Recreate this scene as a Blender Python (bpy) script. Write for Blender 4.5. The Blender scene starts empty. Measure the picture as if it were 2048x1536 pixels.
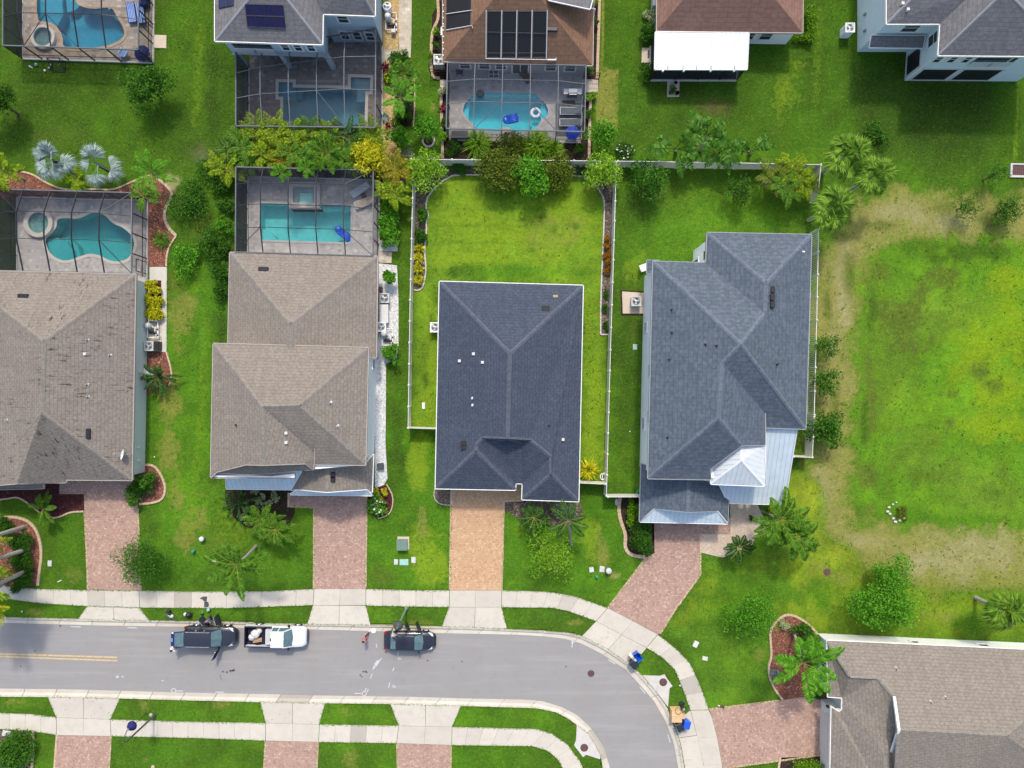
import bpy, bmesh, math, random
import numpy as np
from mathutils import Vector, Matrix, geometry
R = math.radians
random.seed(11)
sc = bpy.context.scene
col = sc.collection

# ---------------------------------------------------------------- camera, world, sun
H = 68.0            # flying height of the drone in metres
F = 1420.0          # focal length in photo pixels
cd = bpy.data.cameras.new('camera')
cd.sensor_width = 36.0
cd.lens = F / 2048 * 36.0
cd.clip_start = 0.5
cd.clip_end = 3000
cam = bpy.data.objects.new('camera', cd)
cam.location = (0, 0, H)
col.objects.link(cam)
sc.camera = cam
SUN_EL, SUN_AZ = R(52), R(3)
world = bpy.data.worlds.new('World')
sc.world = world
world.use_nodes = True
wn = world.node_tree
bgn = [n for n in wn.nodes if n.type == 'BACKGROUND'][0]
sky = wn.nodes.new('ShaderNodeTexSky')
sky.sky_type = 'NISHITA'
sky.sun_disc = False
sky.sun_elevation = SUN_EL
sky.sun_rotation = SUN_AZ
sky.dust_density = 3.0
wn.links.new(sky.outputs[0], bgn.inputs[0])
bgn.inputs[1].default_value = 0.15
sd = bpy.data.lights.new('sun', 'SUN')
sd.energy = 1.6
sd.angle = R(5)
sd.color = (1.0, 0.93, 0.82)
sun = bpy.data.objects.new('sun', sd)
sdir = Vector((-math.sin(SUN_AZ) * math.cos(SUN_EL), -math.cos(SUN_AZ) * math.cos(SUN_EL), -math.sin(SUN_EL)))
sun.rotation_euler = sdir.to_track_quat('-Z', 'Y').to_euler()
sun.location = (0, 60, 90)
col.objects.link(sun)
sc.view_settings.view_transform = 'Standard'
sc.view_settings.look = 'None'
sc.view_settings.gamma = 1
sc.view_settings.exposure = 0.68

def W(px, py, z=0.0):
    """photo pixel of a point known to stand z metres above the lawn -> world point"""
    k = (H - z) / F
    return Vector(((px - 1024) * k, (768 - py) * k, z))
def G(pts, z=0.0):
    return [W(a, b, z) if True else None for a, b in pts]
def PX(v):
    k = F / (H - v[2])
    return (1024 + v[0] * k, 768 - v[1] * k)

# ---------------------------------------------------------------- mesh builder and object helpers
ORG = {}
class MB:
    def __init__(s):
        s.v = []; s.f = []; s.mi = []; s.uv = []
    def poly(s, pts, mi=0, uv=None):
        b = len(s.v)
        s.v.extend([tuple(p) for p in pts])
        s.f.append(tuple(range(b, b + len(pts)))); s.mi.append(mi); s.uv.append(uv)
    def quads(s, arr, mi=0):
        b = len(s.v); n, k = arr.shape[0], arr.shape[1]
        s.v.extend(map(tuple, arr.reshape(-1, 3).tolist()))
        for i in range(n):
            s.f.append(tuple(range(b + i * k, b + i * k + k)))
        s.mi.extend([mi] * n); s.uv.extend([None] * n)
    def mesh(s, vs, fs, mi=0):
        b = len(s.v)
        s.v.extend([tuple(p) for p in vs])
        for f in fs:
            s.f.append(tuple(b + i for i in f)); s.mi.append(mi); s.uv.append(None)
    def obox(s, c, a, b, d, mi=0):
        """box: centre c, half-vectors a, b, d"""
        c, a, b, d = Vector(c), Vector(a), Vector(b), Vector(d)
        vs = [c + a * i + b * j + d * k for k in (-1, 1) for j in (-1, 1) for i in (-1, 1)]
        s.mesh(vs, [(0, 2, 3, 1), (4, 5, 7, 6), (0, 1, 5, 4), (2, 6, 7, 3), (0, 4, 6, 2), (1, 3, 7, 5)], mi)
    def box(s, x0, x1, y0, y1, z0, z1, mi=0):
        s.obox(((x0 + x1) / 2, (y0 + y1) / 2, (z0 + z1) / 2), ((x1 - x0) / 2, 0, 0), (0, (y1 - y0) / 2, 0), (0, 0, (z1 - z0) / 2), mi)
    def rbox(s, x0, x1, y0, y1, z0, z1, r=.04, mi=0, rz=0, c=None):
        """box with chamfered vertical and top edges"""
        def ring(d, z):
            k = r
            return [(x0 + d + k, y0 + d, z), (x1 - d - k, y0 + d, z), (x1 - d, y0 + d + k, z), (x1 - d, y1 - d - k, z),
                    (x1 - d - k, y1 - d, z), (x0 + d + k, y1 - d, z), (x0 + d, y1 - d - k, z), (x0 + d, y0 + d + k, z)]
        rs = [ring(0, z0), ring(0, z1 - r), ring(r * .7, z1)]
        vs = [p for q in rs for p in q]
        fs = [tuple(range(7, -1, -1)), tuple(range(16, 24))]
        for k in range(2):
            for i in range(8):
                j = (i + 1) % 8
                fs.append((k * 8 + i, k * 8 + j, k * 8 + 8 + j, k * 8 + 8 + i))
        if rz or c:
            m = Matrix.Rotation(rz, 3, 'Z'); c = Vector(c or (0, 0, 0))
            vs = [m @ Vector(p) + c for p in vs]
        s.mesh(vs, fs, mi)
    def prism(s, pts, z0, z1, mi=0, caps=True):
        n = len(pts)
        vs = [(p[0], p[1], z0) for p in pts] + [(p[0], p[1], z1) for p in pts]
        fs = [(i, (i + 1) % n, n + (i + 1) % n, n + i) for i in range(n)]
        if caps:
            fs += [tuple(range(n - 1, -1, -1)), tuple(range(n, 2 * n))]
        s.mesh(vs, fs, mi)
    def tube(s, path, r, n=6, mi=0, cap=True):
        path = [Vector(p) for p in path]
        m = len(path)
        rs = r if isinstance(r, (list, tuple)) else [r] * m
        vs = []
        for i, p in enumerate(path):
            d = (path[min(i + 1, m - 1)] - path[max(i - 1, 0)])
            d = d.normalized() if d.length > 1e-6 else Vector((0, 0, 1))
            u = d.cross(Vector((0, 0, 1)))
            if u.length < 1e-3: u = d.cross(Vector((1, 0, 0)))
            u.normalize(); w = u.cross(d)
            for k in range(n):
                a = 2 * math.pi * k / n
                vs.append(p + (u * math.cos(a) + w * math.sin(a)) * rs[i])
        fs = [(i * n + k, i * n + (k + 1) % n, (i + 1) * n + (k + 1) % n, (i + 1) * n + k) for i in range(m - 1) for k in range(n)]
        if cap:
            fs += [tuple(range(n - 1, -1, -1)), tuple(range((m - 1) * n, m * n))]
        s.mesh(vs, fs, mi)
    def bar(s, a, b, w, h, mi=0, up=(0, 0, 1)):
        a, b = Vector(a), Vector(b)
        d = b - a
        if d.length < 1e-5: return
        u = d.cross(Vector(up))
        if u.length < 1e-4: u = d.cross(Vector((1, 0, 0)))
        u.normalize(); t = u.cross(d).normalized()
        s.obox((a + b) / 2, d / 2, u * w / 2, t * h / 2, mi)
    def lathe(s, c, prof, n=14, mi=0, sx=1, sy=1):
        vs = [(c[0] + r * sx * math.cos(2 * math.pi * k / n), c[1] + r * sy * math.sin(2 * math.pi * k / n), c[2] + z) for r, z in prof for k in range(n)]
        m = len(prof)
        fs = [(i * n + k, i * n + (k + 1) % n, (i + 1) * n + (k + 1) % n, (i + 1) * n + k) for i in range(m - 1) for k in range(n)]
        fs += [tuple(range(n - 1, -1, -1)), tuple(range((m - 1) * n, m * n))]
        s.mesh(vs, fs, mi)
    def ell(s, c, r, n=12, m=7, mi=0, jit=0, rnd=None):
        vs = []
        for i in range(m + 1):
            t = math.pi * i / m
            for k in range(n):
                a = 2 * math.pi * k / n
                q = 1 + (rnd.uniform(-jit, jit) if rnd else 0)
                vs.append((c[0] + r[0] * q * math.sin(t) * math.cos(a), c[1] + r[1] * q * math.sin(t) * math.sin(a), c[2] - r[2] * q * math.cos(t)))
        s.mesh(vs, [(i * n + k, i * n + (k + 1) % n, (i + 1) * n + (k + 1) % n, (i + 1) * n + k) for i in range(m) for k in range(n)], mi)
    def torus(s, c, R0, r, n=20, m=8, mi=0):
        vs = []
        for i in range(n):
            a = 2 * math.pi * i / n
            for k in range(m):
                b = 2 * math.pi * k / m
                q = R0 + r * math.cos(b)
                vs.append((c[0] + q * math.cos(a), c[1] + q * math.sin(a), c[2] + r * math.sin(b)))
        s.mesh(vs, [(i * m + k, ((i + 1) % n) * m + k, ((i + 1) % n) * m + (k + 1) % m, i * m + (k + 1) % m) for i in range(n) for k in range(m)], mi)
    def strip(s, pts, w, z0, z1, mi=0, closed=False):
        """raised band of width w along a ground polyline"""
        L, Rr = offset_line(pts, w / 2, closed), offset_line(pts, -w / 2, closed)
        n = len(pts)
        vs = []
        for a, b in zip(L, Rr):
            vs += [(a[0], a[1], z0), (a[0], a[1], z1), (b[0], b[1], z1), (b[0], b[1], z0)]
        fs = []
        for i in range(n if closed else n - 1):
            p, q = i * 4, ((i + 1) % n) * 4
            for k in range(3):
                fs.append((p + k, q + k, q + k + 1, p + k + 1))
        if not closed:
            fs += [(0, 1, 2, 3), ((n - 1) * 4 + 3, (n - 1) * 4 + 2, (n - 1) * 4 + 1, (n - 1) * 4)]
        s.mesh(vs, fs, mi)
    def build(s, name, mats, parent=None, smooth=False):
        me = bpy.data.meshes.new(name)
        o = bpy.data.objects.new(name, me)
        org = Vector((0, 0, 0))
        if parent is not None:
            org = ORG.get(parent.name, Vector((0, 0, 0)))
        vs = [(p[0] - org[0], p[1] - org[1], p[2] - org[2]) for p in s.v] if org.length else s.v
        me.from_pydata(vs, [], s.f)
        if not isinstance(mats, (list, tuple)): mats = [mats]
        for m in mats: me.materials.append(m)
        if len(mats) > 1: me.polygons.foreach_set('material_index', s.mi)
        if any(u is not None for u in s.uv):
            ul = me.uv_layers.new(name='UVMap')
            flat = []
            for u, f in zip(s.uv, s.f):
                flat += [c for q in (u or [(0, 0)] * len(f)) for c in q]
            ul.data.foreach_set('uv', flat)
        if smooth: me.polygons.foreach_set('use_smooth', [True] * len(me.polygons))
        me.update()
        col.objects.link(o)
        if parent is not None:
            o.parent = parent
        ORG[o.name] = org
        return o

def offset_line(pts, d, closed=False):
    n = len(pts); out = []
    P = [Vector((p[0], p[1])) for p in pts]
    for i in range(n):
        if closed: a, b, c = P[i - 1], P[i], P[(i + 1) % n]
        else: a, b, c = P[max(i - 1, 0)], P[i], P[min(i + 1, n - 1)]
        t1 = (b - a).normalized() if (b - a).length > 1e-6 else None
        t2 = (c - b).normalized() if (c - b).length > 1e-6 else None
        t1 = t1 or t2; t2 = t2 or t1
        n1, n2 = Vector((-t1.y, t1.x)), Vector((-t2.y, t2.x))
        m = n1 + n2
        if m.length < 1e-4: m = n1.copy()
        m.normalize()
        k = d / max(.35, m.dot(n1))
        out.append(b + m * k)
    return out
def smooth_line(pts, it=2, closed=False):
    for _ in range(it):
        q = []
        n = len(pts)
        rng = range(n) if closed else range(n - 1)
        if not closed: q.append(pts[0])
        for i in rng:
            a, b = pts[i], pts[(i + 1) % n]
            q.append((a[0] * .75 + b[0] * .25, a[1] * .75 + b[1] * .25))
            q.append((a[0] * .25 + b[0] * .75, a[1] * .25 + b[1] * .75))
        if not closed: q.append(pts[-1])
        pts = q
    return pts
def resample(pts, n):
    P = np.array([(p[0], p[1]) for p in pts], float)
    d = np.concatenate([[0], np.cumsum(np.hypot(*np.diff(P, axis=0).T))])
    t = np.linspace(0, d[-1], n)
    return np.stack([np.interp(t, d, P[:, 0]), np.interp(t, d, P[:, 1])], 1), d[-1]

def tag(o, label=None, cat=None, group=None, kind=None):
    if label: o['label'] = label
    if cat: o['category'] = cat
    if group: o['group'] = group
    if kind: o['kind'] = kind
    return o
def thing(name, label, cat, loc=(0, 0, 0), group=None):
    o = bpy.data.objects.new(name, None)
    o.empty_display_size = .3
    o.location = loc
    col.objects.link(o)
    ORG[o.name] = Vector(loc)
    return tag(o, label, cat, group)
def dup(root, loc, rz=0, label=None, group=None, sc_=None):
    r = root.copy(); col.objects.link(r)
    r.location = loc; r.rotation_euler = (0, 0, rz)
    if sc_: r.scale = (sc_, sc_, sc_)
    if label: r['label'] = label
    if group: r['group'] = group
    for ch in list(root.children):
        c = ch.copy(); col.objects.link(c); c.parent = r
        for g in list(ch.children):
            d = g.copy(); col.objects.link(d); d.parent = c
    return r

# ---------------------------------------------------------------- materials
class MT:
    def __init__(s, name, rough=.85, spec=.25):
        s.m = bpy.data.materials.new(name); s.m.use_nodes = True
        s.t = s.m.node_tree; s.t.nodes.clear()
        s.out = s.t.nodes.new('ShaderNodeOutputMaterial')
        s.p = s.t.nodes.new('ShaderNodeBsdfPrincipled')
        s.p.inputs['Roughness'].default_value = rough
        s.p.inputs['Specular IOR Level'].default_value = spec
        s.t.links.new(s.p.outputs[0], s.out.inputs[0])
    def n(s, typ, ins=None, **props):
        nd = s.t.nodes.new('ShaderNode' + typ)
        for k, v in props.items(): setattr(nd, k, v)
        for k, v in (ins or {}).items(): s.set(nd.inputs[k], v)
        return nd
    def set(s, sock, v):
        if isinstance(v, bpy.types.NodeSocket): s.t.links.new(v, sock)
        else:
            if hasattr(sock, 'default_value') and not isinstance(v, (int, float)) and len(v) == 3 and sock.type == 'RGBA': v = (*v, 1)
            sock.default_value = v
    def pos(s):
        return s.n('NewGeometry').outputs['Position']
    def uvc(s):
        return s.n('UVMap').outputs[0]
    def noise(s, scale, detail=3, rough=.55, vec=None, out=0):
        return s.n('TexNoise', {'Vector': vec if vec is not None else s.pos(), 'Scale': scale, 'Detail': detail, 'Roughness': rough}).outputs[out]
    def scl(s, vec, sx, sy, sz=1):
        return s.n('Mapping', {'Vector': vec, 'Scale': (sx, sy, sz)}).outputs[0]
    def ramp(s, fac, stops, interp='LINEAR'):
        nd = s.n('ValToRGB', {'Fac': fac})
        cr = nd.color_ramp; cr.interpolation = interp
        while len(cr.elements) < len(stops): cr.elements.new(.5)
        for e, (p, c) in zip(cr.elements, stops):
            e.position = p; e.color = (*c, 1) if not isinstance(c, (int, float)) else (c, c, c, 1)
        return nd.outputs[0]
    def mix(s, f, a, b, mode='MIX'):
        nd = s.n('Mix', data_type='RGBA', blend_type=mode)
        s.set(nd.inputs[0], f); s.set(nd.inputs[6], a); s.set(nd.inputs[7], b)
        return nd.outputs[2]
    def math(s, op, a, b=0.0, clamp=False):
        nd = s.n('Math', operation=op, use_clamp=clamp)
        s.set(nd.inputs[0], a); s.set(nd.inputs[1], b)
        return nd.outputs[0]
    def isl(s):
        return s.n('NewGeometry').outputs['Random Per Island']
    def base(s, c): s.set(s.p.inputs['Base Color'], c); return s
    def bump(s, h, dist=.02, strength=1.0):
        b = s.n('Bump', {'Height': h, 'Distance': dist, 'Strength': strength})
        s.t.links.new(b.outputs[0], s.p.inputs['Normal']); return s

def plain(name, c, rough=.6, spec=.3, var=.12, scale=3.0, metal=0):
    m = MT(name, rough, spec)
    nz = m.noise(scale, 5, .6)
    d = tuple(x * (1 - var) for x in c); l = tuple(min(1, x * (1 + var)) for x in c)
    m.base(m.ramp(nz, [(.3, d), (.7, l)]))
    m.p.inputs['Metallic'].default_value = metal
    return m.m
def stucco(name, c, dirt=.12):
    m = MT(name, .9, .15)
    a = m.noise(1.2, 6, .65); b = m.noise(40, 2)
    st = m.noise(1.0, 4, .6, m.scl(m.pos(), 2.5, 2.5, .25))
    cc = m.ramp(a, [(.25, tuple(x * .92 for x in c)), (.75, c)])
    cc = m.mix(m.ramp(st, [(.55, 0), (.8, dirt)]), cc, tuple(x * .6 for x in c))
    m.base(cc).bump(b, .01, .4)
    return m.m
def shingle(name, c1, c2, c3, tone=.5, streak=0, bw=.22, bh=.15):
    m = MT(name, .95, .03)
    uv = m.uvc()
    br = m.n('TexBrick', {'Vector': uv, 'Scale': 1.0, 'Color1': (0, 0, 0, 1), 'Color2': (1, 1, 1, 1), 'Mortar': (.5, .5, .5, 1), 'Mortar Size': .0, 'Brick Width': bw, 'Row Height': bh, 'Bias': 0.0}, offset=.5, squash=1)
    tab = m.ramp(br.outputs[0], [(0, c1), (tone, c2), (1, c3)])
    big = m.noise(.55, 5, .6, uv)
    patch = m.noise(3.2, 5, .7, uv)
    cc = m.mix(m.ramp(patch, [(.3, .35), (.7, .75)]), tab, c2)
    cc = m.mix(m.ramp(big, [(.3, .0), (.75, .35)]), cc, tuple(x * .78 for x in c2))
    gr = m.noise(22, 3, .7)
    cc = m.mix(m.ramp(gr, [(.3, .18), (.6, 0)]), cc, tuple(x * .55 for x in c1))
    rs = m.noise(1.0, 5, .7, m.scl(uv, 2.2, .16))
    cc = m.mix(m.ramp(rs, [(.48, 0), (.72, .4)]), cc, tuple(x * .62 for x in c2))
    # dark joint lines between rows and tabs, drawn into colour and bump
    br2 = m.n('TexBrick', {'Vector': uv, 'Scale': 1.0, 'Color1': (1, 1, 1, 1), 'Color2': (1, 1, 1, 1), 'Mortar': (0, 0, 0, 1), 'Mortar Size': .014, 'Mortar Smooth': .3, 'Brick Width': bw * 2.1, 'Row Height': bh * 2, 'Bias': 0.0})
    cc = m.mix(m.math('MULTIPLY', m.math('SUBTRACT', 1.0, br2.outputs[0]), .5), cc, tuple(x * .35 for x in c1))
    if streak:
        sn = m.noise(1.0, 6, .75, m.scl(uv, 4.2, .8))
        zone = m.noise(.25, 3, .6, uv)
        k = m.math('MULTIPLY', m.ramp(sn, [(.55, 0), (.64, 1)]), m.ramp(zone, [(.42, 0), (.56, streak)]))
        cc = m.mix(k, cc, tuple(x * .16 for x in c1))
    m.base(cc).bump(br2.outputs[0], .012, .6)
    return m.m
def metalroof(name, c):
    m = MT(name, .38, .5)
    uv = m.uvc()
    sx = m.n('SeparateXYZ', {'Vector': uv}).outputs[0]
    fr = m.math('FRACT', m.math('MULTIPLY', sx, 1 / .42))
    seam = m.ramp(fr, [(.0, 1), (.06, 1), (.09, 0), (1, 0)], 'LINEAR')
    nz = m.noise(1.3, 5, .65)
    cc = m.ramp(nz, [(.3, tuple(x * .86 for x in c)), (.7, c)])
    cc = m.mix(m.math('MULTIPLY', seam, .5), cc, tuple(x * .55 for x in c))
    m.base(cc).bump(seam, .03, .8)
    return m.m
def pavers(name, c1, c2, c3, bw=.24, bh=.12, mort=.5, dirt=None, rot=0, grime=.35):
    m = MT(name, .92, .15)
    p = m.n('Mapping', {'Vector': m.pos(), 'Rotation': (0, 0, rot)}).outputs[0]
    # uneven edges: bend the joints a little
    w = m.n('TexNoise', {'Vector': p, 'Scale': 6.0, 'Detail': 2}).outputs[1]
    p = m.mix(.012, p, w, 'ADD')
    br = m.n('TexBrick', {'Vector': p, 'Scale': 1.0, 'Color1': (0, 0, 0, 1), 'Color2': (1, 1, 1, 1), 'Mortar': (.5, .5, .5, 1), 'Mortar Size': .0, 'Brick Width': bw, 'Row Height': bh})
    mo = m.n('TexBrick', {'Vector': p, 'Scale': 1.0, 'Color1': (1, 1, 1, 1), 'Color2': (1, 1, 1, 1), 'Mortar': (0, 0, 0, 1), 'Mortar Size': .008, 'Brick Width': bw, 'Row Height': bh})
    cc = m.ramp(br.outputs[0], [(0, c1), (.25, c2), (.8, c2), (1, c3)])
    cc = m.mix(m.ramp(m.noise(.8, 6, .65), [(.32, 0), (.72, grime)]), cc, dirt or tuple(x * .55 for x in c1))
    cc = m.mix(m.ramp(m.noise(5, 4, .75), [(.48, 0), (.8, .6)]), cc, c3)
    cc = m.mix(m.math('MULTIPLY', m.math('SUBTRACT', 1.0, mo.outputs[0]), mort), cc, tuple(x * .45 for x in c1))
    m.base(cc).bump(mo.outputs[0], .008, .5)
    return m.m
def concrete(name, c, stain=.5):
    m = MT(name, .9, .2)
    i = m.isl()
    c1 = m.ramp(i, [(0, tuple(x * .66 for x in c)), (.05, tuple(x * .7 for x in c)), (.09, tuple(x * .88 for x in c)), (.5, tuple(x * .96 for x in c)), (1, c)])
    a = m.noise(.9, 7, .7); b = m.noise(14, 4, .65)
    cc = m.mix(m.ramp(a, [(.45, 0), (.8, stain)]), c1, tuple(x * .55 for x in (c[0], c[1] * .98, c[2] * .92)))
    cc = m.mix(m.ramp(b, [(.35, .25), (.65, 0)]), cc, tuple(x * .72 for x in c))
    m.base(cc).bump(b, .004, .3)
    return m.m
def mulch(name, c1, c2, c3, scale=22):
    m = MT(name, .95, .1)
    v = m.n('TexVoronoi', {'Vector': m.pos(), 'Scale': scale, 'Randomness': 1.0})
    cr = m.n('SeparateColor', {'Color': v.outputs['Color']}).outputs[0]
    cc = m.ramp(cr, [(0, c1), (.5, c2), (.85, c2), (1, c3)])
    cc = m.mix(m.ramp(m.noise(2.2, 5, .65), [(.35, 0), (.7, .55)]), cc, c1)
    m.base(cc).bump(v.outputs['Distance'], .03, .9)
    return m.m
def leaf(name, dk, md, lt, tr=.25, rough=.55):
    m = MT(name, rough, .06)
    i = m.isl()
    big = m.noise(1.6, 4, .6)
    f = m.math('ADD', m.math('MULTIPLY', i, .6), m.math('MULTIPLY', big, .45))
    cc = m.ramp(f, [(.12, dk), (.5, md), (.9, lt)])
    m.base(cc)
    t = m.n('BsdfTranslucent', {'Color': cc})
    mx = m.n('MixShader', {0: tr})
    m.t.links.new(m.p.outputs[0], mx.inputs[1]); m.t.links.new(t.outputs[0], mx.inputs[2])
    m.t.links.new(mx.outputs[0], m.out.inputs[0])
    return m.m
def clearmix(name, fac, c, rough=.5, tint=(1, 1, 1)):
    """woven screen or clear sheet: part open, part solid"""
    m = MT(name, rough, .3)
    m.base(c)
    t = m.n('BsdfTransparent', {'Color': (*tint, 1)})
    mx = m.n('MixShader', {0: fac})
    m.t.links.new(t.outputs[0], mx.inputs[1]); m.t.links.new(m.p.outputs[0], mx.inputs[2])
    m.t.links.new(mx.outputs[0], m.out.inputs[0])
    return m.m
def watermat(name, tint):
    m = MT(name, .04, .5)
    t = m.n('BsdfTransparent', {'Color': (*tint, 1)})
    g = m.n('BsdfGlossy', {'Color': (1, 1, 1, 1), 'Roughness': .06})
    fr = m.n('Fresnel', {'IOR': 1.33})
    b = m.n('Bump', {'Height': m.noise(3.5, 3), 'Distance': .03, 'Strength': .5})
    m.t.links.new(b.outputs[0], g.inputs['Normal']); m.t.links.new(b.outputs[0], fr.inputs['Normal'])
    mx = m.n('MixShader', {0: fr.outputs[0]})
    m.t.links.new(t.outputs[0], mx.inputs[1]); m.t.links.new(g.outputs[0], mx.inputs[2])
    m.t.links.new(mx.outputs[0], m.out.inputs[0])
    return m.m

M = {}
M['vinyl'] = plain('white vinyl', (.70, .68, .62), .45, .4, .05)
M['white'] = plain('white paint', (.8, .8, .8), .5, .4, .04)
M['trim'] = plain('trim paint', (.62, .6, .56), .55, .3, .05)
M['drip'] = plain('taupe drip edge', (.4, .35, .3), .6, .3, .08)
M['black'] = plain('black plastic', (.02, .02, .024), .45, .4, .2)
M['rubber'] = plain('rubber', (.015, .015, .016), .85, .2, .2)
M['steel'] = plain('galvanised steel', (.5, .52, .54), .4, .5, .1, metal=.5)
M['chrome'] = plain('bright metal', (.75, .76, .78), .2, .5, .05, metal=.9)
M['grey'] = plain('grey paint', (.28, .29, .3), .5, .4, .1)
M['dkgrey'] = plain('dark grey paint', (.07, .075, .08), .5, .4, .15)
M['acgrey'] = plain('condenser casing', (.52, .53, .5), .5, .4, .08)
M['bronze'] = plain('bronze aluminium', (.022, .022, .026), .45, .4, .15)
M['alu'] = plain('grey aluminium', (.13, .145, .16), .6, .3, .12)
M['screen'] = clearmix('insect screen', .19, (.03, .033, .042), .8)
M['screenw'] = clearmix('insect screen wall', .6, (.018, .02, .026), .8)
M['screenn'] = clearmix('darkened insect screen', .84, (.016, .017, .028), .8)  # darkness seen through doubled screens is put into this denser mesh
M['screeno'] = clearmix('open insect screen', .42, (.018, .02, .026), .8)
M['glass'] = plain('window glass', (.035, .05, .06), .06, .5, .3)
M['carglass'] = plain('tinted car glass', (.10, .17, .18), .06, .6, .25)
M['wood'] = plain('cut wood', (.45, .3, .17), .8, .2, .25, 8)
M['bark'] = plain('bark', (.16, .125, .095), .9, .1, .35, 9)
M['palmbark'] = plain('pale palm trunk', (.36, .33, .29), .9, .1, .3, 7)
M['card'] = plain('cardboard', (.62, .42, .22), .85, .15, .1)
M['skin1'] = plain('tan skin', (.5, .28, .19), .6, .3, .08)
M['skin2'] = plain('brown skin', (.3, .16, .1), .6, .3, .08)
M['hair'] = plain('black hair', (.012, .01, .01), .5, .4, .2)
M['soil'] = mulch('dark soil', (.02, .014, .01), (.05, .035, .024), (.13, .1, .075), 16)
M['mulch_red'] = mulch('red bark mulch', (.1, .038, .025), (.25, .105, .07), (.5, .3, .22), 11)
M['mulch_dark'] = mulch('dark red mulch', (.04, .012, .012), (.085, .03, .03), (.18, .08, .07), 11)
M['mulch_brown'] = mulch('brown bark mulch', (.06, .045, .035), (.17, .13, .1), (.4, .33, .28), 9)
M['gravel_white'] = mulch('white gravel', (.4, .4, .4), (.72, .71, .69), (.88, .88, .86), 10)
M['gravel_gold'] = mulch('golden gravel', (.3, .2, .08), (.56, .4, .18), (.72, .58, .36), 10)
M['sand'] = mulch('pale sand', (.45, .35, .26), (.62, .5, .38), (.74, .64, .52), 14)
M['edge'] = concrete('tan edging concrete', (.58, .44, .29), .3)
M['edgew'] = concrete('pale edging stone', (.6, .57, .5), .4)
M['conc'] = concrete('pavement concrete', (.6, .555, .465), .45)
M['conc2'] = concrete('drain concrete', (.6, .57, .52), .55)
M['pad'] = concrete('concrete pad', (.62, .52, .41), .4)
M['pav_pink'] = pavers('pink brick pavers', (.33, .2, .155), (.44, .29, .225), (.6, .44, .355), .16, .16)
M['pav_tan'] = pavers('tan brick pavers', (.46, .27, .14), (.57, .365, .21), (.68, .47, .3), .16, .16, grime=.25)
M['pav_grey'] = pavers('grey deck pavers', (.35, .325, .3), (.48, .455, .425), (.6, .575, .54), .3, .3, .3)
M['pav_beige'] = pavers('beige deck pavers', (.25, .21, .17), (.4, .34, .27), (.56, .5, .42), .4, .3, .35)
M['pav_dark'] = pavers('charcoal deck pavers', (.16, .135, .115), (.235, .2, .175), (.38, .34, .3), .4, .28, .3)
M['pav_path'] = pavers('cream path pavers', (.42, .36, .27), (.56, .49, .38), (.68, .62, .51), .5, .35, .4)
M['cover'] = plain('steel cover', (.11, .06, .055), .7, .4, .25, 12)
# ---------------------------------------------------------------- the lawn: one sheet to the horizon, sunk under road and pools
ROAD_N = [(-400,1243),(-100,1245),(0,1246),(200,1251.6),(400,1254.5),(620,1259.5),(768,1263.4),(870,1266.6),(940,1268),(1030,1270),(1085,1273),(1130,1278),(1161.5,1287),(1203.5,1308),(1251.8,1340),(1277,1367),(1308.5,1403),(1331.5,1443),(1348,1487),(1357,1536),(1364,1640),(1366,1900)]
KERB_N = [(-400,1231),(-100,1233),(0,1234),(200,1239),(400,1243),(496,1245.5),(620,1248),(742,1250),(839,1252),(940,1254),(1010,1258),(1085,1262),(1130,1265),(1163.6,1271.6),(1214,1297),(1254,1325),(1284,1350),(1310.6,1382),(1334.7,1415),(1342,1438.5),(1352.5,1461.6),(1361,1489),(1369,1536),(1377,1640),(1379,1900)]
ROAD_S = [(-400,1374),(0,1378),(137,1379.5),(273,1383.5),(400,1387),(523,1389),(620,1391.6),(823,1394.7),(937,1398),(1046,1400),(1084,1403),(1122.5,1414.6),(1153,1430),(1182.5,1457),(1207.7,1495),(1220,1536),(1230,1640),(1232,1900)]
KERB_S = [(-400,1389),(0,1393),(117,1394),(254,1397),(400,1401),(520,1404),(620,1405.6),(792,1408),(940,1412),(1008,1414),(1072,1416),(1110,1423.5),(1135,1436),(1153,1449),(1175,1466),(1189,1487),(1201,1510),(1205.6,1536),(1216,1640),(1218,1900)]
road_poly = ROAD_N + ROAD_S[::-1]
def mid(a, b, n=60):
    A, _ = resample(a, n); B, _ = resample(b, n)
    return [tuple(p) for p in A * .12 + B * .88]
road_cut = mid(ROAD_N, KERB_N) + mid(ROAD_S, KERB_S)[::-1]

POOL_A = [(71,-40),(154,-40),(154,0),(160,10),(186,16.6),(211,13),(224,14),(231,20),(239,36.5),(248,50),(253,64),(251,76),(236,88),(207,98),(149,101),(124,97),(124,73),(108,50),(86,46),(72,44)]
POOL_B = [(555,162),(589,162.5),(589,172.7),(699,175),(699,152),(744,153.6),(743,186.6),(734,186.6),(732,266),(563.5,266),(564,197),(554.6,197)]
POOL_C = [(951,183),(1072.5,185.5),(1081,197),(1092.5,204.6),(1099,219.6),(1097.5,233),(1084,243),(1073,262),(1040,268),(980,266),(950,260),(941,248),(931.5,238),(923,223),(926.5,208),(940,193)]
POOL_G = [(112,436),(132,433),(157.5,436),(178,425),(198,421),(216,431),(226,444),(251,454),(269,472),(273.7,492),(264,515),(249,525),(223.5,526.5),(203,515),(183,509.5),(162.5,515),(142,524),(122,524),(101.6,512.5),(90,492),(88,476),(112,456)]
POOL_H = [(519.5,404.7),(579,406),(579,417),(642,417),(642,408),(703.7,409.5),(703.5,487.5),(520,482)]
DECK_A = [(46,-90),(311,-90),(308.5,126.5),(47,119)]
DECK_B = [(499,20),(766,20),(764,282),(499,280)]
DECK_C = [(898,110),(1166,110),(1163,286),(898,282)]
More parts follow.
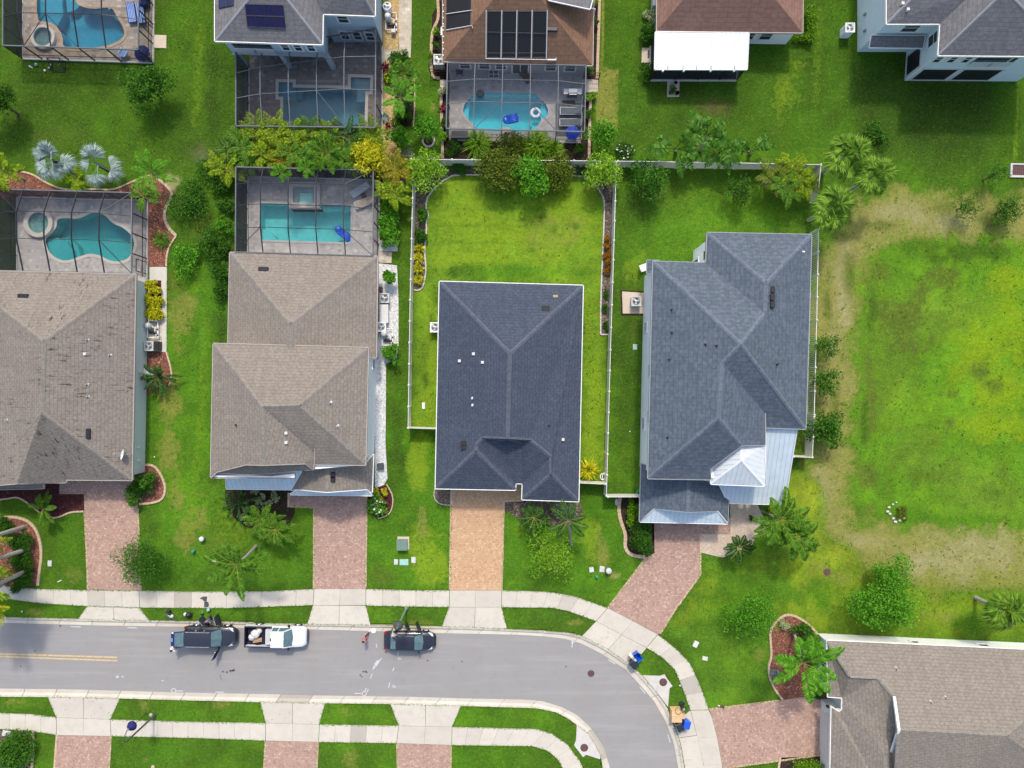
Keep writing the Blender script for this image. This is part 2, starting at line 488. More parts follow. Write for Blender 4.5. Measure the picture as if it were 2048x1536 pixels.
DECK_G = [(37,396),(297,402),(296,575),(37,575)]
DECK_H = [(498,355),(759,360),(759,525),(498,525)]
POOL_G = smooth_line(POOL_G, 2, True); POOL_A = smooth_line(POOL_A, 1, True)

xs = np.concatenate([[-420, -200, -110, -75], np.arange(-55, 55.01, .27), [75, 110, 200, 420]])
ys = np.concatenate([[-420, -200, -110, -65], np.arange(-44, 44.01, .27), [65, 110, 200, 420]])
GX, GY = np.meshgrid(xs, ys)
gx, gy = GX.ravel(), GY.ravel()
PXg, PYg = 1024 + gx * F / H, 768 - gy * F / H
def inside(poly, x, y):
    c = np.zeros(len(x), bool); n = len(poly)
    for i in range(n):
        (x0, y0), (x1, y1) = poly[i], poly[(i + 1) % n]
        if y0 == y1: continue
        k = ((y0 > y) != (y1 > y)) & (x < (x1 - x0) * (y - y0) / (y1 - y0) + x0)
        c ^= k
    return c
def dist_line(pts, x, y, closed=False):
    d = np.full(len(x), 1e9); n = len(pts)
    for i in range(n if closed else n - 1):
        (x0, y0), (x1, y1) = pts[i], pts[(i + 1) % n]
        L = (x1 - x0) ** 2 + (y1 - y0) ** 2 + 1e-9
        t = np.clip(((x - x0) * (x1 - x0) + (y - y0) * (y1 - y0)) / L, 0, 1)
        d = np.minimum(d, np.hypot(x - x0 - t * (x1 - x0), y - y0 - t * (y1 - y0)))
    return d
rng = np.random.default_rng(5)
def vnoise(x, y, s, octs=4, per=.55):
    out = np.zeros(len(x)); amp = 1; tot = 0
    for o in range(octs):
        g = rng.random((128, 128))
        u, v = x / s, y / s
        i, j = np.floor(u).astype(int), np.floor(v).astype(int)
        fu, fv = u - i, v - j
        fu, fv = fu * fu * (3 - 2 * fu), fv * fv * (3 - 2 * fv)
        i %= 127; j %= 127
        out += amp * (g[i, j] * (1 - fu) * (1 - fv) + g[i + 1, j] * fu * (1 - fv) + g[i, j + 1] * (1 - fu) * fv + g[i + 1, j + 1] * fu * fv)
        tot += amp; amp *= per; s /= 2.1
    return out / tot
N1 = vnoise(PXg, PYg, 90); N2 = vnoise(PXg, PYg, 34); N3 = vnoise(PXg, PYg, 14, 3)
DARK, MIDG, LUSH, LIME, YEL, DRY, SANDC, STRAW, OLIVE = [np.array(c) for c in
    ((.024, .078, .005), (.055, .16, .006), (.075, .235, .006), (.25, .40, .014), (.29, .43, .004), (.37, .33, .105), (.48, .42, .22), (.31, .31, .06), (.11, .145, .018))]
C = np.tile(MIDG, (len(gx), 1))
WORN = np.zeros((len(gx), 4)); WORN[:, :3] = LIME
def lay(mask, c, amt=1.0):
    global C
    m = np.clip(mask * min(1, amt * 1.25), 0, 1)[:, None]
    if any(c is k for k in (STRAW, DRY, SANDC, YEL, LIME, OLIVE)):
        b = WORN[:, 3:]
        f = m / np.maximum(1e-6, np.maximum(m, b)) * np.where(b > m, .8, 1)
        WORN[:, :3] = WORN[:, :3] * (1 - f) + c * f; WORN[:, 3:] = np.maximum(m, b)
    else:
        C = C * (1 - m) + c * m; WORN[:, 3:] *= (1 - m)
def blob(cx, cy, rx, ry, c, amt=1.0, rough=.6, rot=0):
    ca, sa = math.cos(R(rot)), math.sin(R(rot))
    dx, dy = PXg - cx, PYg - cy
    d = np.hypot((dx * ca + dy * sa) / rx, (-dx * sa + dy * ca) / ry)
    d = d + (N2 - .5) * rough * 1.6 + (N3 - .5) * rough
    lay(1 / (1 + np.exp((d - .85) * 6)), c, amt)
def region(poly, c, amt=1.0, soft=6, rough=.5):
    d = dist_line(poly, PXg, PYg, True) * np.where(inside(poly, PXg, PYg), 1, -1)
    d = d + (N2 - .5) * soft * 3 * rough
    lay(1 / (1 + np.exp(-d / soft * 2)), c, amt)
def trail(pts, w, c, amt=1.0, rough=1.0):
    d = dist_line(pts, PXg, PYg) / w + (N2 - .5) * rough + (N3 - .5) * .5 * rough
    lay(1 / (1 + np.exp((d - .8) * 6)), c, amt)
lay(np.clip((N1 - .42) * 3, 0, 1), LUSH, .5)
lay(np.clip((N2 - .55) * 4, 0, 1), OLIVE, .35)
# top-left yard with mower stripes
blob(200, 240, 140, 60, LUSH, .6); blob(370, 60, 50, 130, LUSH, .8); trail([(400, 60), (392, 250)], 16, LIME, .35); trail([(345, 30), (350, 200)], 8, LIME, .25); blob(130, 170, 120, 50, MIDG, .6); blob(120, 270, 80, 30, OLIVE, .4)
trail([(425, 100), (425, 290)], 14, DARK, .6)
# lawn between the two left houses
region([(335, 560), (458, 560), (458, 690), (425, 960), (425, 1180), (285, 1180), (330, 1000), (300, 800)], LUSH, .7, 12)
for q in ((370, 600, 30, 40), (350, 660, 22, 60), (340, 800, 26, 70), (335, 900, 30, 60), (355, 990, 25, 60), (375, 1060, 30, 60), (400, 1040, 20, 40)): blob(*q, STRAW, .62, 1.1)
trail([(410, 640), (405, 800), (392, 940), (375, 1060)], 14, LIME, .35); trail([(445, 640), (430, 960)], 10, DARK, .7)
blob(345, 570, 40, 30, OLIVE, .6)
# front verges
region([(80, 1020), (175, 1020), (178, 1178), (80, 1178)], MIDG, .9, 5); blob(140, 1080, 30, 50, LUSH, .6); blob(150, 1150, 30, 22, STRAW, .4)
blob(430, 1090, 50, 40, OLIVE, .5); blob(470, 1060, 60, 60, LIME, .4); blob(590, 1120, 40, 50, LUSH, .7)
region([(735, 1040), (790, 1000), (770, 850), (900, 850), (872, 960), (905, 1010), (900, 1178), (735, 1178)], LUSH, .85, 6)
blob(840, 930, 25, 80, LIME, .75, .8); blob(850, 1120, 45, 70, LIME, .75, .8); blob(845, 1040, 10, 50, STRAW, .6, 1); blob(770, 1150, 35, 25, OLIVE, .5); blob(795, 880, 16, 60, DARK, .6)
region([(1008, 1030), (1050, 1040), (1160, 1020), (1240, 1000), (1255, 1110), (1290, 1118), (1215, 1212), (1105, 1182), (1008, 1178)], LUSH, .9, 6)
blob(1180, 1060, 22, 70, LIME, .65, .9); blob(1205, 1110, 14, 45, STRAW, .6, .9); blob(1230, 1152, 14, 8, DRY, .8); blob(1190, 1010, 25, 30, LUSH, .8); blob(1040, 1060, 30, 30, LIME, .4)
# central back yard
region([(830, 340), (1215, 340), (1212, 960), (1165, 960), (1165, 570), (878, 562), (876, 860), (824, 860)], np.array((.165, .32, .014)), .95, 5)
for q in ((930, 430, 60, 50), (1010, 470, 130, 50), (1140, 430, 50, 60), (1100, 480, 70, 40), (900, 520, 40, 50), (870, 720, 16, 70), (858, 800, 12, 40), (1190, 790, 14, 80), (1185, 900, 14, 50), (960, 520, 90, 20)): blob(*q, LIME, .9, .8)
for q in ((1090, 450, 40, 22), (1110, 480, 50, 20), (1150, 470, 22, 36)): blob(*q, STRAW, .6, 1)
for y in (400, 432, 468, 500, 516): trail([(885, y), (1195, y + 4)], 5, LIME, .22, .6)
for y in (416, 450, 484, 540): trail([(885, y), (1195, y + 4)], 6, LUSH, .3, .6)
blob(1020, 545, 150, 18, LUSH, .8)
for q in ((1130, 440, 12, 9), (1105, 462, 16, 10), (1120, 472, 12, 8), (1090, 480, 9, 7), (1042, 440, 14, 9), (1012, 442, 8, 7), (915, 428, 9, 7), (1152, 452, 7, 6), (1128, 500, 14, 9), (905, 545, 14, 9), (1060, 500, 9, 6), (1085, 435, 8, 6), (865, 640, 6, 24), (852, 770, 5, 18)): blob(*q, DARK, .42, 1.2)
# side yard of the slate house
region([(1236, 340), (1620, 340), (1620, 470), (1410, 470), (1300, 520), (1285, 985), (1222, 985)], MIDG, .9, 5); blob(1330, 480, 90, 50, LUSH, .85); blob(1270, 535, 24, 40, LIME, .5, .9); blob(1480, 430, 120, 30, LUSH, .7)
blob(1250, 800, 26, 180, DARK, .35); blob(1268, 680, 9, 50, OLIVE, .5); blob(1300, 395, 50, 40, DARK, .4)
# lawns of the top row
region([(1165, 0), (1290, 0), (1290, 320), (1185, 320)], LUSH, .6, 8); region([(1208, 135), (1238, 140), (1236, 270), (1192, 240), (1190, 170)], STRAW, .85, 3); trail([(1205, 0), (1203, 150)], 4, STRAW, .8, .5)
region([(1380, 150), (1710, 0), (1810, 170), (1830, 330), (1640, 330), (1370, 260)], LUSH, .6, 15); trail([(1640, 20), (1625, 320)], 12, LIME, .35); blob(1575, 200, 40, 80, LIME, .5, .9); blob(1430, 215, 30, 22, np.array((.15, .115, .05)), .75, .8); blob(1600, 260, 40, 60, LUSH, .6)
region([(1700, 130), (1985, 175), (1985, 320), (1720, 330)], DARK, .55, 15); blob(2020, 230, 30, 110, LUSH, .9); trail([(2038, 140), (2030, 330)], 5, LIME, .5); blob(1260, 200, 50, 110, LUSH, .3); blob(850, 100, 20, 110, MIDG, .6); blob(865, 215, 9, 26, DRY, .5, .8)  # first patch: cast shadow of the corner house painted as darker turf
# the open lot on the right: worn grass track round a lush field
region([(1705, 540), (1740, 480), (1800, 450), (2500, 470), (2500, 1075), (1800, 1055), (1730, 1020), (1705, 940)], np.array((.11, .29, .008)), .95, 12)
for q in ((1960, 700, 90, 110), (2000, 780, 90, 70), (1980, 850, 110, 40), (2030, 640, 60, 80), (2020, 560, 60, 40)): blob(*q, YEL, .6, .7)
for q in ((1850, 620, 110, 60), (1780, 700, 50, 150), (1830, 900, 70, 50), (1990, 1000, 120, 50), (1920, 950, 100, 40)): blob(*q, np.array((.15, .28, .02)), .55, .9)
for q in ((1960, 745, 26, 20), (1990, 770, 16, 16), (1810, 640, 50, 60), (1740, 560, 40, 60), (1740, 800, 12, 120), (1735, 960, 20, 60), (1830, 690, 40, 22), (1880, 560, 60, 30), (1890, 790, 24, 12), (1900, 850, 12, 16)): blob(*q, OLIVE, .6, 1.1)
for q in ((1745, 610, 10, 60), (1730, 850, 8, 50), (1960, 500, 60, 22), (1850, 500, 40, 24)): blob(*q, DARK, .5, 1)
blob(1830, 1035, 55, 20, LUSH, .8); blob(1950, 1040, 80, 12, LUSH, .6)
TR = [(2250, 440), (1980, 435), (1880, 425), (1800, 425), (1745, 440), (1705, 480), (1675, 540), (1665, 640), (1662, 760), (1660, 880), (1655, 960), (1650, 1030), (1680, 1075), (1760, 1095), (1880, 1100), (2250, 1110)]
trail(TR, 58, STRAW, .95, .9); trail(TR[:9], 42, DRY, .85, 1.0); region([(1690, 1085), (1900, 1075), (2300, 1085), (2300, 1190), (1850, 1185), (1720, 1150)], STRAW, .75, 14); blob(1950, 1125, 120, 45, DRY, .7, 1); trail(TR[8:], 38, DRY, .75, 1.1)
for q in ((1800, 425, 50, 18), (1900, 440, 45, 20), (1690, 500, 16, 24), (1685, 570, 14, 50), (1660, 700, 12, 20), (1690, 640, 10, 40), (1640, 990, 20, 50), (1900, 1120, 90, 45), (1960, 1090, 80, 30), (1830, 1130, 40, 20), (1720, 1085, 40, 16), (1665, 690, 10, 26)): blob(*q, SANDC, .5, 1.2)
for q in ((1700, 545, 14, 40), (1655, 600, 8, 50), (1672, 830, 8, 60), (1690, 470, 20, 10), (1760, 450, 40, 9), (1890, 415, 40, 16), (1990, 440, 30, 24)): blob(*q, OLIVE, .7, 1)
region([(1590, 940), (1640, 960), (1650, 1060), (1720, 1110), (1700, 1180), (1600, 1180), (1560, 1020)], np.array((.24, .34, .02)), .7, 12)
region([(1540, 1100), (1700, 1130), (1850, 1190), (2500, 1180), (2500, 1290), (1640, 1262), (1560, 1230), (1330, 1255), (1405, 1155)], np.array((.17, .29, .012)), .7, 14)
for q in ((1640, 1130, 40, 30), (1690, 1160, 50, 20), (1860, 1180, 50, 30), (1620, 1240, 26, 12), (1900, 1230, 60, 20)): blob(*q, STRAW, .5, 1.1)
for q in ((1480, 1180, 60, 60), (1440, 1230, 60, 40), (1560, 1180, 40, 40), (1950, 1240, 40, 30), (1640, 1190, 40, 30)): blob(*q, LUSH, .7, .8)
region([(1340, 1260), (1545, 1230), (1535, 1350), (1560, 1395), (1420, 1415), (1385, 1320)], np.array((.09, .24, .01)), .85, 8); blob(1470, 1330, 50, 50, LIME, .3, .9); blob(1520, 1310, 20, 20, STRAW, .5)
# verges between pavement and road
for q in ((60, 1224, 30, 10), (420, 1240, 20, 8), (840, 1245, 30, 6), (1150, 1247, 22, 10), (40, 1405, 40, 10), (290, 1410, 14, 16), (440, 1412, 24, 14), (690, 1425, 30, 14), (700, 1510, 22, 30), (290, 1515, 14, 20), (360, 1500, 30, 40)): blob(*q, STRAW, .5, 1)
for q in ((450, 1225, 120, 8), (350, 1440, 80, 20), (960, 1435, 80, 18), (330, 1500, 60, 30), (1000, 1520, 90, 30)): blob(*q, LUSH, .7, .6)
# sandy and bare spots
for q in ((340, 372, 16, 26), (352, 360, 14, 14), (336, 450, 8, 40), (365, 395, 10, 16)): blob(*q, SANDC, .8, .8)
blob(405, 305, 22, 22, np.array((.16, .17, .08)), .7, 1.2); blob(395, 440, 40, 50, OLIVE, .5)
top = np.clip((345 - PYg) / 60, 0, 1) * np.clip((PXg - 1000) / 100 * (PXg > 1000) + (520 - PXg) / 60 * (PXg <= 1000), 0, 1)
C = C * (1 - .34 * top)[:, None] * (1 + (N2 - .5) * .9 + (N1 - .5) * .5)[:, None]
lime_ = np.clip((N3 - .5) * 2.2 + (N1 - .45) * 1.2, 0, .5)[:, None]; C = C * (1 - lime_) + C * np.array([1.7, 1.25, 1.2]) * lime_
gz = (vnoise(PXg, PYg, 60, 2) - .5) * .05 - .025
cut = inside(road_cut, PXg, PYg)
gz[cut] = -.4
for P in (DECK_A, DECK_B, DECK_C, DECK_G, DECK_H):
    gz[inside(P, PXg, PYg) & (dist_line(P, PXg, PYg, True) > 7)] = -2.4
gm = bpy.data.meshes.new('lawn')
nx, ny = len(xs), len(ys)
idx = np.arange(nx * ny).reshape(ny, nx)
q = np.stack([idx[:-1, :-1], idx[:-1, 1:], idx[1:, 1:], idx[1:, :-1]], -1).reshape(-1, 4)
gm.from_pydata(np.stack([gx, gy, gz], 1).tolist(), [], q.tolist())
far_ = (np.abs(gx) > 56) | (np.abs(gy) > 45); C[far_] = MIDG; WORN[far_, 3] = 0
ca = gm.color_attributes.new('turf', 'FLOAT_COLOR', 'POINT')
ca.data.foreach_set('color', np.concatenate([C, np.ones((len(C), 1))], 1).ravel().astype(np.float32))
m = MT('lawn grass', .95, .0)
at = m.n('Attribute', attribute_name='turf').outputs[0]
wn_ = m.n('Attribute', attribute_name='worn')
rag = m.math('ADD', wn_.outputs['Alpha'], m.math('MULTIPLY', m.math('SUBTRACT', m.noise(2.6, 7, .78), .5), 1.5))
at = m.mix(m.ramp(rag, [(.3, 0), (.9, 1)]), at, wn_.outputs[0])
b0 = m.noise(3.4, 5, .75); bl = m.noise(.5, 5, .65)
b1 = m.noise(26, 3, .7); b2 = m.noise(7, 5, .7); b3 = m.noise(1.6, 6, .65)
cc = m.mix(m.ramp(b3, [(.36, .6), (.6, 0)]), at, m.mix(.55, at, (.025, .07, .01)))
cc = m.mix(m.ramp(bl, [(.38, .5), (.6, 0)]), cc, m.mix(.4, at, (.03, .1, .01)))
cc = m.mix(m.ramp(b0, [(.36, .75), (.52, 0)]), cc, m.mix(.6, at, (.018, .05, .008)))
cc = m.mix(m.ramp(b0, [(.52, 0), (.72, .6)]), cc, m.mix(.55, at, (.33, .4, .07)))
cc = m.mix(m.ramp(b2, [(.34, .55), (.6, 0)]), cc, m.mix(.5, at, (.03, .07, .01)))
cc = m.mix(m.ramp(b2, [(.5, 0), (.75, .55)]), cc, m.mix(.5, at, (.34, .36, .1)))
cc = m.mix(m.ramp(b1, [(.32, .65), (.58, 0)]), cc, m.mix(.6, at, (.02, .045, .008)))
cc = m.mix(m.ramp(b1, [(.5, 0), (.8, .6)]), cc, m.mix(.5, at, (.42, .46, .16)))
m.base(cc).bump(m.math('ADD', b1, m.math('MULTIPLY', b2, 2.0)), .05, .8)
wa = gm.color_attributes.new('worn', 'FLOAT_COLOR', 'POINT'); wa.data.foreach_set('color', WORN.ravel().astype(np.float32))
gm.materials.append(m.m)
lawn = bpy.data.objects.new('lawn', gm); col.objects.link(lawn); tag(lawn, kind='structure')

# ---------------------------------------------------------------- road, kerbs, pavements
HARD = [DECK_A, DECK_B, DECK_C, DECK_G, DECK_H, KERB_N + KERB_S[::-1]]
EDGES = []
def flat(name, polys, z, mat, kind='structure', thick=.15, tilt=None):
    mb = MB()
    for p in polys:
        HARD.append(p); mb.prism(G(p), z - thick, z)
    return tag(mb.build(name, mat), kind=kind)
m = MT('asphalt', .93, .15)
a = m.noise(60, 3, .7); b = m.noise(.35, 6, .65); c_ = m.noise(1.5, 5, .7)
ln = m.noise(1.0, 4, .6, m.scl(m.pos(), .12, 1.6))
cc = m.ramp(a, [(.28, (.2, .195, .186)), (.5, (.285, .279, .268)), (.75, (.39, .38, .363))])
cc = m.mix(m.ramp(b, [(.38, 0), (.68, .5)]), cc, (.27, .25, .235))
cc = m.mix(m.ramp(c_, [(.55, 0), (.75, .35)]), cc, (.2, .2, .2))
cc = m.mix(m.ramp(ln, [(.5, 0), (.75, .22)]), cc, (.48, .45, .42))
m.base(cc).bump(a, .006, .5)
mb = MB(); mb.prism(G(road_poly), -.35, -.10); road = tag(mb.build('road', m.m), kind='structure')
mb = MB()
for A_, B_ in ((ROAD_N, KERB_N), (ROAD_S, KERB_S)):
    _, L = resample(A_, 10)
    n = int(L / 64)
    P, _ = resample(A_, n * 6 + 1); Q, _ = resample(B_, n * 6 + 1)
    for k in range(n):
        seg = []
        for i in range(7):
            j = k * 6 + i
            p, q = np.array(P[j]), np.array(Q[j])
            if i in (0, 6):
                s = .45 * (1 if i == 0 else -1)
                t = (P[min(j + 1, len(P) - 1)] - P[max(j - 1, 0)]); t = t / np.hypot(*t)
                p, q = p + t * s, q + t * s
            prof = [(0, -.3), (0, -.075), (.5, -.095), (.74, .02), (1, .045), (1, -.3)]
            seg.append([(*W(*(p * (1 - f) + q * f))[:2], z) for f, z in prof])
        vs = [v for r_ in seg for v in r_]
        fs = [(i * 6 + e, (i + 1) * 6 + e, (i + 1) * 6 + e + 1, i * 6 + e + 1) for i in range(6) for e in range(5)]
        mb.mesh(vs, fs + [(0, 1, 2, 3, 4, 5), (41, 40, 39, 38, 37, 36)])
M['kerb'] = concrete('kerb concrete', (.6, .55, .46), .5)
tag(mb.build('kerb', M['kerb']), kind='structure')

def slabs(mb, A_, B_, step, z=.03, gap=.008):
    HARD.append(A_ + B_[::-1])
    if step < 2.4: EDGES.extend([A_, B_])
    _, L = resample(A_, 10)
    n = max(1, int(round(L / F * H / step)))
    P, _ = resample(A_, n * 4 + 1); Q, _ = resample(B_, n * 4 + 1)
    for k in range(n):
        a, b = [tuple(x) for x in P[k * 4:k * 4 + 5]], [tuple(x) for x in Q[k * 4:k * 4 + 5]]
        def shr(l):
            l = [np.array(x) for x in l]
            t = (l[1] - l[0]) / np.hypot(*(l[1] - l[0])); l[0] = l[0] + t * gap / H * F
            t = (l[-2] - l[-1]) / np.hypot(*(l[-2] - l[-1])); l[-1] = l[-1] + t * gap / H * F
            return [tuple(x) for x in l]
        mb.prism(G(shr(a) + shr(b)[::-1]), z - .14, z)
mb = MB()
slabs(mb, [(-300,1140),(-60,1150),(10,1172),(76,1178),(160,1180),(278,1181)], [(-300,1175),(-60,1182),(25,1199),(76,1206),(174,1212),(279,1215)], 1.6)
slabs(mb, [(278.6,1181),(380,1183.6),(536,1182.6),(628,1178)], [(279.6,1215),(400,1216),(458,1216),(575,1212),(626,1210)], 1.65)
slabs(mb, [(628.6,1178),(731.5,1178)], [(626.6,1210),(731.5,1210)], 2.6)
slabs(mb, [(732.1,1178),(829,1180.7),(899,1181)], [(732.1,1211),(829,1213),(898,1214)], 1.6)
slabs(mb, [(899.6,1181),(1003,1181)], [(898.6,1214),(1003,1214)], 2.6)
slabs(mb, [(1003.6,1181),(1060,1182),(1102,1184.6),(1147,1192),(1215,1216)], [(1003.6,1214),(1052,1215),(1102,1215),(1137,1222),(1192,1242)], 1.5)
slabs(mb, [(1215.6,1216.3),(1260,1239),(1299,1260),(1315,1268.5)], [(1192.6,1242.3),(1293,1295)], 2.5)
slabs(mb, [(1315.6,1269),(1352.5,1298),(1380,1327),(1396.6,1363),(1413.4,1407),(1417,1419)], [(1293.6,1295.4),(1325,1315),(1350.5,1340),(1363,1371),(1381,1420)], 1.7)
slabs(mb, [(1417.2,1420),(1421,1426),(1434.4,1476),(1445,1536),(1452,1640)], [(1381.4,1421),(1392.5,1464),(1403,1510),(1409,1536),(1418,1640)], 2.6)
slabs(mb, [(-200,1424),(0,1426),(58.6,1428),(113,1435)], [(-200,1455),(0,1457.7),(60.5,1461.6),(113,1469.4)], 1.45)
slabs(mb, [(113.6,1435),(221,1439)], [(113.6,1469.4),(222,1472)], 2.6)
slabs(mb, [(221.6,1439),(400,1444),(531,1446)], [(222.6,1472),(400,1476),(531,1481)], 1.5)
slabs(mb, [(531.6,1446),(639,1449)], [(531.6,1481),(637,1483.5)], 2.6)
slabs(mb, [(639.6,1449),(797,1451.4)], [(637.6,1483.7),(793,1486)], 1.45)
slabs(mb, [(797.6,1451.4),(904,1454)], [(793.6,1486),(903,1489.8)], 2.6)
slabs(mb, [(904.6,1454),(1072,1458),(1105,1468),(1135,1489.5),(1160,1522.5),(1180,1570),(1188,1640)], [(903.6,1490),(1066.6,1492),(1097,1502),(1117,1520),(1125,1536),(1140,1580),(1148,1640)], 1.5)
tag(mb.build('sidewalk', M['conc']), kind='structure')
# driveway aprons down to the kerb, two panels each with a joint between
mb = MB()
for a, b, c2, d in (((174,1212.6),(279,1215.6),(300,1242),(157,1238)), ((626,1210.6),(732,1211.6),(741,1249.5),(615,1247.5)), ((898,1214.6),(1003,1214.6),(1014,1257),(884,1252.5)), ((1192.5,1242.8),(1293,1295.6),(1263,1331),(1164.5,1272)),
                    ((96,1394.3),(240,1396.7),(221,1438.4),(113,1434.4)), ((521,1404.3),(650,1406.2),(638.5,1448.4),(531.5,1445.4)), ((781,1408.3),(922,1411.3),(904,1453.4),(797.5,1450.8))):
    def lp(p, q, t): return (p[0] + (q[0] - p[0]) * t, p[1] + (q[1] - p[1]) * t)
    for t0, t1 in ((0, .497), (.503, 1)):
        mb.prism(G([lp(a, b, t0), lp(a, b, t1), lp(d, c2, t1), lp(d, c2, t0)]), -.12, .034)
mb.prism(G([(1380.5,1421),(1372,1428),(1345.5,1441),(1353.5,1461),(1357,1475),(1393.5,1470)]), -.12, .034)
mb.prism(G([(1357.4,1476.2),(1362,1489),(1370,1536),(1377,1620),(1415,1620),(1408.4,1536),(1394,1471.2)]), -.12, .034)
tag(mb.build('driveway_apron', M['conc']), kind='structure')
# brick driveways
def drive(pts, mat, border=None):
    tag(flat('driveway', [pts], .03, mat))
drive([(119,966),(150,955),(276,955),(276,1017),(282,1180.6),(176,1179.6),(169,1022),(168,988),(119,988)], M['pav_pink'])
drive([(577,985),(733.5,985),(731.5,1177.6),(627.6,1177.6),(628,1015),(577,1013)], M['pav_pink'])
drive([(902.6,960),(1046,960),(1046,1001),(1008,1002.5),(1003.5,1180.6),(899.4,1180.6)], M['pav_tan'])
drive([(1303,1035),(1460,1035),(1460,1068),(1402,1067.5),(1401,1149),(1350,1220),(1320.5,1267.5),(1315,1267.8),(1260,1238.4),(1215.6,1215.6),(1293,1114),(1309,1106)], M['pav_pink'])
drive([(1417.6,1418.6),(1558,1401),(1621,1392),(1650,1404),(1650,1509),(1640,1510),(1452,1536),(1445.4,1535),(1434.8,1476),(1421.4,1426)], M['pav_pink'])
drive([(113.6,1470),(222,1472.6),(217,1600),(107,1600)], M['pav_pink']); drive([(531.4,1481.6),(636.6,1484.2),(632,1600),(527,1600)], M['pav_pink']); drive([(794,1486.8),(902.4,1490.4),(901,1600),(796,1600)], M['pav_pink'])
# soldier-course edging in paler brick along the drives
M['pav_edge'] = pavers('pale border bricks', (.5, .33, .2), (.62, .44, .3), (.74, .58, .42), .12, .24, .5)
mb = MB()
for L_ in ([(169,1022),(173,1100),(176,1179)], [(276,1017),(282,1180)], [(577,985),(577,1013),(628,1015),(627.6,1177)], [(733.5,992),(731.5,1177)], [(902.6,978),(899.4,1180)], [(1046,1001),(1008,1002.5),(1003.5,1180)], [(1293,1114),(1215.6,1215.6)], [(1401,1069),(1401,1149),(1350,1220),(1320.5,1267)], [(1417.6,1418.6),(1558,1401)], [(1640,1510),(1452,1536)], [(222,1473),(217,1560)], [(113.6,1470),(107,1560)], [(636.6,1485),(632,1560)], [(531,1482),(527,1560)], [(794,1487),(796,1560)], [(902,1491),(901,1560)]):
    mb.strip(G(L_), .16, -.05, .038)
tag(mb.build('driveway_border', M['pav_edge']), kind='structure')

# painted and sprayed marks on the road
M['yellow'] = plain('worn yellow line paint', (.54, .41, .22), .8, .2, .25, 6)
M['spray'] = plain('white survey paint', (.5, .51, .52), .8, .2, .1, 6)
zr = -.096
mb = MB()
for y0, y1, xe in ((1307.2, 1314.6, 233.5), (1312.6, 1321.2, 233)):
    mb.prism(G([(-300, y0 - 2.6), (0, y0 - .2), (xe, y1 - .6), (xe, y1 + 2.6), (0, y0 + 2.9), (-300, y0 + .5)]), zr - .01, zr)
tag(mb.build('road_line', M['yellow']), kind='structure')
mb = MB()
dz_ = [0]
def dash(pts, w=.09):
    dz_[0] += .0006; mb.strip(G(pts), w, zr - .01, zr + dz_[0])
for cx, cy in ((728, 1388), (346.3, 1382)):
    c0 = W(cx, cy); mb.strip([(c0.x + .2 * math.cos(t * math.pi / 6), c0.y + .2 * math.sin(t * math.pi / 6)) for t in range(12)], .08, zr - .01, zr + .001, closed=True)
for L_ in ([(709,1387.6),(722,1388)], [(730,1383),(732,1377)], [(734,1385),(736,1379)], [(350.5,1382.6),(365,1383.2)], [(430,1385),(447,1385.3)], [(752,1288),(753,1296)], [(763,1317),(745,1340)], [(757,1321),(750,1334)], [(744,1349),(740,1358)], [(796,1304),(795,1313)], [(788,1336),(785,1343)], [(779,1366),(777,1376)], [(494,1388),(494.5,1390)], [(1146,1280),(1144,1296)], [(1280,1375),(1291,1388)], [(1336,1470),(1341,1486)], [(1217,1320),(1231,1329)], [(246,1354),(242,1354)], [(322,1362),(326,1362)], [(140,1254),(160,1254.5)], [(254,1256),(272,1256.5)]): dash(L_)
dash([(756,1323),(750,1332)], .3); dash([(749,1333),(747,1337)], .2); dash([(231,1354.5),(236,1354.5)], .2)
for cx, cy in ((798, 1318), (787, 1373.5), (1144.5, 1284)):   # small survey numbers 3x
    dash([(cx-3,cy-2),(cx+.5,cy-2),(cx-1,cy),(cx+.5,cy+1),(cx-.5,cy+2.2),(cx-3,cy+2)], .05); dash([(cx+1.5,cy-.5),(cx+4.5,cy+2.2)], .05); dash([(cx+4.5,cy-.5),(cx+1.5,cy+2.2)], .05)
tag(mb.build('survey_marking', M['spray']), kind='structure')
M['oil'] = plain('oil stain', (.09, .088, .088), .6, .4, .3, 8)
mb = MB()
for cx, cy, r in ((445,1344,2),(453,1345,2.2),(460,1343,2.6),(464,1342,2.4),(467,1341,2.6),(440,1353,1.4),(441,1358,1.2),(726,1344,2),(731,1344,2.6),(734,1346,1.6),(720,1351,1.8),(723,1354,1.5),(119,1252.5,2.2),(69,1302.6,1.6),(40,1333,1.6),(1132,1334,1.8),(855,1322,1.8),(924,1324,1.6)):
    c0 = W(cx, cy); k = random.random() * 6
    mb.prism([(c0.x + r / 21 * (1 + .35 * math.sin(2 * t + k)) * math.cos(t * math.pi / 5), c0.y + r / 21 * (1 + .3 * math.cos(3 * t + k)) * math.sin(t * math.pi / 5)) for t in range(10)], zr - .012, zr - .001)
tag(mb.build('road_stain', M['oil']), kind='structure')
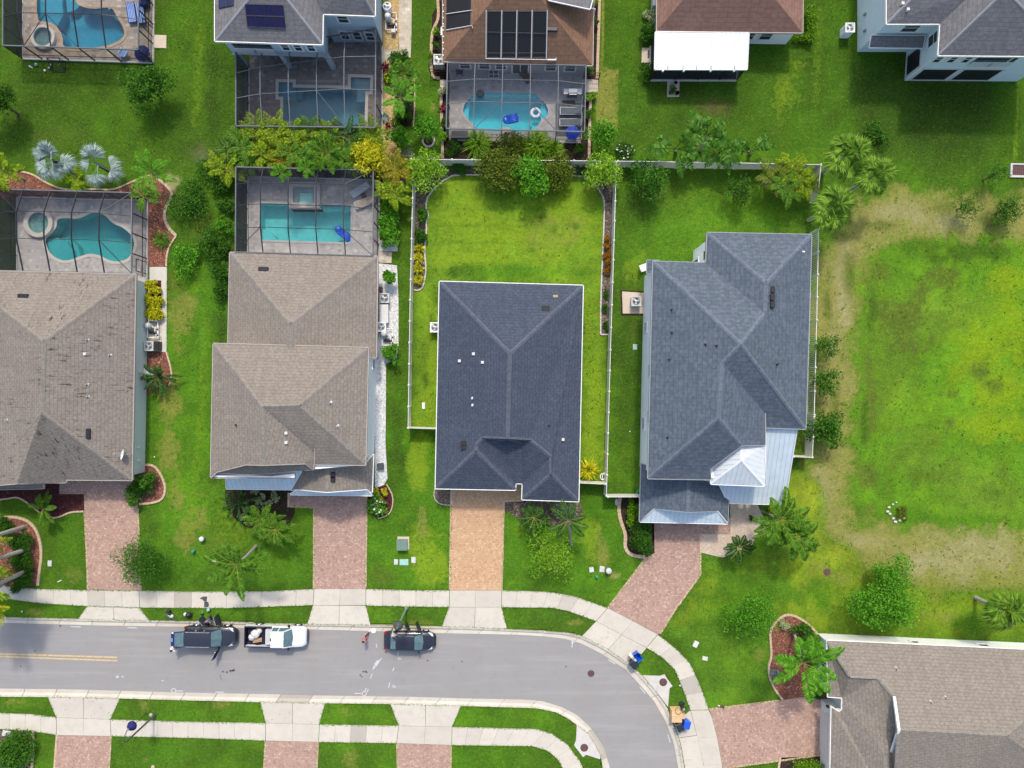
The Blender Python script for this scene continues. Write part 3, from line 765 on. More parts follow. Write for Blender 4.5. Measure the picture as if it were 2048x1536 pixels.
# drain aprons and covers
mb = MB()
mb.prism(G([(1285.5,1350.5),(1320,1351.5),(1329,1348.5),(1334,1357),(1345,1372),(1339,1376),(1338.5,1381),(1335.8,1413.5),(1311.5,1382)]), -.12, .05)
mb.prism(G([(1153.5,1449.6),(1152,1480),(1148,1490),(1166,1514),(1172,1509),(1200,1518),(1201,1511),(1189.4,1488),(1175.4,1467)]), -.12, .05)
tag(mb.build('drain_apron', M['conc2']), kind='structure')
def cover(px, py, r, z, label):
    t = thing('manhole_cover', label, 'manhole cover', W(px, py, z), 'round iron covers')
    mb = MB(); mb.lathe(W(px, py, z), [(r, -.03), (r, .006), (r * .97, .012)], 24); mb.build('rim', M['cover'], t)
    mb = MB(); mb.lathe(W(px, py, z), [(r * .9, .0), (r * .9, .016), (r * .86, .02)], 24)
    for a in range(4):
        mb.torus(W(px, py, z + .021), r * (.2 + .19 * a), .012, 18, 4)
    mb.build('lid', M['cover'], t)
cover(1182, 1347, .33, -.098, 'rusty round cover set in the asphalt on the bend')
cover(1326.5, 1364.5, .38, .052, 'dark round cover on the concrete drain apron beside the kerb')
cover(1168.5, 1495.5, .38, .052, 'round brown cover on the inner-bend drain apron')
cover(1654.5, 1144, .34, .0, 'brown round cover in the dry grass of the open lot')
t = thing('drain_inlet', 'rectangular dark grated drain with pale concrete rim at the right edge', 'drain', W(2040, 341))
mb = MB()
for p in ([(2020,327),(2075,328),(2075,331),(2024,330)], [(2020,327),(2024,330),(2023,351),(2019,355)], [(2019,355),(2023,351),(2075,352),(2075,356)]): mb.prism(G(p), -.1, .12)
mb.build('rim', M['conc2'], t)
mb = MB(); mb.prism(G([(2024,330),(2075,331),(2075,352),(2023,351)]), -.1, .05)
for k in range(12): mb.box(W(2026 + k * 4.2, 341).x - .02, W(2026 + k * 4.2, 341).x + .02, W(0, 351).y, W(0, 331).y, .05, .075)
mb.build('grate', M['cover'], t)
# ---------------------------------------------------------------- planting beds, gravel, paths, edging
def bed(name, pts, mat, z=.03, kind='structure', sm=0):
    if sm: pts = smooth_line(pts, sm, True)
    return flat(name, [pts], z, mat, kind, .1)
bed('mulch_bed', [(15,346),(25,343),(61,345),(96,368),(132,381),(190,378),(228,381),(266,363),(300,350),(318,358),(347,384),(340,400),(328,424),(333,452),(353,472),(340,490),(334,510),(333,533.5),(296,533.5),(296,405),(37,400),(-20,398),(-20,350)], M['mulch_red'])
bed('mulch_bed', [(0,975),(86,960),(119,960),(119,988),(168,989),(168.5,1022.5),(140.6,1023.5),(121,1034),(101.5,1036),(66,1013),(37,993),(19.5,997),(-40,1005),(-40,960)], M['mulch_dark'])
bed('mulch_bed', [(-40,1035),(0,1035),(29,1033),(54.7,1040),(70,1054),(80,1077),(84,1108),(80,1140),(76,1171),(40,1174),(10,1170),(-40,1160)], M['mulch_red'])
bed('mulch_bed', [(296,703),(333,703),(344,742),(343,760),(338,772),(296,790)], M['mulch_red'])
bed('mulch_bed', [(286,930),(300,929),(313,934),(327,958),(332,978),(326,999),(305,1006),(278,1008),(276.5,955)], M['mulch_red'])
bed('mulch_bed', [(451,970),(590,970),(577,985),(577,1013),(590,1013),(588,1035),(565,1060),(520,1062),(480,1050),(450,1010)], M['soil'], sm=1)
bed('mulch_bed', [(734,978),(750,976),(773,968),(786,990),(786,1012),(778,1030),(756,1037),(734,1022)], M['mulch_dark'], sm=1)
bed('gravel_strip', [(750,526),(794,531),(797,600),(797,690),(793,716),(772,728),(772,787),(771,888),(775,957),(768,970),(750,976)], M['gravel_white'])
bed('gravel_strip', [(756,480),(796,484),(795,502.5),(756,503)], M['gravel_white'])
bed('stone_step', [(757,503.4),(784,504),(783,526),(757,525.6)], M['pav_path'], .035)
bed('mulch_bed', [(828.5,334),(1226,338),(1222,500),(1219,669),(1199,669),(1201.5,589),(1209,422),(1208,399),(1201.5,384),(1176,354),(1140.6,350.6),(931,350),(897,352),(856,389),(851,417),(859,429),(852,445),(853.6,462),(848.6,503),(853,538),(847,574),(838,581),(826,580),(825,500)], M['mulch_brown'])
bed('mulch_bed', [(885,276),(1186,280),(1182,331),(886,329)], M['soil'])
bed('mulch_bed', [(870.5,975),(867,989),(872,1003),(885,1009.5),(902.2,1010),(902.2,970)], M['mulch_brown'])
bed('mulch_bed', [(1008.4,1003),(1046.4,1001.6),(1157,1000),(1164,1015),(1165,1028),(1157,1042),(1135,1050),(1102,1053),(1045,1044),(1020,1026),(1008.4,1020)], M['mulch_brown'])
bed('mulch_bed', [(1240,995),(1283,995),(1283,1046),(1308,1047),(1309,1106),(1292,1113.5),(1270,1112),(1256,1106),(1249,1092),(1252,1069),(1241,1042),(1237,1018)], M['soil'])
bed('sand_path', [(1460.4,1000),(1510,1000),(1530,1040),(1538,1060),(1515,1067),(1500,1098),(1444,1115),(1402,1105),(1402,1068),(1460.4,1068.5)], M['sand'])
bed('mulch_bed', [(1539,1258),(1561,1233),(1579,1227.6),(1604,1238),(1629.6,1260),(1645,1285),(1650,1396),(1621,1391),(1565,1399),(1550,1380),(1539,1357),(1536,1331),(1543,1314),(1541,1285)], M['mulch_red'])
bed('mulch_bed', [(1560,1515),(1640,1512),(1640,1600),(1550,1600)], M['soil'])
bed('mulch_bed', [(440,318),(800,318),(812,350),(812,395),(760,395),(759,352),(480,345),(440,352)], M['soil'])
bed('gravel_strip', [(766,0),(800,0),(797,100),(806,130),(800,200),(798,262),(800,318),(766,318)], M['gravel_gold'])
bed('paver_path', [(798,-60),(824,-60),(823,60),(821.5,115),(798,118)], M['pav_path'], .04)
bed('paver_path', [(766,99),(797.6,100),(797.6,124),(766,124)], M['pav_path'], .04)
bed('mulch_bed', [(784,150),(828,150),(830,205),(828,250),(800,255),(790,200)], M['soil'], .034, sm=1)
bed('mulch_bed', [(864,30),(880,0),(900,0),(900,160),(866,155),(863,100)], M['soil'])
bed('mulch_bed', [(884,160),(898,160),(898,282),(886,282)], M['soil'])
bed('mulch_bed', [(1176,0),(1198,0),(1194,160),(1166,160)], M['soil']); bed('mulch_bed', [(1166,186),(1180,186),(1178,282),(1164,282)], M['soil'])
bed('concrete_pad', [(308.6,70),(333.5,71),(333,97),(308.6,96)], M['pad'], .06)
bed('concrete_pad', [(880,160),(897,160),(897,186),(881,186)], M['pav_path'], .05)
bed('concrete_pad', [(1167,158),(1196,160),(1196,185.5),(1167,185)], M['pad'], .05)
bed('concrete_pad', [(1283.5,96),(1308,96),(1308,126),(1283,126)], M['pad'], .06)
bed('concrete_pad', [(1334.5,157.5),(1359,157.5),(1358,194),(1334,194)], M['pad'], .06)
bed('concrete_pad', [(1244,583),(1290,586),(1290,627),(1245.5,627)], M['pad'], .05)
bed('mulch_bed', [(1241,580),(1294,583),(1293,631),(1242,631)], M['soil'], .01)
bed('side_path', [(299.6,534),(334,534),(333.6,704),(324,704),(323,561),(299.6,561)], M['edgew'], .05)
bed('mulch_bed', [(291,561.6),(322.6,561.6),(323,640),(291,640)], M['mulch_dark'], .03)
bed('concrete_pad', [(296,640.4),(323.4,640.4),(323.4,702.6),(296,702.6)], M['pav_path'], .03)
def edging(pts, w=.16, z=.1, mat='edge', sm=2):
    mb = MB()
    pts = smooth_line(pts, sm)
    _, L = resample(pts, 8)
    n = max(2, int(L / 21 / .35))
    P, _ = resample(pts, n * 2 + 1)
    for k in range(n):    # cast in short blocks
        seg = G([tuple(p) for p in P[2 * k:2 * k + 3]])
        seg[0] = seg[0] + (seg[1] - seg[0]) * .06; seg[-1] = seg[-1] + (seg[1] - seg[-1]) * .06
        mb.strip(seg, w, -.06, z + random.uniform(-.006, .006))
    tag(mb.build('bed_edging', M[mat]), kind='structure')
edging([(25,343),(61,345),(96,368),(132,381),(190,378),(228,381),(266,363),(300,350)]); edging([(318,358),(347,384),(340,400),(328,424),(333,452),(353,472)], .26); edging([(353,472),(340,490),(334,510),(333,533)])
edging([(-30,1003),(19.5,997),(37,993),(66,1013),(80,1025)], .14); edging([(101.5,1036),(121,1034),(140.6,1023.5),(168,1022.5)], .16)
edging([(-30,1035),(0,1035),(29,1033),(54.7,1040),(70,1054),(80,1077),(84,1108),(80,1140),(76,1171)], .24)
edging([(333,703),(344,742),(343,760),(338,772)], .14); edging([(286,930),(300,929),(313,934),(327,958),(332,978),(326,999),(305,1006),(279,1008)], .2)
edging([(773,968),(786,990),(786,1012),(778,1030),(756,1037)], .1)
edging([(1201,669),(1201.5,589),(1209,422),(1208,399),(1201.5,384),(1176,354),(1140.6,350.6)], .13, .1, 'edgew', 1); edging([(931,350),(897,352),(856,389),(851,417),(859,429),(852,445),(853.6,462),(848.6,503),(853,538),(847,574),(838,581),(828,580)], .13, .1, 'edgew', 1); edging([(931,350),(1000,350.5),(1140,350.6)], .11, .1, 'edgew'); edging([(1201,669),(1219,669)], .13, .1, 'edgew', 0)
edging([(870.5,975),(867,989),(872,1003),(885,1009.5),(902,1010)], .07, .08, 'edgew')
edging([(1240,995),(1237,1018),(1241,1042),(1252,1069),(1249,1092),(1256,1106),(1270,1112),(1290,1114)], .32, .08)
edging([(1645,1285),(1629.6,1260),(1604,1238),(1579,1227.6),(1561,1233),(1539,1258),(1541,1285),(1543,1314),(1536,1331),(1539,1357),(1550,1380),(1565,1399)], .2)
edging([(1560,1514),(1556,1540),(1550,1600)], .2)
edging([(875.5,-40),(875.5,0),(878,38),(868,56),(863,75),(862,140),(866,156),(880,157)], .26, .14); edging([(882,186),(884,250),(885.5,317)], .26, .14); edging([(1199,-40),(1199,0),(1196.5,80),(1194,158)], .26, .14); edging([(1181,188),(1179,250),(1178,318)], .26, .14)
edging([(829,150),(830,205),(827,255)], .12); edging([(66,1459),(67.5,1485),(64,1545)], .2)
bed('mulch_bed', [(-40,1462),(58,1462.5),(64.5,1470),(64,1560),(-40,1560)], M['mulch_brown'])

# ---------------------------------------------------------------- pools: deck with an opening, basin, coping, water
def deck(pts, holes, mat, z=.06, name='pool_deck'):
    loops = [[Vector((p.x, p.y, 0)) for p in G(L_)] for L_ in [pts] + holes]
    tris = geometry.tessellate_polygon(loops)
    vs = [v for L_ in loops for v in L_]
    mb = MB()
    mb.mesh([(v.x, v.y, z) for v in vs], [t for t in tris])
    n = len(loops[0])
    mb.mesh([(v.x, v.y, q) for q in (z, -.1) for v in loops[0]], [(i, (i + 1) % n, n + (i + 1) % n, n + i) for i in range(n)])
    o = mb.build(name, mat)
    bm = bmesh.new(); bm.from_mesh(o.data)
    for f in bm.faces:
        if abs(f.normal.z) > .5 and f.normal.z < 0: f.normal_flip()
    bm.to_mesh(o.data); bm.free()
    return tag(o, kind='structure')
def plaster(name, c):
    m = MT(name, .7, .2)
    m.base(m.ramp(m.noise(2, 5, .65), [(.3, tuple(x * .85 for x in c)), (.7, c)]))
    return m.m
def pool(label, pts, mat_floor, tint, coping, depth=1.5, shelves=(), z=.06, cw=.28, water=-.06):
    c = sum(G(pts), Vector()) / len(pts)
    t = thing('swimming_pool', label, 'pool', (c.x, c.y, 0))
    P = G(pts); n = len(P)
    mb = MB()
    mb.mesh([(p.x, p.y, q) for q in (z, -depth) for p in P], [(n + i, n + (i + 1) % n, (i + 1) % n, i) for i in range(n)])
    loops = [[Vector((p.x, p.y, 0)) for p in P]]
    mb.mesh([(p.x, p.y, -depth) for p in P], geometry.tessellate_polygon(loops))
    mb.build('basin', mat_floor, t)
    for s_, zz in shelves:
        mb = MB(); mb.prism(G(s_), -depth + .01, zz); mb.build('step', mat_floor, t)
    mb = MB(); mb.strip(P, cw, z - .02, z + .035, closed=True); mb.build('coping', coping, t)
    mb = MB(); mb.mesh([(p.x, p.y, water) for p in P], geometry.tessellate_polygon(loops)); mb.build('water', watermat('pool water', tint), t)
    return t
def circ(cx, cy, r, n=24, a0=0, a1=360, sx=1):
    return [(cx + r * sx * math.cos(R(a0 + (a1 - a0) * i / (n if a1 - a0 == 360 else n - 1))), cy + r * math.sin(R(a0 + (a1 - a0) * i / (n if a1 - a0 == 360 else n - 1)))) for i in range(n)]
def spa(t, cx, cy, r, ro, h, mat, floor, tint, water_z=None):
    """round raised spa with a seat ring"""
    c = W(cx, cy); k = H / F
    mb = MB(); mb.lathe((c.x, c.y, 0), [(ro * k, -1.4), (ro * k, h), (r * k, h), (r * k, -1.0)], 28); mb.build('spa_wall', mat, t)
    mb = MB(); mb.lathe((c.x, c.y, 0), [(r * k, -1.0), (r * k * .99, -.95)], 28); mb.build('spa_floor', floor, t)
    mb = MB(); mb.prism([(c.x + r * k * .98 * math.cos(a), c.y + r * k * .98 * math.sin(a)) for a in [R(60 + i * 12) for i in range(18)]] + [(c.x + r * k * .35 * math.cos(a), c.y + r * k * .35 * math.sin(a)) for a in [R(264 - i * 12) for i in range(18)]], -1, -.35); mb.build('spa_seat', floor, t)
    mb = MB(); mb.lathe((c.x, c.y, 0), [(r * k * .995, h - .12), (r * k * .99, h - .119)], 28); mb.build('spa_water', watermat('spa water', tint), t)
PLA = plaster('blue plaster', (.25, .47, .54)); PLB = plaster('slate plaster', (.42, .56, .6)); PLC = plaster('turquoise plaster', (.3, .76, .8)); PLG = plaster('teal plaster', (.32, .6, .58)); PLH = plaster('mint plaster', (.55, .82, .78)); PLP = plaster('pale step plaster', (.7, .82, .86))
M['cop_brown'] = concrete('brown coping stone', (.48, .36, .24), .5); M['cop_cream'] = concrete('cream coping stone', (.62, .57, .5), .4); M['cop_grey'] = concrete('grey coping stone', (.5, .47, .46), .4)
deck(DECK_A, [POOL_A], M['pav_beige']); deck(DECK_B, [POOL_B], M['pav_dark']); deck(DECK_C, [POOL_C], M['pav_grey']); deck(DECK_G, [POOL_G], M['pav_grey']); deck(DECK_H, [POOL_H], M['pav_grey'])
t = pool('free-form blue pool with round spa and pale sun shelf at top left', POOL_A, PLA, (.34, .74, .84), M['cop_brown'], 1.5, [([(71,-30),(118,-30),(119,8),(121,24),(114,38),(107,50),(88,46),(72,44)], -.45), ([(120,-20),(152,-20),(152,0),(140,12),(124,16)], -.8), ([(214,16),(226,17),(231,22),(238,36),(232,38),(222,30)], -.5)])
spa(t, 90.5, 77, 18.5, 24, .42, M['cop_cream'], PLP, (.75, .9, .95))
t = pool('dark blue rectangular pool with stepped corners and cream coping', POOL_B, PLB, (.44, .72, .78), M['cop_cream'], 1.5, [([(699.3,152.3),(743.7,154),(742.7,186),(733.7,186.3),(733,200),(712,200),(712,176),(699.3,175.4)], -.4), ([(556,163),(588,163.5),(588,196),(565,196.5),(556,196)], -.35), ([(566,173),(600,173.5),(600,190),(566,190)], -.75)])
t = pool('bright turquoise pool with scalloped ends and inflatables afloat', POOL_C, PLC, (.42, .9, .95), M['cop_grey'], 1.4, [([(927,208),(939,196),(936,240),(931,237),(924,223)], -.4), ([(1083,200),(1092,206),(1098.5,219.6),(1097,232),(1084,242),(1080,230),(1082,212)], -.35), ([(1066,240),(1083,243),(1073,260),(1062,264)], -.5)])
mb = MB(); mb.prism(G(circ(1012, 270, 16, 24)), -.3, .09); mb.build('bubbler_pad', M['cop_grey'], t)
t = pool('teal free-form pool with round spa and curved sun shelf, second row', POOL_G, PLG, (.4, .8, .82), M['cop_cream'], 1.5, [([(90,478),(112,474),(130,482),(142,500),(146,522),(124,523),(102,512),(91,492)], -.3), ([(112,472),(130,474),(146,488),(153,512),(147,520),(140,500),(128,482)], -.75), ([(240,520),(262,512),(258,522),(249,524)], -.4)])
spa(t, 81.3, 447, 20.5, 29, .4, M['cop_cream'], PLG, (.75, .92, .92))
t = pool('rectangular turquoise pool with square raised spa, second row', POOL_H, PLH, (.46, .84, .86), M['cop_grey'], 1.4, [([(643,410),(703,411),(703,420),(643,419)], -.4), ([(520.5,455),(534,460),(546,470),(552,481.5),(520.5,481)], -.45)], cw=.2)
mb = MB()
for p in ([(578.7,366),(641.7,366),(641.7,374.7),(578.7,374.7)], [(578.7,407.8),(641.7,407.8),(641.7,417),(578.7,417)], [(578.7,374.7),(587.6,374.7),(587.6,407.8),(578.7,407.8)], [(630,374.7),(641.7,374.7),(641.7,407.8),(630,407.8)]): mb.prism(G(p), -1.38, .4)
mb.build('spa_wall', M['cop_cream'], t)
mb = MB(); mb.prism(G([(587.8,375),(629.8,375),(629.8,407.6),(587.8,407.6)]), -.4, -.02); mb.build('spa_floor', PLH, t)
mb = MB(); mb.prism(G([(600,387),(626,387),(626,407),(600,407)]), -.1, .1); mb.build('spa_seat', PLH, t)
mb = MB(); mb.poly([W(a, b, 0) + Vector((0, 0, .26)) for a, b in ((587.8,375),(629.8,375),(629.8,407.6),(587.8,407.6))]); mb.build('spa_water', watermat('spa water', (.8, .95, .94)), t)

# ---------------------------------------------------------------- screened pool enclosures
def cage(label, quad, ze, zp, us, vs, walls, brace=(), frame='bronze', doors=()):
    """quad: eave corners NW NE SE SW in photo pixels at height ze; us, vs: frame lines; walls: sides carrying screen"""
    Q = [W(a, b, ze) for a, b in quad]
    def P(u, v, z):
        top = Q[0].lerp(Q[1], u); bot = Q[3].lerp(Q[2], u)
        p = top.lerp(bot, v); return Vector((p.x, p.y, z))
    def zz(i, j):
        return ze if (i in (0, len(us) - 1) and ('W' if i == 0 else 'E') in walls) or j in (0, len(vs) - 1) else zp
    c = P(.5, .5, 0)
    t = thing('pool_enclosure', label, 'pool enclosure', (c.x, c.y, .05), 'screened pool enclosures')
    fm = M[frame]
    g = [[P(u, v, zz(i, j)) for j, v in enumerate(vs)] for i, u in enumerate(us)]
    nu, nv = len(us), len(vs)
    for i in range(1, nu - 1):
        mb = MB()
        for j in range(nv - 1): mb.bar(g[i][j], g[i][j + 1], .07, .13)
        mb.build('roof_beam', fm, t)
    for j in range(1, nv - 1):
        mb = MB()
        for i in range(nu - 1): mb.bar(g[i][j], g[i + 1][j], .05, .06)
        mb.build('purlin', fm, t)
    mb = MB()
    for a, b in ((0, 1), (1, 2), (2, 3), (3, 0)): mb.bar(Q[a], Q[b], .09, .14)
    mb.build('eave_beam', M['alu'], t)
    for (i, j, k, l) in brace:
        mb = MB(); mb.bar(g[i][j], g[k][l], .05, .05); mb.build('brace', fm, t)
    mb = MB()
    for i in range(nu - 1):
        for j in range(nv - 1):
            mb.poly([q + Vector((0, 0, .03)) for q in (g[i][j], g[i][j + 1], g[i + 1][j + 1], g[i + 1][j])])
    mb.build('roof_screen', M['screen'], t)
    sides = {'N': (0, 1), 'E': (1, 2), 'S': (2, 3), 'W': (3, 0)}
    z0 = .08
    for w in walls:
        a, b = [Q[k] for k in sides[w]]
        ns = (nu - 1) if w in 'NS' else max(2, nv)
        fr = (us if w == 'N' else [1 - u for u in us[::-1]]) if w in 'NS' else [k / ns for k in range(ns + 1)]
        mb = MB(); mb.poly([(a.x, a.y, z0), (b.x, b.y, z0), (b.x, b.y, ze), (a.x, a.y, ze)]); mb.build('wall_screen', M['screenn' if w in 'NW' else 'screeno'], t)
        mb = MB(); mb.bar((a.x, a.y, z0), (b.x, b.y, z0), .12, .2); mb.build('base_rail', M['trim'], t)
        mb = MB(); mb.bar((a.x, a.y, .95), (b.x, b.y, .95), .05, .05); mb.build('chair_rail', fm, t)
        for k, f_ in enumerate(fr):
            if f_ > .999 and w not in doors: continue
            p = a.lerp(b, f_)
            mb = MB(); mb.bar((p.x, p.y, z0), (p.x, p.y, ze), .09, .09); mb.build('post', fm, t)
    for w, f0, f1 in doors and [(d[0], d[1], d[2]) for d in doors] or []:
        a, b = [Q[k] for k in sides[w]]
        p, q = a.lerp(b, f0), a.lerp(b, f1)
        mb = MB()
        for z_ in (.12, 1.0, 2.05): mb.bar((p.x, p.y, z_), (q.x, q.y, z_), .06, .07)
        for r_ in (p, q): mb.bar((r_.x, r_.y, .1), (r_.x, r_.y, 2.08), .06, .06)
        mb.build('door_frame', fm, t)
    return t
cage('dark screen enclosure over the top-left pool beside blue loungers', [(6,-60),(278,-60),(276.5,99.6),(6,91)], 2.75, 3.55, [0, .152, .355, .558, .762, 1], [0, .25, .62, 1], 'WES', [(2,2,3,3),(1,3,2,2)], doors=[('E', .55, .66)])
cage('grey screen enclosure over the dark blue pool behind the solar roof', [(472,105),(751.5,57),(751,255),(472,252)], 3.3, 3.9, [0, .19, .39, .59, .785, 1], [0, .28, .62, 1], 'WES', [(3,2,4,3)], frame='alu')
cage('screen enclosure over the bright turquoise pool below the brown roof', [(895,126),(1172,131),(1169,263.6),(892.4,257)], 3.0, 3.6, [0, .2, .4, .6, .8, 1], [0, .28, .62, 1], 'WES', [(1,3,2,2),(3,2,4,3)], frame='alu', doors=[('E', .25, .4)])
cage('wide dark screen enclosure over the teal free-form pool', [(-8,378),(264,385.5),(263,547),(-8,541)], 2.85, 3.75, [0, .2, .4, .6, .8, 1], [0, .29, .62, 1], 'NWE', [(4,2,5,3),(0,0,1,1),(4,1,5,0)], doors=[('E', .8, .95)])
cage('dark screen enclosure over the pool with the square spa', [(472,334),(746.5,340.5),(746,512),(471,504)], 3.0, 3.75, [0, .2, .4, .6, .8, 1], [0, .2, .45, .72, 1], 'NWE', [(4,3,5,4),(0,4,1,3),(4,1,5,0)], doors=[('W', .02, .16)])
# ---------------------------------------------------------------- houses
SH_TAUPE = shingle('taupe shingles', (.18, .153, .125), (.255, .222, .185), (.335, .3, .26), .5)
SH_TAUPE2 = shingle('weathered taupe shingles', (.175, .15, .125), (.25, .218, .183), (.33, .297, .26), .5, streak=1.0)
SH_NAVY = shingle('navy slate shingles', (.048, .06, .084), (.072, .088, .118), (.108, .126, .16), .55)
SH_SLATE = shingle('blue grey shingles', (.07, .088, .112), (.11, .134, .164), (.175, .202, .23), .5, bw=.3, bh=.2)
SH_GREY = shingle('mid grey shingles', (.13, .128, .132), (.19, .186, .188), (.26, .255, .255), .5, bw=.3, bh=.18)
SH_BROWN = shingle('brown shingles', (.175, .1, .062), (.245, .145, .093), (.31, .19, .125), .5, bw=.36, bh=.2)
SH_ROSE = shingle('rosy brown shingles', (.2, .11, .082), (.265, .155, .118), (.32, .2, .155), .5, bw=.36, bh=.2)
M['metal_blue'] = metalroof('pale blue metal roof', (.6, .69, .73))
M['metal_white'] = metalroof('white metal roof', (.7, .74, .74))
M['patio_roof'] = metalroof('white patio roof', (.86, .87, .88))
WL_WHITE = stucco('white stucco', (.86, .88, .88), .05); WL_MINT = stucco('pale green grey stucco', (.56, .62, .60)); WL_BLUE = stucco('blue grey stucco', (.46, .56, .63)); WL_ICE = stucco('ice blue stucco', (.68, .78, .82)); WL_CREAM = stucco('cream stucco', (.72, .74, .7)); WL_GREY = stucco('grey stucco', (.4, .4, .41))
M['gutter'] = plain('white gutter', (.82, .81, .76), .4, .4, .06)
M['ridge_lt'] = shingle('ridge cap', (.08, .094, .12), (.115, .133, .165), (.16, .18, .215), .5)
M['ridge_tp'] = shingle('ridge cap taupe', (.19, .17, .142), (.275, .25, .215), (.35, .325, .285), .5)
M['ridge_sl'] = shingle('ridge cap slate', (.11, .135, .168), (.16, .19, .228), (.23, .26, .295), .5)

ROOFS = {}
def roof(parent, faces, mat, ridge=None, trim='drip', name='roof', th=.2, rw=.17, gutter=True):
    """faces: lists of (px, py, z). Shingle rows follow the contour of every slope."""
    vs = []; key = {}
    def vid(p):
        k = (round(p[0], 1), round(p[1], 1))
        if k not in key: key[k] = len(vs); vs.append(W(p[0], p[1], p[2]))
        return key[k]
    fs = [[vid(p) for p in f] for f in faces]
    mb = MB(); cents = []; norms = []
    for f in fs:
        pts = [vs[i] for i in f]
        nrm = Vector((0, 0, 0))
        for i in range(len(pts)):
            a, b = pts[i], pts[(i + 1) % len(pts)]
            nrm += Vector(((a.y - b.y) * (a.z + b.z), (a.z - b.z) * (a.x + b.x), (a.x - b.x) * (a.y + b.y)))
        nrm.normalize()
        if nrm.z < 0: nrm = -nrm; pts = pts[::-1]
        u = Vector((0, 0, 1)).cross(nrm)
        u = u.normalized() if u.length > .02 else Vector((1, 0, 0))
        v = nrm.cross(u)
        mb.poly(pts, uv=[(p.dot(u) + 50, p.dot(v) + 50) for p in pts])
        cents.append(sum(pts, Vector()) / len(pts)); norms.append(nrm)
    o = mb.build(name, mat, parent)
    ROOFS.setdefault(parent.name, []).append([(f, [vs[i] for i in f]) for f in fs])
    ed = {}
    for k, f in enumerate(fs):
        for i in range(len(f)):
            ed.setdefault(tuple(sorted((f[i], f[(i + 1) % len(f)]))), []).append(k)
    fb = MB(); rb = MB()
    for (a, b), ks in ed.items():
        A, B = vs[a], vs[b]
        if len(ks) == 1:
            m_ = (A + B) / 2; d = (B - A); d.z = 0
            if d.length < .05: continue
            n = Vector((-d.y, d.x, 0)).normalized()
            if n.dot(m_ - cents[ks[0]]) < 0: n = -n
            A2, B2 = A + n * .02, B + n * .02
            dz = Vector((0, 0, -th)); up = Vector((0, 0, .03))
            fb.mesh([A + up, B + up, B2 + n * .05 + up, A2 + n * .05 + up, A2 + n * .05 + dz, B2 + n * .05 + dz, B + dz, A + dz],
                    [(0, 1, 2, 3), (3, 2, 5, 4), (4, 5, 6, 7), (0, 3, 4, 7), (1, 2, 5, 6)])
        elif ridge is not None and len(ks) == 2:
            k, l = ks
            if (cents[l] - (A + B) / 2).dot(norms[k]) < -.03:      # a hip or ridge, not a valley
                d = (B - A).normalized()
                for q in ks:
                    s = norms[q].cross(d)
                    if s.dot(cents[q] - A) < 0: s = -s
                    e = norms[q] * .025
                    L = (B - A).length
                    rb.poly([A + e, B + e, B + e + s * rw, A + e + s * rw], uv=[(50, 50), (50 + L, 50), (50 + L, 50 + rw), (50, 50 + rw)])
    if fb.v: fb.build('fascia', M[trim], o)
    if ridge is not None and rb.v: rb.build('ridge_cap', ridge, o)
    return o
def rz(parent, px, py, default=3.0):
    """height of the roof seen at a photo pixel"""
    best = None
    for fl in ROOFS.get(parent.name, []):
        for f, pts in fl:
            for i in range(1, len(pts) - 1):
                tri = [pts[0], pts[i], pts[i + 1]]
                q = [PX(p) for p in tri]
                (x0, y0), (x1, y1), (x2, y2) = q
                den = (y1 - y2) * (x0 - x2) + (x2 - x1) * (y0 - y2)
                if abs(den) < 1e-6: continue
                a = ((y1 - y2) * (px - x2) + (x2 - x1) * (py - y2)) / den
                b = ((y2 - y0) * (px - x2) + (x0 - x2) * (py - y2)) / den
                if a >= -.01 and b >= -.01 and a + b <= 1.01:
                    z = a * tri[0].z + b * tri[1].z + (1 - a - b) * tri[2].z
                    if best is None or z > best: best = z
    return default if best is None else best
def walls(parent, outline, ze, mat, z0=-.05, inset=.38, name='wall', th=.2):
    """outline: eave corners (px at height ze), clockwise in the picture"""
    P = [W(a, b, ze) for a, b in outline]
    Q = offset_line(P, -inset, True)
    mb = MB(); mb.prism([(q.x, q.y) for q in Q], z0, ze - th + .02)
    mb.poly([(p.x, p.y, ze - th + .01) for p in P])
    mb.build(name, mat, parent)
    return [Vector((q.x, q.y, 0)) for q in Q]
def window(parent, A, B, f0, f1, z0, z1, nx=1, ny=2, kind='window', frame='white', glass='glass', d=.0):
    u = (B - A); u.z = 0
    n = Vector((-u.y, u.x, 0)).normalized()
    p, q = A + u * f0, A + u * f1
    e = n * (.025 + d)
    uu = u.normalized()
    up = Vector((0, 0, 1))
    mb = MB(); w = .07
    c = lambda s, z: p.lerp(q, s) + up * z + e
    for z in (z0, z1): mb.obox((c(0, z) + c(1, z)) / 2, (q - p) / 2 + uu * w, n * .045, up * w)
    for s in (0, 1): mb.obox((c(s, z0) + c(s, z1)) / 2, uu * w, n * .045, up * ((z1 - z0) / 2))
    for i in range(1, nx): mb.obox((c(i / nx, z0) + c(i / nx, z1)) / 2, uu * .035, n * .035, up * ((z1 - z0) / 2))
    for i in range(1, ny):
        z = z0 + (z1 - z0) * i / ny
        mb.obox((c(0, z) + c(1, z)) / 2, (q - p) / 2, n * .035, up * .03)
    f = mb.build(kind, M[frame], parent)
    mb = MB(); mb.obox((c(0, z0) + c(1, z1)) / 2, (q - p) / 2, n * .012, up * ((z1 - z0) / 2)); mb.build('pane', M[glass], f)
    return f
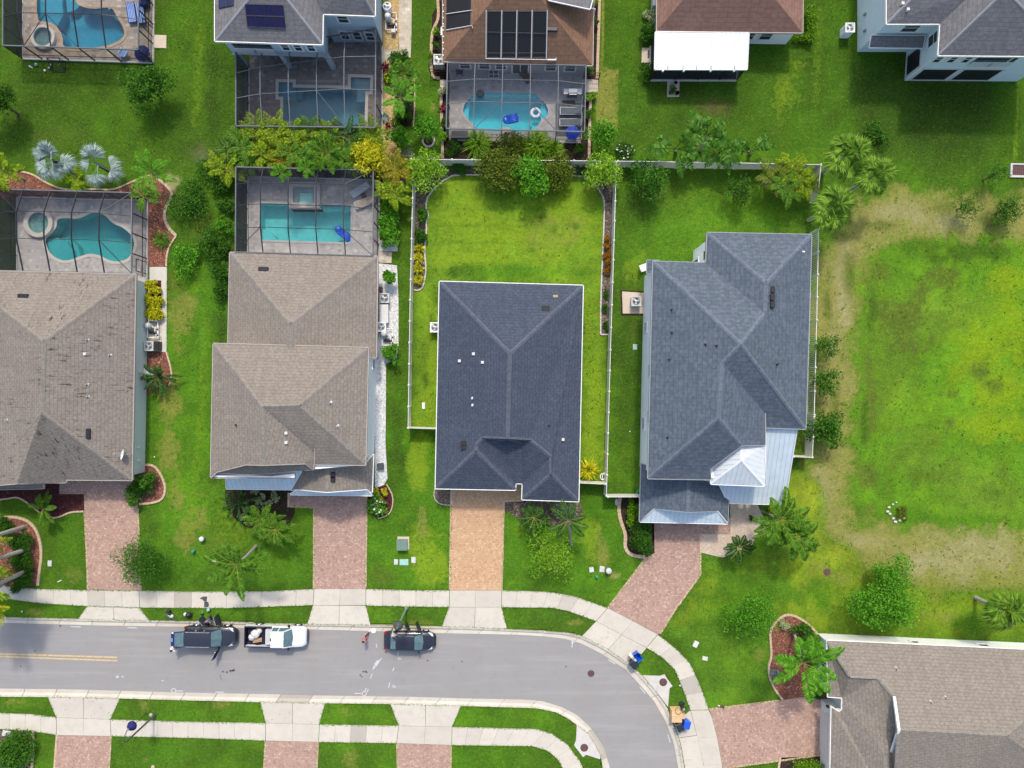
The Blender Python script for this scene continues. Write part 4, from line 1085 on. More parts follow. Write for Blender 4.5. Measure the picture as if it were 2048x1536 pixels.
def vent(parent, px, py, kind, r=None):
    z = rz(parent, px, py)
    p = W(px, py, z)
    mb = MB()
    if kind == 'box':     # dark static vent pair
        mb.rbox(-.27, .27, -.2, .2, -.15, .16, .05, c=p); mb.build('roof_vent', M['black'], parent)
    elif kind == 'boxv':
        mb.rbox(-.2, .2, -.28, .28, -.15, .16, .05, c=p); mb.build('roof_vent', M['black'], parent)
    elif kind == 'pipe':
        mb.lathe((p.x, p.y, z - .25), [(.16, .18), (.15, .27), (.055, .29), (.055, .55), (.03, .55)], 10); mb.build('vent_pipe', M['steel'], parent)
    elif kind == 'dark':
        mb.lathe((p.x, p.y, z - .25), [(.13, .2), (.12, .28), (.05, .3), (.05, .6), (.02, .6)], 10); mb.build('vent_pipe', M['black'], parent)
    else:                 # white square hood
        mb.rbox(-.13, .13, -.13, .13, -.2, .2, .03, c=p); mb.build('vent_hood', M['trim'], parent)
def house(name, label, px, py, cat='house'):
    return thing(name, label, cat, W(px, py))

# --- navy-roofed bungalow in the middle
I = house('bungalow', 'single-storey house with navy hip roof and white gutters, centre of the photo', 1018, 770)
fI = [[(879,563,3),(1166,571,3),(1020,707,6)],
      [(879,563,3),(1020,707,6),(1015,878,6),(965,876,4.85),(952,891,4.6),(952,901,4.6),(871,977,3)],
      [(1166,571,3),(1157,1003,3),(1102,948,4.3),(1102,914,4.4),(1061,880,4.95),(1015,878,6),(1020,707,6)],
      [(952,901,4.6),(1031,980,3),(871,977,3)],
      [(952,901,4.6),(952,891,4.6),(985,884,4.5),(1031,967,3),(1031,980,3)],
      [(965,876,4.85),(985,884,4.5),(952,891,4.6)],
      [(985,884,4.5),(1043,886,4.45),(1045,967,3),(1031,967,3)],
      [(1043,886,4.45),(1061,880,4.95),(1102,914,4.4),(1045,967,3)],
      [(1102,914,4.4),(1102,948,4.3),(1044,999,3),(1045,967,3)],
      [(1102,948,4.3),(1157,1003,3),(1044,999,3)],
      [(965,876,4.85),(1015,878,6),(985,884,4.5)], [(1015,878,6),(1061,880,4.95),(1043,886,4.45)], [(1015,878,6),(1043,886,4.45),(985,884,4.5)]]
roof(I, fI, SH_NAVY, M['ridge_lt'], 'gutter', rw=.18)
Iw = walls(I, [(879,563),(1166,571),(1157,1003),(1044,999),(1045,967),(1031,967),(1031,980),(871,977)], 3, WL_CREAM)
for a, b in ((1088.5,617.5),(1094.5,617.5)): vent(I, a, b, 'boxv')
for a, b in ((927.5,886),(927.5,895)): vent(I, a, b, 'box')
for a, b in ((947,708),(919,722),(965,725),(1126,879)): vent(I, a, b, 'hood')
for a, b in ((945,797),(945.5,811)): vent(I, a, b, 'pipe')
vent(I, 1098, 850, 'dark')
p = W(1111, 593, rz(I, 1111, 593)); mb = MB(); mb.rbox(-.22, .22, -.14, .14, -.1, .05, .03, c=p); mb.build('roof_patch', M['wood'], I)
for ed, ws in ((0, ((.15,.3),(.45,.62),(.75,.88))), (1, ((.2,.3),(.5,.58))), (7, ((.2,.28),(.6,.7)))):
    for a, b in ws: window(I, Iw[ed], Iw[(ed + 1) % 8], a, b, .9, 2.2)
window(I, Iw[6], Iw[7], .12, .82, .05, 2.2, 4, 4, 'garage_door', 'trim', 'trim')

# --- blue-grey two-storey house on the right
J = house('two_storey_house', 'two-storey house with blue-grey shingles and white metal porch roofs', 1450, 760)
roof(J, [[(1414.6,465.5,6.2),(1622.8,469.4,6.2),(1532.7,566,8.4)], [(1414.6,465.5,6.2),(1532.7,566,8.4),(1530,626,8.4),(1412,526,6.2)],
  [(1306,523,6.2),(1412,526,6.2),(1530,626,8.4),(1482,688,9.8)], [(1622.8,469.4,6.2),(1611,858,6.2),(1482,688,9.8),(1530,626,8.4),(1532.7,566,8.4)],
  [(1306,523,6.2),(1482,688,9.8),(1445,725,9.1),(1437,836,9.1),(1296,957,6.2)],
  [(1482,688,9.8),(1611,858,6.2),(1531,855,6.2),(1530,827,6.75),(1445,725,9.1)],
  [(1445,725,9.1),(1530,827,6.75),(1530,890,6.75),(1483,891,7.75),(1437,836,9.1)],
  [(1437,836,9.1),(1483,891,7.75),(1420,938,6.65),(1421,959,6.2),(1296,957,6.2)]], SH_SLATE, M['ridge_sl'], 'grey')
roof(J, [[(1294,520.7,3.3),(1318,521.5,3.3),(1318,548,3.3),(1294,547,3.3)]], SH_SLATE, None, 'grey', th=.15)
roof(J, [[(1282.5,928,3),(1378,953,4.8),(1376,1024,4.8),(1309,1017,3.6),(1279,1043,3)], [(1378,953,4.8),(1458,975,3.2),(1455,1047,3),(1435,1022,3.55),(1376,1024,4.8)]], SH_SLATE, M['ridge_sl'], 'grey')
roof(J, [[(1309,1018,3.58),(1376,1025,3.5),(1435,1023,3.55),(1455.5,1047.5,2.95),(1279.5,1043.5,2.95)]], M['metal_blue'], None, 'white', 'metal_roof')
mb = MB(); mb.poly([W(1309,1017,3.55), W(1435,1022,3.5), W(1376,1023,4.7)]); mb.build('gable', WL_ICE, J)
roof(J, [[(1531,856,5.9),(1594,857,5.9),(1573,985,3.4),(1566,1009,3),(1456,1006,3),(1439,969,3.9),(1531,969,3.75)]], M['metal_blue'], None, 'white', 'metal_roof')
roof(J, [[(1482,891,7.3),(1530,889.5,6.6),(1528,972,5.8),(1483,922,7.3)], [(1482,891,7.3),(1483,922,7.3),(1422,968,5.8),(1420,938,5.9)], [(1483,922,7.3),(1528,972,5.8),(1422,968,5.8)]], M['metal_white'], M['white'], 'white', 'portico_roof', rw=.1)
Jo = [(1414.6,465.5),(1622.8,469.4),(1611,858),(1531,855),(1531,957),(1296,957),(1306,523),(1412,526)]
Jw = walls(J, Jo, 6.2, WL_WHITE)
mb = MB(); mb.prism([tuple(W(a, b))[:2] for a, b in ((1284,945),(1438,945),(1438,1028),(1281,1027))], -.05, 2.8); mb.build('garage_wall', WL_WHITE, J)
A_, B_ = W(1438, 1028), W(1281, 1027); window(J, A_, B_, .1, .9, .05, 2.15, 4, 4, 'garage_door', 'trim', 'trim')
for a, b, z0, z1 in ((.47,.53,3.5,4.8),(.62,.66,4.0,4.6),(.24,.3,3.6,4.8),(.32,.36,4,4.7),(.7,.75,1,2.2),(.2,.26,1,2.2)): window(J, Jw[5], Jw[6], a, b, z0, z1)
window(J, Jw[7], Jw[0], .1, .6, .05, 2.2, 2, 1); window(J, Jw[7], Jw[0], .35, .7, 3.9, 5.2); 
for f_ in (.12, .35, .6, .85): window(J, Jw[1], Jw[2], f_ - .04, f_ + .04, 3.7, 5.1)
for a, b in ((1562,1004),(1512,1002),(1575,975),(1585,905)):
    p = W(a, b, 3); mb = MB(); mb.box(p.x - .14, p.x + .14, p.y + .15, p.y + .43, -.05, 2.9); mb.build('porch_column', M['white'], J)
for a, b in ((1544.5,579.5),(1544.5,594.5),(1544.5,609)): vent(J, a, b, 'boxv')
for a, b in ((1343,619),(1344,664.5),(1411,688.5),(1433,691),(1338.5,718.5),(1335,875),(1554,728.5)): vent(J, a, b, 'dark')
mb = MB(); mb.rbox(-.12, .12, -.06, .06, -.05, .06, .02, c=W(1607, 503.5, rz(J, 1607, 503.5))); mb.build('roof_flashing', M['white'], J)
mb = MB(); mb.box(W(1281,872).x - .05, W(1281,872).x + .05, W(0,974).y, W(0,972).y, 0, 3); mb.build('downpipe', M['white'], J)

# --- taupe two-storey house
K_ = None
h = HH = house('two_storey_house', 'two-storey taupe-roofed house with pale blue metal porch strips by the white gravel', 590, 740)
roof(h, [[(460,505,3),(755,513,3),(581,649,6.1)], [(460,505,3),(581,649,6.1),(580,712,6.1),(456,702,3)], [(755,513,3),(752.5,715,3),(580,712,6.1),(581,649,6.1)]], SH_TAUPE, M['ridge_tp'], 'drip')
roof(h, [[(427,687,5.9),(737,695.5,5.9),(598,811,8.3),(524,813,8.3)], [(737,695.5,5.9),(731,930,5.9),(598,811,8.3)],
  [(524,813,8.3),(598,811,8.3),(731,930,5.9),(628.5,929,5.9),(628.5,897,6.55)], [(524,813,8.3),(628.5,897,6.55),(628.5,906,6.3),(627,939,5.9),(611,927,6.4),(527,930,8.15)],
  [(427,687,5.9),(524,813,8.3),(527,930,8.15),(492,929,7.4),(433,944,6.1),(421.6,955,5.9)]], SH_TAUPE, M['ridge_tp'], 'drip')
roof(h, [[(493,930,7.0),(527,931.5,7.0),(611,928,6.1),(626,939,5.7),(588,939.5,5.7),(502,949,6.1),(434,945,5.95)]], SH_TAUPE, None, 'drip')
roof(h, [[(434,946,5.8),(502,950,5.85),(588,945,5.75),(588,956,5.55),(422,955.5,5.6)]], SH_TAUPE, None, 'drip', th=.25)
roof(h, [[(451.5,950,4.2),(603,942,4.3),(582,979,3),(453,977.5,3)]], M['metal_blue'], None, 'white', 'metal_roof')
roof(h, [[(604,936,4.2),(654,925,4.8),(654,984,4.8),(594,978.5,3.5),(582,980,3)], [(654,925,4.8),(731,928,3.3),(747,909,3),(744,985,3),(734,978.5,3.5),(654,984,4.8)]], SH_TAUPE, M['ridge_tp'], 'white')
roof(h, [[(594,979.5,3.45),(654,985,3.45),(734,979.5,3.45),(744,991,2.95),(580,989,2.95)]], M['metal_blue'], None, 'white', 'metal_roof')
mb = MB(); mb.poly([W(594,978,3.45), W(734,978,3.45), W(654,983,4.7)]); mb.build('gable', WL_ICE, h)
w1 = walls(h, [(427,687),(737,695.5),(731,930),(627,939),(588,939),(588,956),(421.6,955)], 5.9, WL_WHITE)
w2 = walls(h, [(460,505),(755,513),(752.5,715),(456,702)], 3, WL_WHITE)
mb = MB(); mb.prism([tuple(W(a, b))[:2] for a, b in ((592,930),(749,890),(747,973),(592,972))], -.05, 2.75); mb.build('garage_wall', WL_WHITE, h)
window(h, W(747,973), W(592,972), .14, .9, .05, 2.15, 4, 4, 'garage_door', 'trim', 'trim')
window(h, w1[1], w1[2], .05, .15, 1.0, 2.2); window(h, w1[1], w1[2], .6, .67, 3.6, 4.9); window(h, w1[1], w1[2], .33, .4, 3.6, 4.9)
for a, b in ((456,974),(520,975)):
    p = W(a, b, 2.9); mb = MB(); mb.box(p.x - .13, p.x + .13, p.y + .1, p.y + .36, -.05, 2.9); mb.build('porch_column', M['white'], h)
for a, b in ((523,538),(531.5,538.5)): vent(h, a, b, 'box')
vent(h, 666, 950, 'boxv'); vent(h, 666, 958, 'boxv')
for a, b in ((661.5,805),(675.5,852)): vent(h, a, b, 'pipe')
for a, b in ((573,866),(573,885)): vent(h, a, b, 'hood')
vent(h, 473, 850, 'dark')

# --- long taupe bungalow at the left edge
h = GG = house('bungalow', 'long single-storey taupe-roofed house with black streaks, cut by the left edge', 90, 760)
roof(h, [[(-95,540,3),(271.5,549,3),(87,683,6.5)], [(271.5,549,3),(264,960.5,3),(84,825,6.5),(87,683,6.5)], [(-95,540,3),(87,683,6.5),(84,825,6.5),(37,884,5.3),(34,967,5.3),(-95,978,2.9)],
  [(84,825,6.5),(264,960.5,3),(133,959.5,3),(132,965,2.95),(86,966,3.9),(34,967,5.3),(37,884,5.3)]], SH_TAUPE2, M['ridge_tp'], 'drip')
roof(h, [[(20,968,3.6),(86,968,3.4),(86,977,3.1),(-60,980,3.1),(-40,970,3.6)]], SH_TAUPE, None, 'drip')
w = walls(h, [(-95,540),(271.5,549),(264,960.5),(133,960),(86,968),(-95,978)], 3, WL_MINT)
for f_ in (.47, .86, .93):
    p = w[1].lerp(w[2], f_); mb = MB(); mb.rbox(0, .16, -.14, .14, 1.1, 1.55, .03, c=p); mb.build('meter_box', M['trim'], h)
window(h, w[2], w[3], .1, .9, .05, 2.15, 4, 4, 'garage_door', 'trim', 'trim')
for a, b in ((42.5,592),(52,592.5)): vent(h, a, b, 'box')
for a, b in ((177,863),(177,872)): vent(h, a, b, 'boxv')
for a, b in ((175.5,679.5),(220.5,710),(174.5,768.5),(176.5,793),(15,841)): vent(h, a, b, 'pipe')
vent(h, 171, 708, 'hood')
# satellite dish on the eave
z = rz(h, 254, 908); p = W(254, 908, z)
dsh = thing('satellite_dish', 'white satellite dish on the taupe roof edge beside the pale wall', 'satellite dish', p)
mb = MB(); mb.tube([p + Vector((.35, 0, -.1)), p + Vector((.3, 0, .3)), p + Vector((0, 0, .55))], .03); mb.build('mast', M['steel'], dsh)
mb = MB()
ax = Vector((-.75, .2, .62)).normalized(); uu = ax.cross(Vector((0, 0, 1))).normalized(); vv = uu.cross(ax)
rings = [[p + Vector((0, 0, .6)) + ax * (.5 * r * r) + (uu * math.cos(a) + vv * math.sin(a)) * r for a in [k * math.pi / 8 for k in range(16)]] for r in (.02, .2, .36, .46)]
mb.mesh([q for r_ in rings for q in r_], [(i * 16 + k, i * 16 + (k + 1) % 16, i * 16 + 16 + (k + 1) % 16, i * 16 + 16 + k) for i in range(3) for k in range(16)]); mb.build('reflector', M['white'], dsh)
mb = MB(); mb.bar(p + Vector((0, 0, .3)), p + Vector((0, 0, .55)) + ax * .7, .035, .035); mb.obox(p + Vector((0, 0, .58)) + ax * .72, (.07, 0, 0), (0, .06, 0), (0, 0, .06)); mb.build('feed_arm', M['grey'], dsh)

# --- beige bungalow at bottom right
h = KK = house('bungalow', 'single-storey beige-roofed house with white wall, bottom-right corner', 1850, 1420)
roof(h, [[(1654,1281,3),(2200,1306,3),(2014,1472,6.6),(1797,1460,6.6),(1788,1393,5.3),(1754,1354,4.45),(1700,1352,4.3)],
  [(1654,1281,3),(1700,1352,4.3),(1754,1354,4.45),(1788,1393,5.3),(1790,1460,5.1),(1783,1503,5.1),(1770,1509,5.15),(1678,1424,3.1),(1684,1419,3.2),(1684,1397,3.2),(1656,1395,3)],
  [(1662.6,1414,3),(1678,1424,3.1),(1770,1509,5.15),(1770,1600,5.1),(1659,1600,3)], [(1770,1509,5.15),(1783,1503,5.1),(1797,1460,6.6),(1785,1700,3.6),(1770,1600,5.1)],
  [(1797,1460,6.6),(2014,1472,6.6),(2200,1600,3),(1785,1700,3)], [(2014,1472,6.6),(2200,1306,3),(2200,1600,3)]], SH_TAUPE, M['ridge_tp'], 'gutter')
mb = MB(); mb.poly([W(1789,1394,5.2), W(1797,1460,5.25), W(1783.5,1503,5.0), W(1796.5,1460,6.5)]); mb.build('gable', M['dkgrey'], h)
for A2, B2 in (((1788,1393,5.35),(1797.5,1460,6.65)), ((1797.5,1460,6.65),(1783,1503,5.2))):
    mb = MB(); mb.bar(W(*A2), W(*B2), .22, .16); mb.build('barge_board', M['white'], h)
w = walls(h, [(1654,1281),(2200,1306),(2200,1600),(1659,1600),(1662,1420),(1682,1418),(1682,1398),(1656,1395)], 3, WL_CREAM)
for a, b in ((.34,.37),(.6,.64)): window(h, w[0], w[1], a, b, 1.0, 2.2)
window(h, w[7], w[0], .25, .7, .9, 2.2, 2, 1); window(h, w[3], w[4], .35, .9, .05, 2.15, 4, 4, 'garage_door', 'trim', 'trim')
for a, b in ((1792,1336),(1861,1403),(1890.5,1394)): vent(h, a, b, 'pipe')
mb = MB(); mb.rbox(-.15, .15, -.1, .1, -.05, .3, .03, c=W(1655, 1412, 2.4)); mb.build('wall_lamp', M['black'], h)

# --- solar-roofed two-storey house at the top
h = BB = house('two_storey_house', 'blue-grey two-storey house with navy solar panels at the top', 590, 60)
roof(h, [[(430,82,6),(645,89,6),(536,-50,8.6)], [(430,82,6),(536,-50,8.6),(536,-200,8.6),(430,-200,6)], [(645,89,6),(646,28,6),(600,-60,7.4),(536,-50,8.6)], [(646,28,6),(750,32,6),(700,-60,8.2),(600,-60,7.4)], [(750,32,6),(752,-200,6),(700,-200,8.2),(700,-60,8.2)], [(536,-50,8.6),(600,-60,7.4),(700,-60,8.2),(700,-200,8.2),(536,-200,8.6)]], SH_GREY, M['grey'], 'gutter', rw=.1)
w = walls(h, [(430,-200),(752,-200),(750,32),(646,28),(645,89),(430,82)], 6, WL_BLUE, z0=2.75)
# ground floor set back behind the lanai
P0, P1 = Vector((w[5].x, 0, 0)), Vector((w[2].x, 0, 0))
yl = w[4].y + 3.2
mb = MB(); mb.prism([(w[5].x + .05, w[0].y), (w[2].x - .05, w[0].y), (w[2].x - .05, w[3].y), (w[4].x - .1, w[3].y), (w[4].x - .1, yl), (w[5].x + .05, yl)], -.05, 2.74); mb.build('ground_floor', WL_BLUE, h)
for f_ in (.01, .5, .985):
    p = w[5].lerp(w[4], f_); mb = MB(); mb.box(p.x - .2, p.x + .2, p.y - .02, p.y + .42, -.05, 2.75); mb.build('lanai_column', WL_BLUE, h)
mb = MB(); mb.prism([(w[5].x, w[5].y), (w[4].x, w[4].y), (w[4].x, yl), (w[5].x, yl)], 2.68, 2.74); mb.build('lanai_ceiling', M['trim'], h)
for a, b in ((.57,.655),(.7,.785),(.835,.92)): window(h, w[4], w[5], 1 - b, 1 - a, 3.9, 5.3)
window(h, w[2], w[3], .5, .72, 3.9, 5.3)
for a, b in ((.12,.3),(.38,.56),(.64,.82)): window(h, w[2], w[3], a, b, .8, 2.3)
bal = w[4].lerp(w[5], 1)
def louvre(parent, A, B, f0, f1, z0, z1, nb=16):
    u = B - A; n = Vector((-u.y, u.x, 0)).normalized(); p, q = A + u * f0 + n * .05, A + u * f1 + n * .05
    mb = MB(); mb.poly([(p.x, p.y, z0 + .5), (q.x, q.y, z0 + .5), (q.x, q.y, z1), (p.x, p.y, z1)]); mb.build('balcony_opening', M['glass'], parent)
    n2 = n * .08
    for hlf in (0, 1):
        a, b = p.lerp(q, hlf * .5) + n2, p.lerp(q, hlf * .5 + .5) + n2
        mb = MB()
        for z in (z0, z0 + 1.0): mb.bar((a.x, a.y, z), (b.x, b.y, z), .07, .07)
        for k in range(nb + 1):
            s = a.lerp(b, k / nb); mb.bar((s.x, s.y, z0), (s.x, s.y, z0 + 1.0), .05, .04)
        mb.build('balcony_railing', M['white'], parent)
louvre(h, w[4], w[5], .53, .93, 3.2, 5.6)
def panel(parent, quad, nx, ny, mat, frame, dz=.1, name='solar_panel'):
    """panels lying on the roof slope; quad NW NE SE SW in photo pixels"""
    Q = [W(a, b, rz(parent, a, b) + dz) for a, b in quad]
    for i in range(nx):
        for j in range(ny):
            def pt(u, v): return Q[0].lerp(Q[1], u).lerp(Q[3].lerp(Q[2], u), v)
            g = .02
            c = [pt((i + g) / nx, (j + g) / ny), pt((i + 1 - g) / nx, (j + g) / ny), pt((i + 1 - g) / nx, (j + 1 - g) / ny), pt((i + g) / nx, (j + 1 - g) / ny)]
            n = (c[1] - c[0]).cross(c[3] - c[0]).normalized(); n = n if n.z > 0 else -n
            mb = MB(); vs = c + [q - n * .05 for q in c]
            mb.mesh(vs, [(0, 1, 2, 3), (0, 4, 5, 1), (1, 5, 6, 2), (2, 6, 7, 3), (3, 7, 4, 0)])
            o = mb.build(name, mat, parent)
            mb = MB()
            for k in range(4): mb.bar(c[k] + n * .01, c[(k + 1) % 4] + n * .01, .035, .04)
            mb.build('panel_frame', frame, o)
def pvmat(name, c, line, cs):
    m = MT(name, .12, .5)
    uv = m.n('Mapping', {'Vector': m.pos(), 'Scale': (1 / cs, 1 / cs, 1)}).outputs[0]
    s = m.n('SeparateXYZ', {'Vector': uv})
    f = m.math('MAXIMUM', m.math('GREATER_THAN', m.math('FRACT', s.outputs[0]), .94), m.math('GREATER_THAN', m.math('FRACT', s.outputs[1]), .94))
    m.base(m.mix(m.math('MULTIPLY', f, .6), m.ramp(m.noise(2, 3), [(.3, c), (.7, tuple(x * 1.3 for x in c))]), line))
    return m.m
PV = pvmat('photovoltaic glass', (.012, .010, .05), (.02, .02, .065), .16)
panel(h, [(490,8),(566,10),(571.5,57),(495,54)], 4, 2, PV, M['bronze'])
panel(h, [(438,-20),(468,-18),(467,11),(437.5,17)], 2, 1, PV, M['bronze'])

# --- brown hip-roofed house with pool heating mats
h = CC = house('bungalow', 'brown-shingled house with black pool-heating mats at top centre', 1035, 40)
roof(h, [[(885.7,123,3),(1185,131,3),(1060,-30,6.8),(1010,-30,6.8)], [(885.7,123,3),(1010,-30,6.8),(1010,-200,6.8),(886,-200,3)], [(1185,131,3),(1190,-200,3),(1060,-200,6.8),(1060,-30,6.8)], [(1010,-30,6.8),(1060,-30,6.8),(1060,-200,6.8),(1010,-200,6.8)]], SH_BROWN, None, 'drip')
roof(h, [[(1090,-60,6.3),(1200,-60,5.2),(1180,18,5.4),(1097,0,6.3)]], SH_GREY, None, 'white', th=.1)
w = walls(h, [(886,-200),(1190,-200),(1185,131),(885.7,123)], 3, WL_GREY)
for a, b in ((.08,.16),(.22,.3),(.34,.42),(.7,.78),(.84,.92)): window(h, w[2], w[3], 1 - b, 1 - a, .9, 2.3)
window(h, w[2], w[3], .42, .54, .05, 2.3, 2, 1)
HM = MT('ribbed black heating mat', .5, .4)
sx = HM.n('SeparateXYZ', {'Vector': HM.pos()}).outputs[0]
st = HM.math('FRACT', HM.math('MULTIPLY', sx, 9.0))
HM.base(HM.ramp(st, [(0, (.006, .006, .007)), (.35, (.022, .022, .025)), (.65, (.022, .022, .025)), (1, (.006, .006, .007))])).bump(st, .02, .7)
for k in range(4):
    x0 = 975.5 + k * 30.5; panel(h, [(x0, 20.5), (x0 + 27.5, 20.5), (x0 + 26.5, 116.5), (x0 - 1.2, 116.5)], 1, 1, HM.m, M['black'], .06, 'heating_mat')
panel(h, [(892,-40),(945,-40),(943,20),(891.5,26.5)], 1, 1, HM.m, M['black'], .06, 'heating_mat'); panel(h, [(891.5,29),(943,21.5),(942,50),(891,59.5)], 1, 1, HM.m, M['black'], .06, 'heating_mat')
def pipe(parent, pts, r=.045, mat='trim', dz=.14, name='heating_pipe'):
    mb = MB(); mb.tube([W(a, b, rz(parent, a, b) + dz) for a, b in pts], r, 6); mb.build(name, M[mat], parent)
for k in range(5): pipe(h, [(972.5 + k * 30.4 + (.6 if k else 0), 20), (971.8 + k * 30.2, 117.5)], .05)
pipe(h, [(971.5,117.2),(1095,119.5)]); pipe(h, [(974,64),(1095,67)], .025, 'black'); pipe(h, [(973,106),(1093,106)], .025, 'black'); pipe(h, [(892,28),(944,20.5)]); pipe(h, [(892,60),(944,51),(945,56)])
pipe(h, [(1095,119.5),(1112,119.8),(1112,116)], .08, 'white'); pipe(h, [(897,118),(1000,119)], .05, 'black')
for k in range(10): mb = MB(); p = W(886.6 - (k % 2) * .2, -2 + k * 12.5, 3.05); mb.obox(p, (.05, 0, 0), (0, .05, 0), (0, 0, .04)); mb.build('gutter_bracket', M['white'], h)
pp = W(886, 60, 3); mb = MB(); mb.tube([pp + Vector((.1, .3, .1)), pp + Vector((-.15, .25, .0)), pp + Vector((-.15, -.4, 0)), pp + Vector((-.1, -.4, -2.5))], .07, 7); mb.build('downpipe', M['white'], h)
pp = W(1187, 18, 3); mb = MB(); mb.tube([pp + Vector((-.3, .05, .1)), pp + Vector((.12, 0, .0)), pp + Vector((.12, -.4, -2.5))], .07, 7); mb.build('downpipe', M['white'], h)
for a, b in ((1100,58.5),(1109,58.8)): vent(h, a, b, 'box')

# --- rosy brown house with the white patio roof
h = DD = house('bungalow', 'rosy brown-roofed house with bright white patio roof and windows', 1450, 40)
roof(h, [[(1313.6,62,3),(1605,65.5,3),(1520,-40,5.6),(1400,-40,5.6)], [(1313.6,62,3),(1400,-40,5.6),(1400,-200,5.6),(1315,-200,3)], [(1605,65.5,3),(1607,-200,3),(1520,-200,5.6),(1520,-40,5.6)], [(1400,-40,5.6),(1520,-40,5.6),(1520,-200,5.6),(1400,-200,5.6)]], SH_ROSE, None, 'drip')
w = walls(h, [(1315,-200),(1607,-200),(1605,65.5),(1313.6,62)], 3, WL_WHITE)
for a, b in ((.12,.21),(.25,.34)): window(h, w[2], w[3], a + .03, b + .03, .9, 2.4)
roof(h, [[(1311,64,3.12),(1497.5,66,3.12),(1494,138.5,2.7),(1309.5,138,2.7)]], M['patio_roof'], None, 'white', 'patio_roof', th=.16)
pa = [W(1312, 66, 2.7), W(1494, 66, 2.7), W(1491, 136.5, 2.7), W(1311, 136, 2.7)]
for a, b in ((1, 2), (2, 3), (3, 0)):
    A2, B2 = pa[a], pa[b]
    mb = MB(); mb.poly([(A2.x, A2.y, 0), (B2.x, B2.y, 0), (B2.x, B2.y, 2.5), (A2.x, A2.y, 2.5)]); mb.build('patio_screen', M['screenw'], h)
    mb = MB(); mb.bar((A2.x, A2.y, .1), (B2.x, B2.y, .1), .14, .26); mb.build('patio_sill', M['trim'], h)
mb = MB(); mb.prism([(p.x, p.y) for p in pa], -.05, .07); mb.build('patio_floor', M['dkgrey'], h)
for f_ in (0, .28, .55, .8, 1):
    p = pa[3].lerp(pa[2], f_); mb = MB(); mb.box(p.x - .05, p.x + .05, p.y - .05, p.y + .05, 0, 2.55); mb.build('patio_post', M['bronze'], h)
for x in (1325.5, 1367, 1421, 1468):
    p = W(x, 141.5, 2.62); mb = MB(); mb.rbox(-.09, .09, -.09, .09, -.08, .1, .03, c=p); mb.build('patio_lamp', M['white'], h)
for x in (1336, 1366.5, 1393.5, 1422.5, 1469.5): mb = MB(); mb.bar(W(x, 131, 2.8), W(x, 140, 2.76), .05, .05); mb.build('rain_diverter', M['grey'], h)

# --- ice-white two-storey house at top right
h = EE = house('two_storey_house', 'ice-white two-storey grey-roofed house in the top-right corner', 1900, 30)
roof(h, [[(1773,48,6),(1880,48,6),(1950,-20,7.6),(1850,-30,7.6)], [(1773,48,6),(1850,-30,7.6),(1850,-200,7.6),(1773,-200,6)], [(1880,48,6),(1876,111,6),(2012,-20,9),(1950,-20,7.6)], [(1876,111,6),(2140,113,6),(2012,-20,9)], [(2140,113,6),(2140,-200,6),(2012,-200,9),(2012,-20,9)], [(1850,-30,7.6),(1950,-20,7.6),(2012,-20,9),(2012,-200,9),(1850,-200,7.6)]], SH_GREY, M['grey'], 'gutter', rw=.1)
w = walls(h, [(1773,-200),(2140,-200),(2140,113),(1876,111),(1880,48),(1773,48)], 6, WL_ICE)
window(h, w[4], w[5], .3, .62, 3.9, 5.4); window(h, w[3], w[4], .45, .85, 3.7, 5.4)
L = (w[3] - w[2]).length
def bx(px): return (W(px, 0, 5).x - w[2].x) / (w[3].x - w[2].x)
for a, b in ((1875,1891),(1904,1920),(1933,1949)): window(h, w[2], w[3], bx(b), bx(a), 3.9, 5.3)
louvre(h, w[2], w[3], bx(2040), bx(1958), 3.2, 5.6, 18)
def lx(px): return (W(px, 0, 1.3).x - w[2].x) / (w[3].x - w[2].x)
for a, b in ((1832,1902),(1912,1990)): window(h, w[2], w[3], lx(b), lx(a), .25, 2.6, 1, 1, 'lanai_screen', 'trim', 'black')
window(h, w[3], w[4], .08, .8, .25, 2.6, 1, 1, 'lanai_screen', 'trim', 'black')
roof(h, [[(1743,71,3.6),(1850,72,3.6),(1845,96,3.05),(1739,95,3.05)]], SH_GREY, None, 'white', th=.1)
def wx(px, z): return (W(px, 0, z).x - w[4].x) / (w[5].x - w[4].x)
for a, b in ((1752,1775),(1779,1806)): window(h, w[4], w[5], wx(b, 1.8), wx(a, 1.8), 1.1, 2.4)
for a, b in ((1804,8),(1814.5,20)): vent(h, a, b, 'hood')
for f_ in (.25, .55):
    p = w[5].lerp(w[0], f_ * .5); mb = MB(); mb.rbox(-.18, 0, -.1, .1, 1.4, 1.8, .03, c=p); mb.build('wall_box', M['grey'], h)
for q in (w[3], w[2].lerp(w[3], .35)):
    mb = MB(); mb.tube([(q.x - .1, q.y - .08, 5.7), (q.x - .1, q.y - .08, 2.8)], .05, 6); mb.build('downpipe', M['white'], h)
# neighbour south of the road's left bend and further houses stay out of the frame

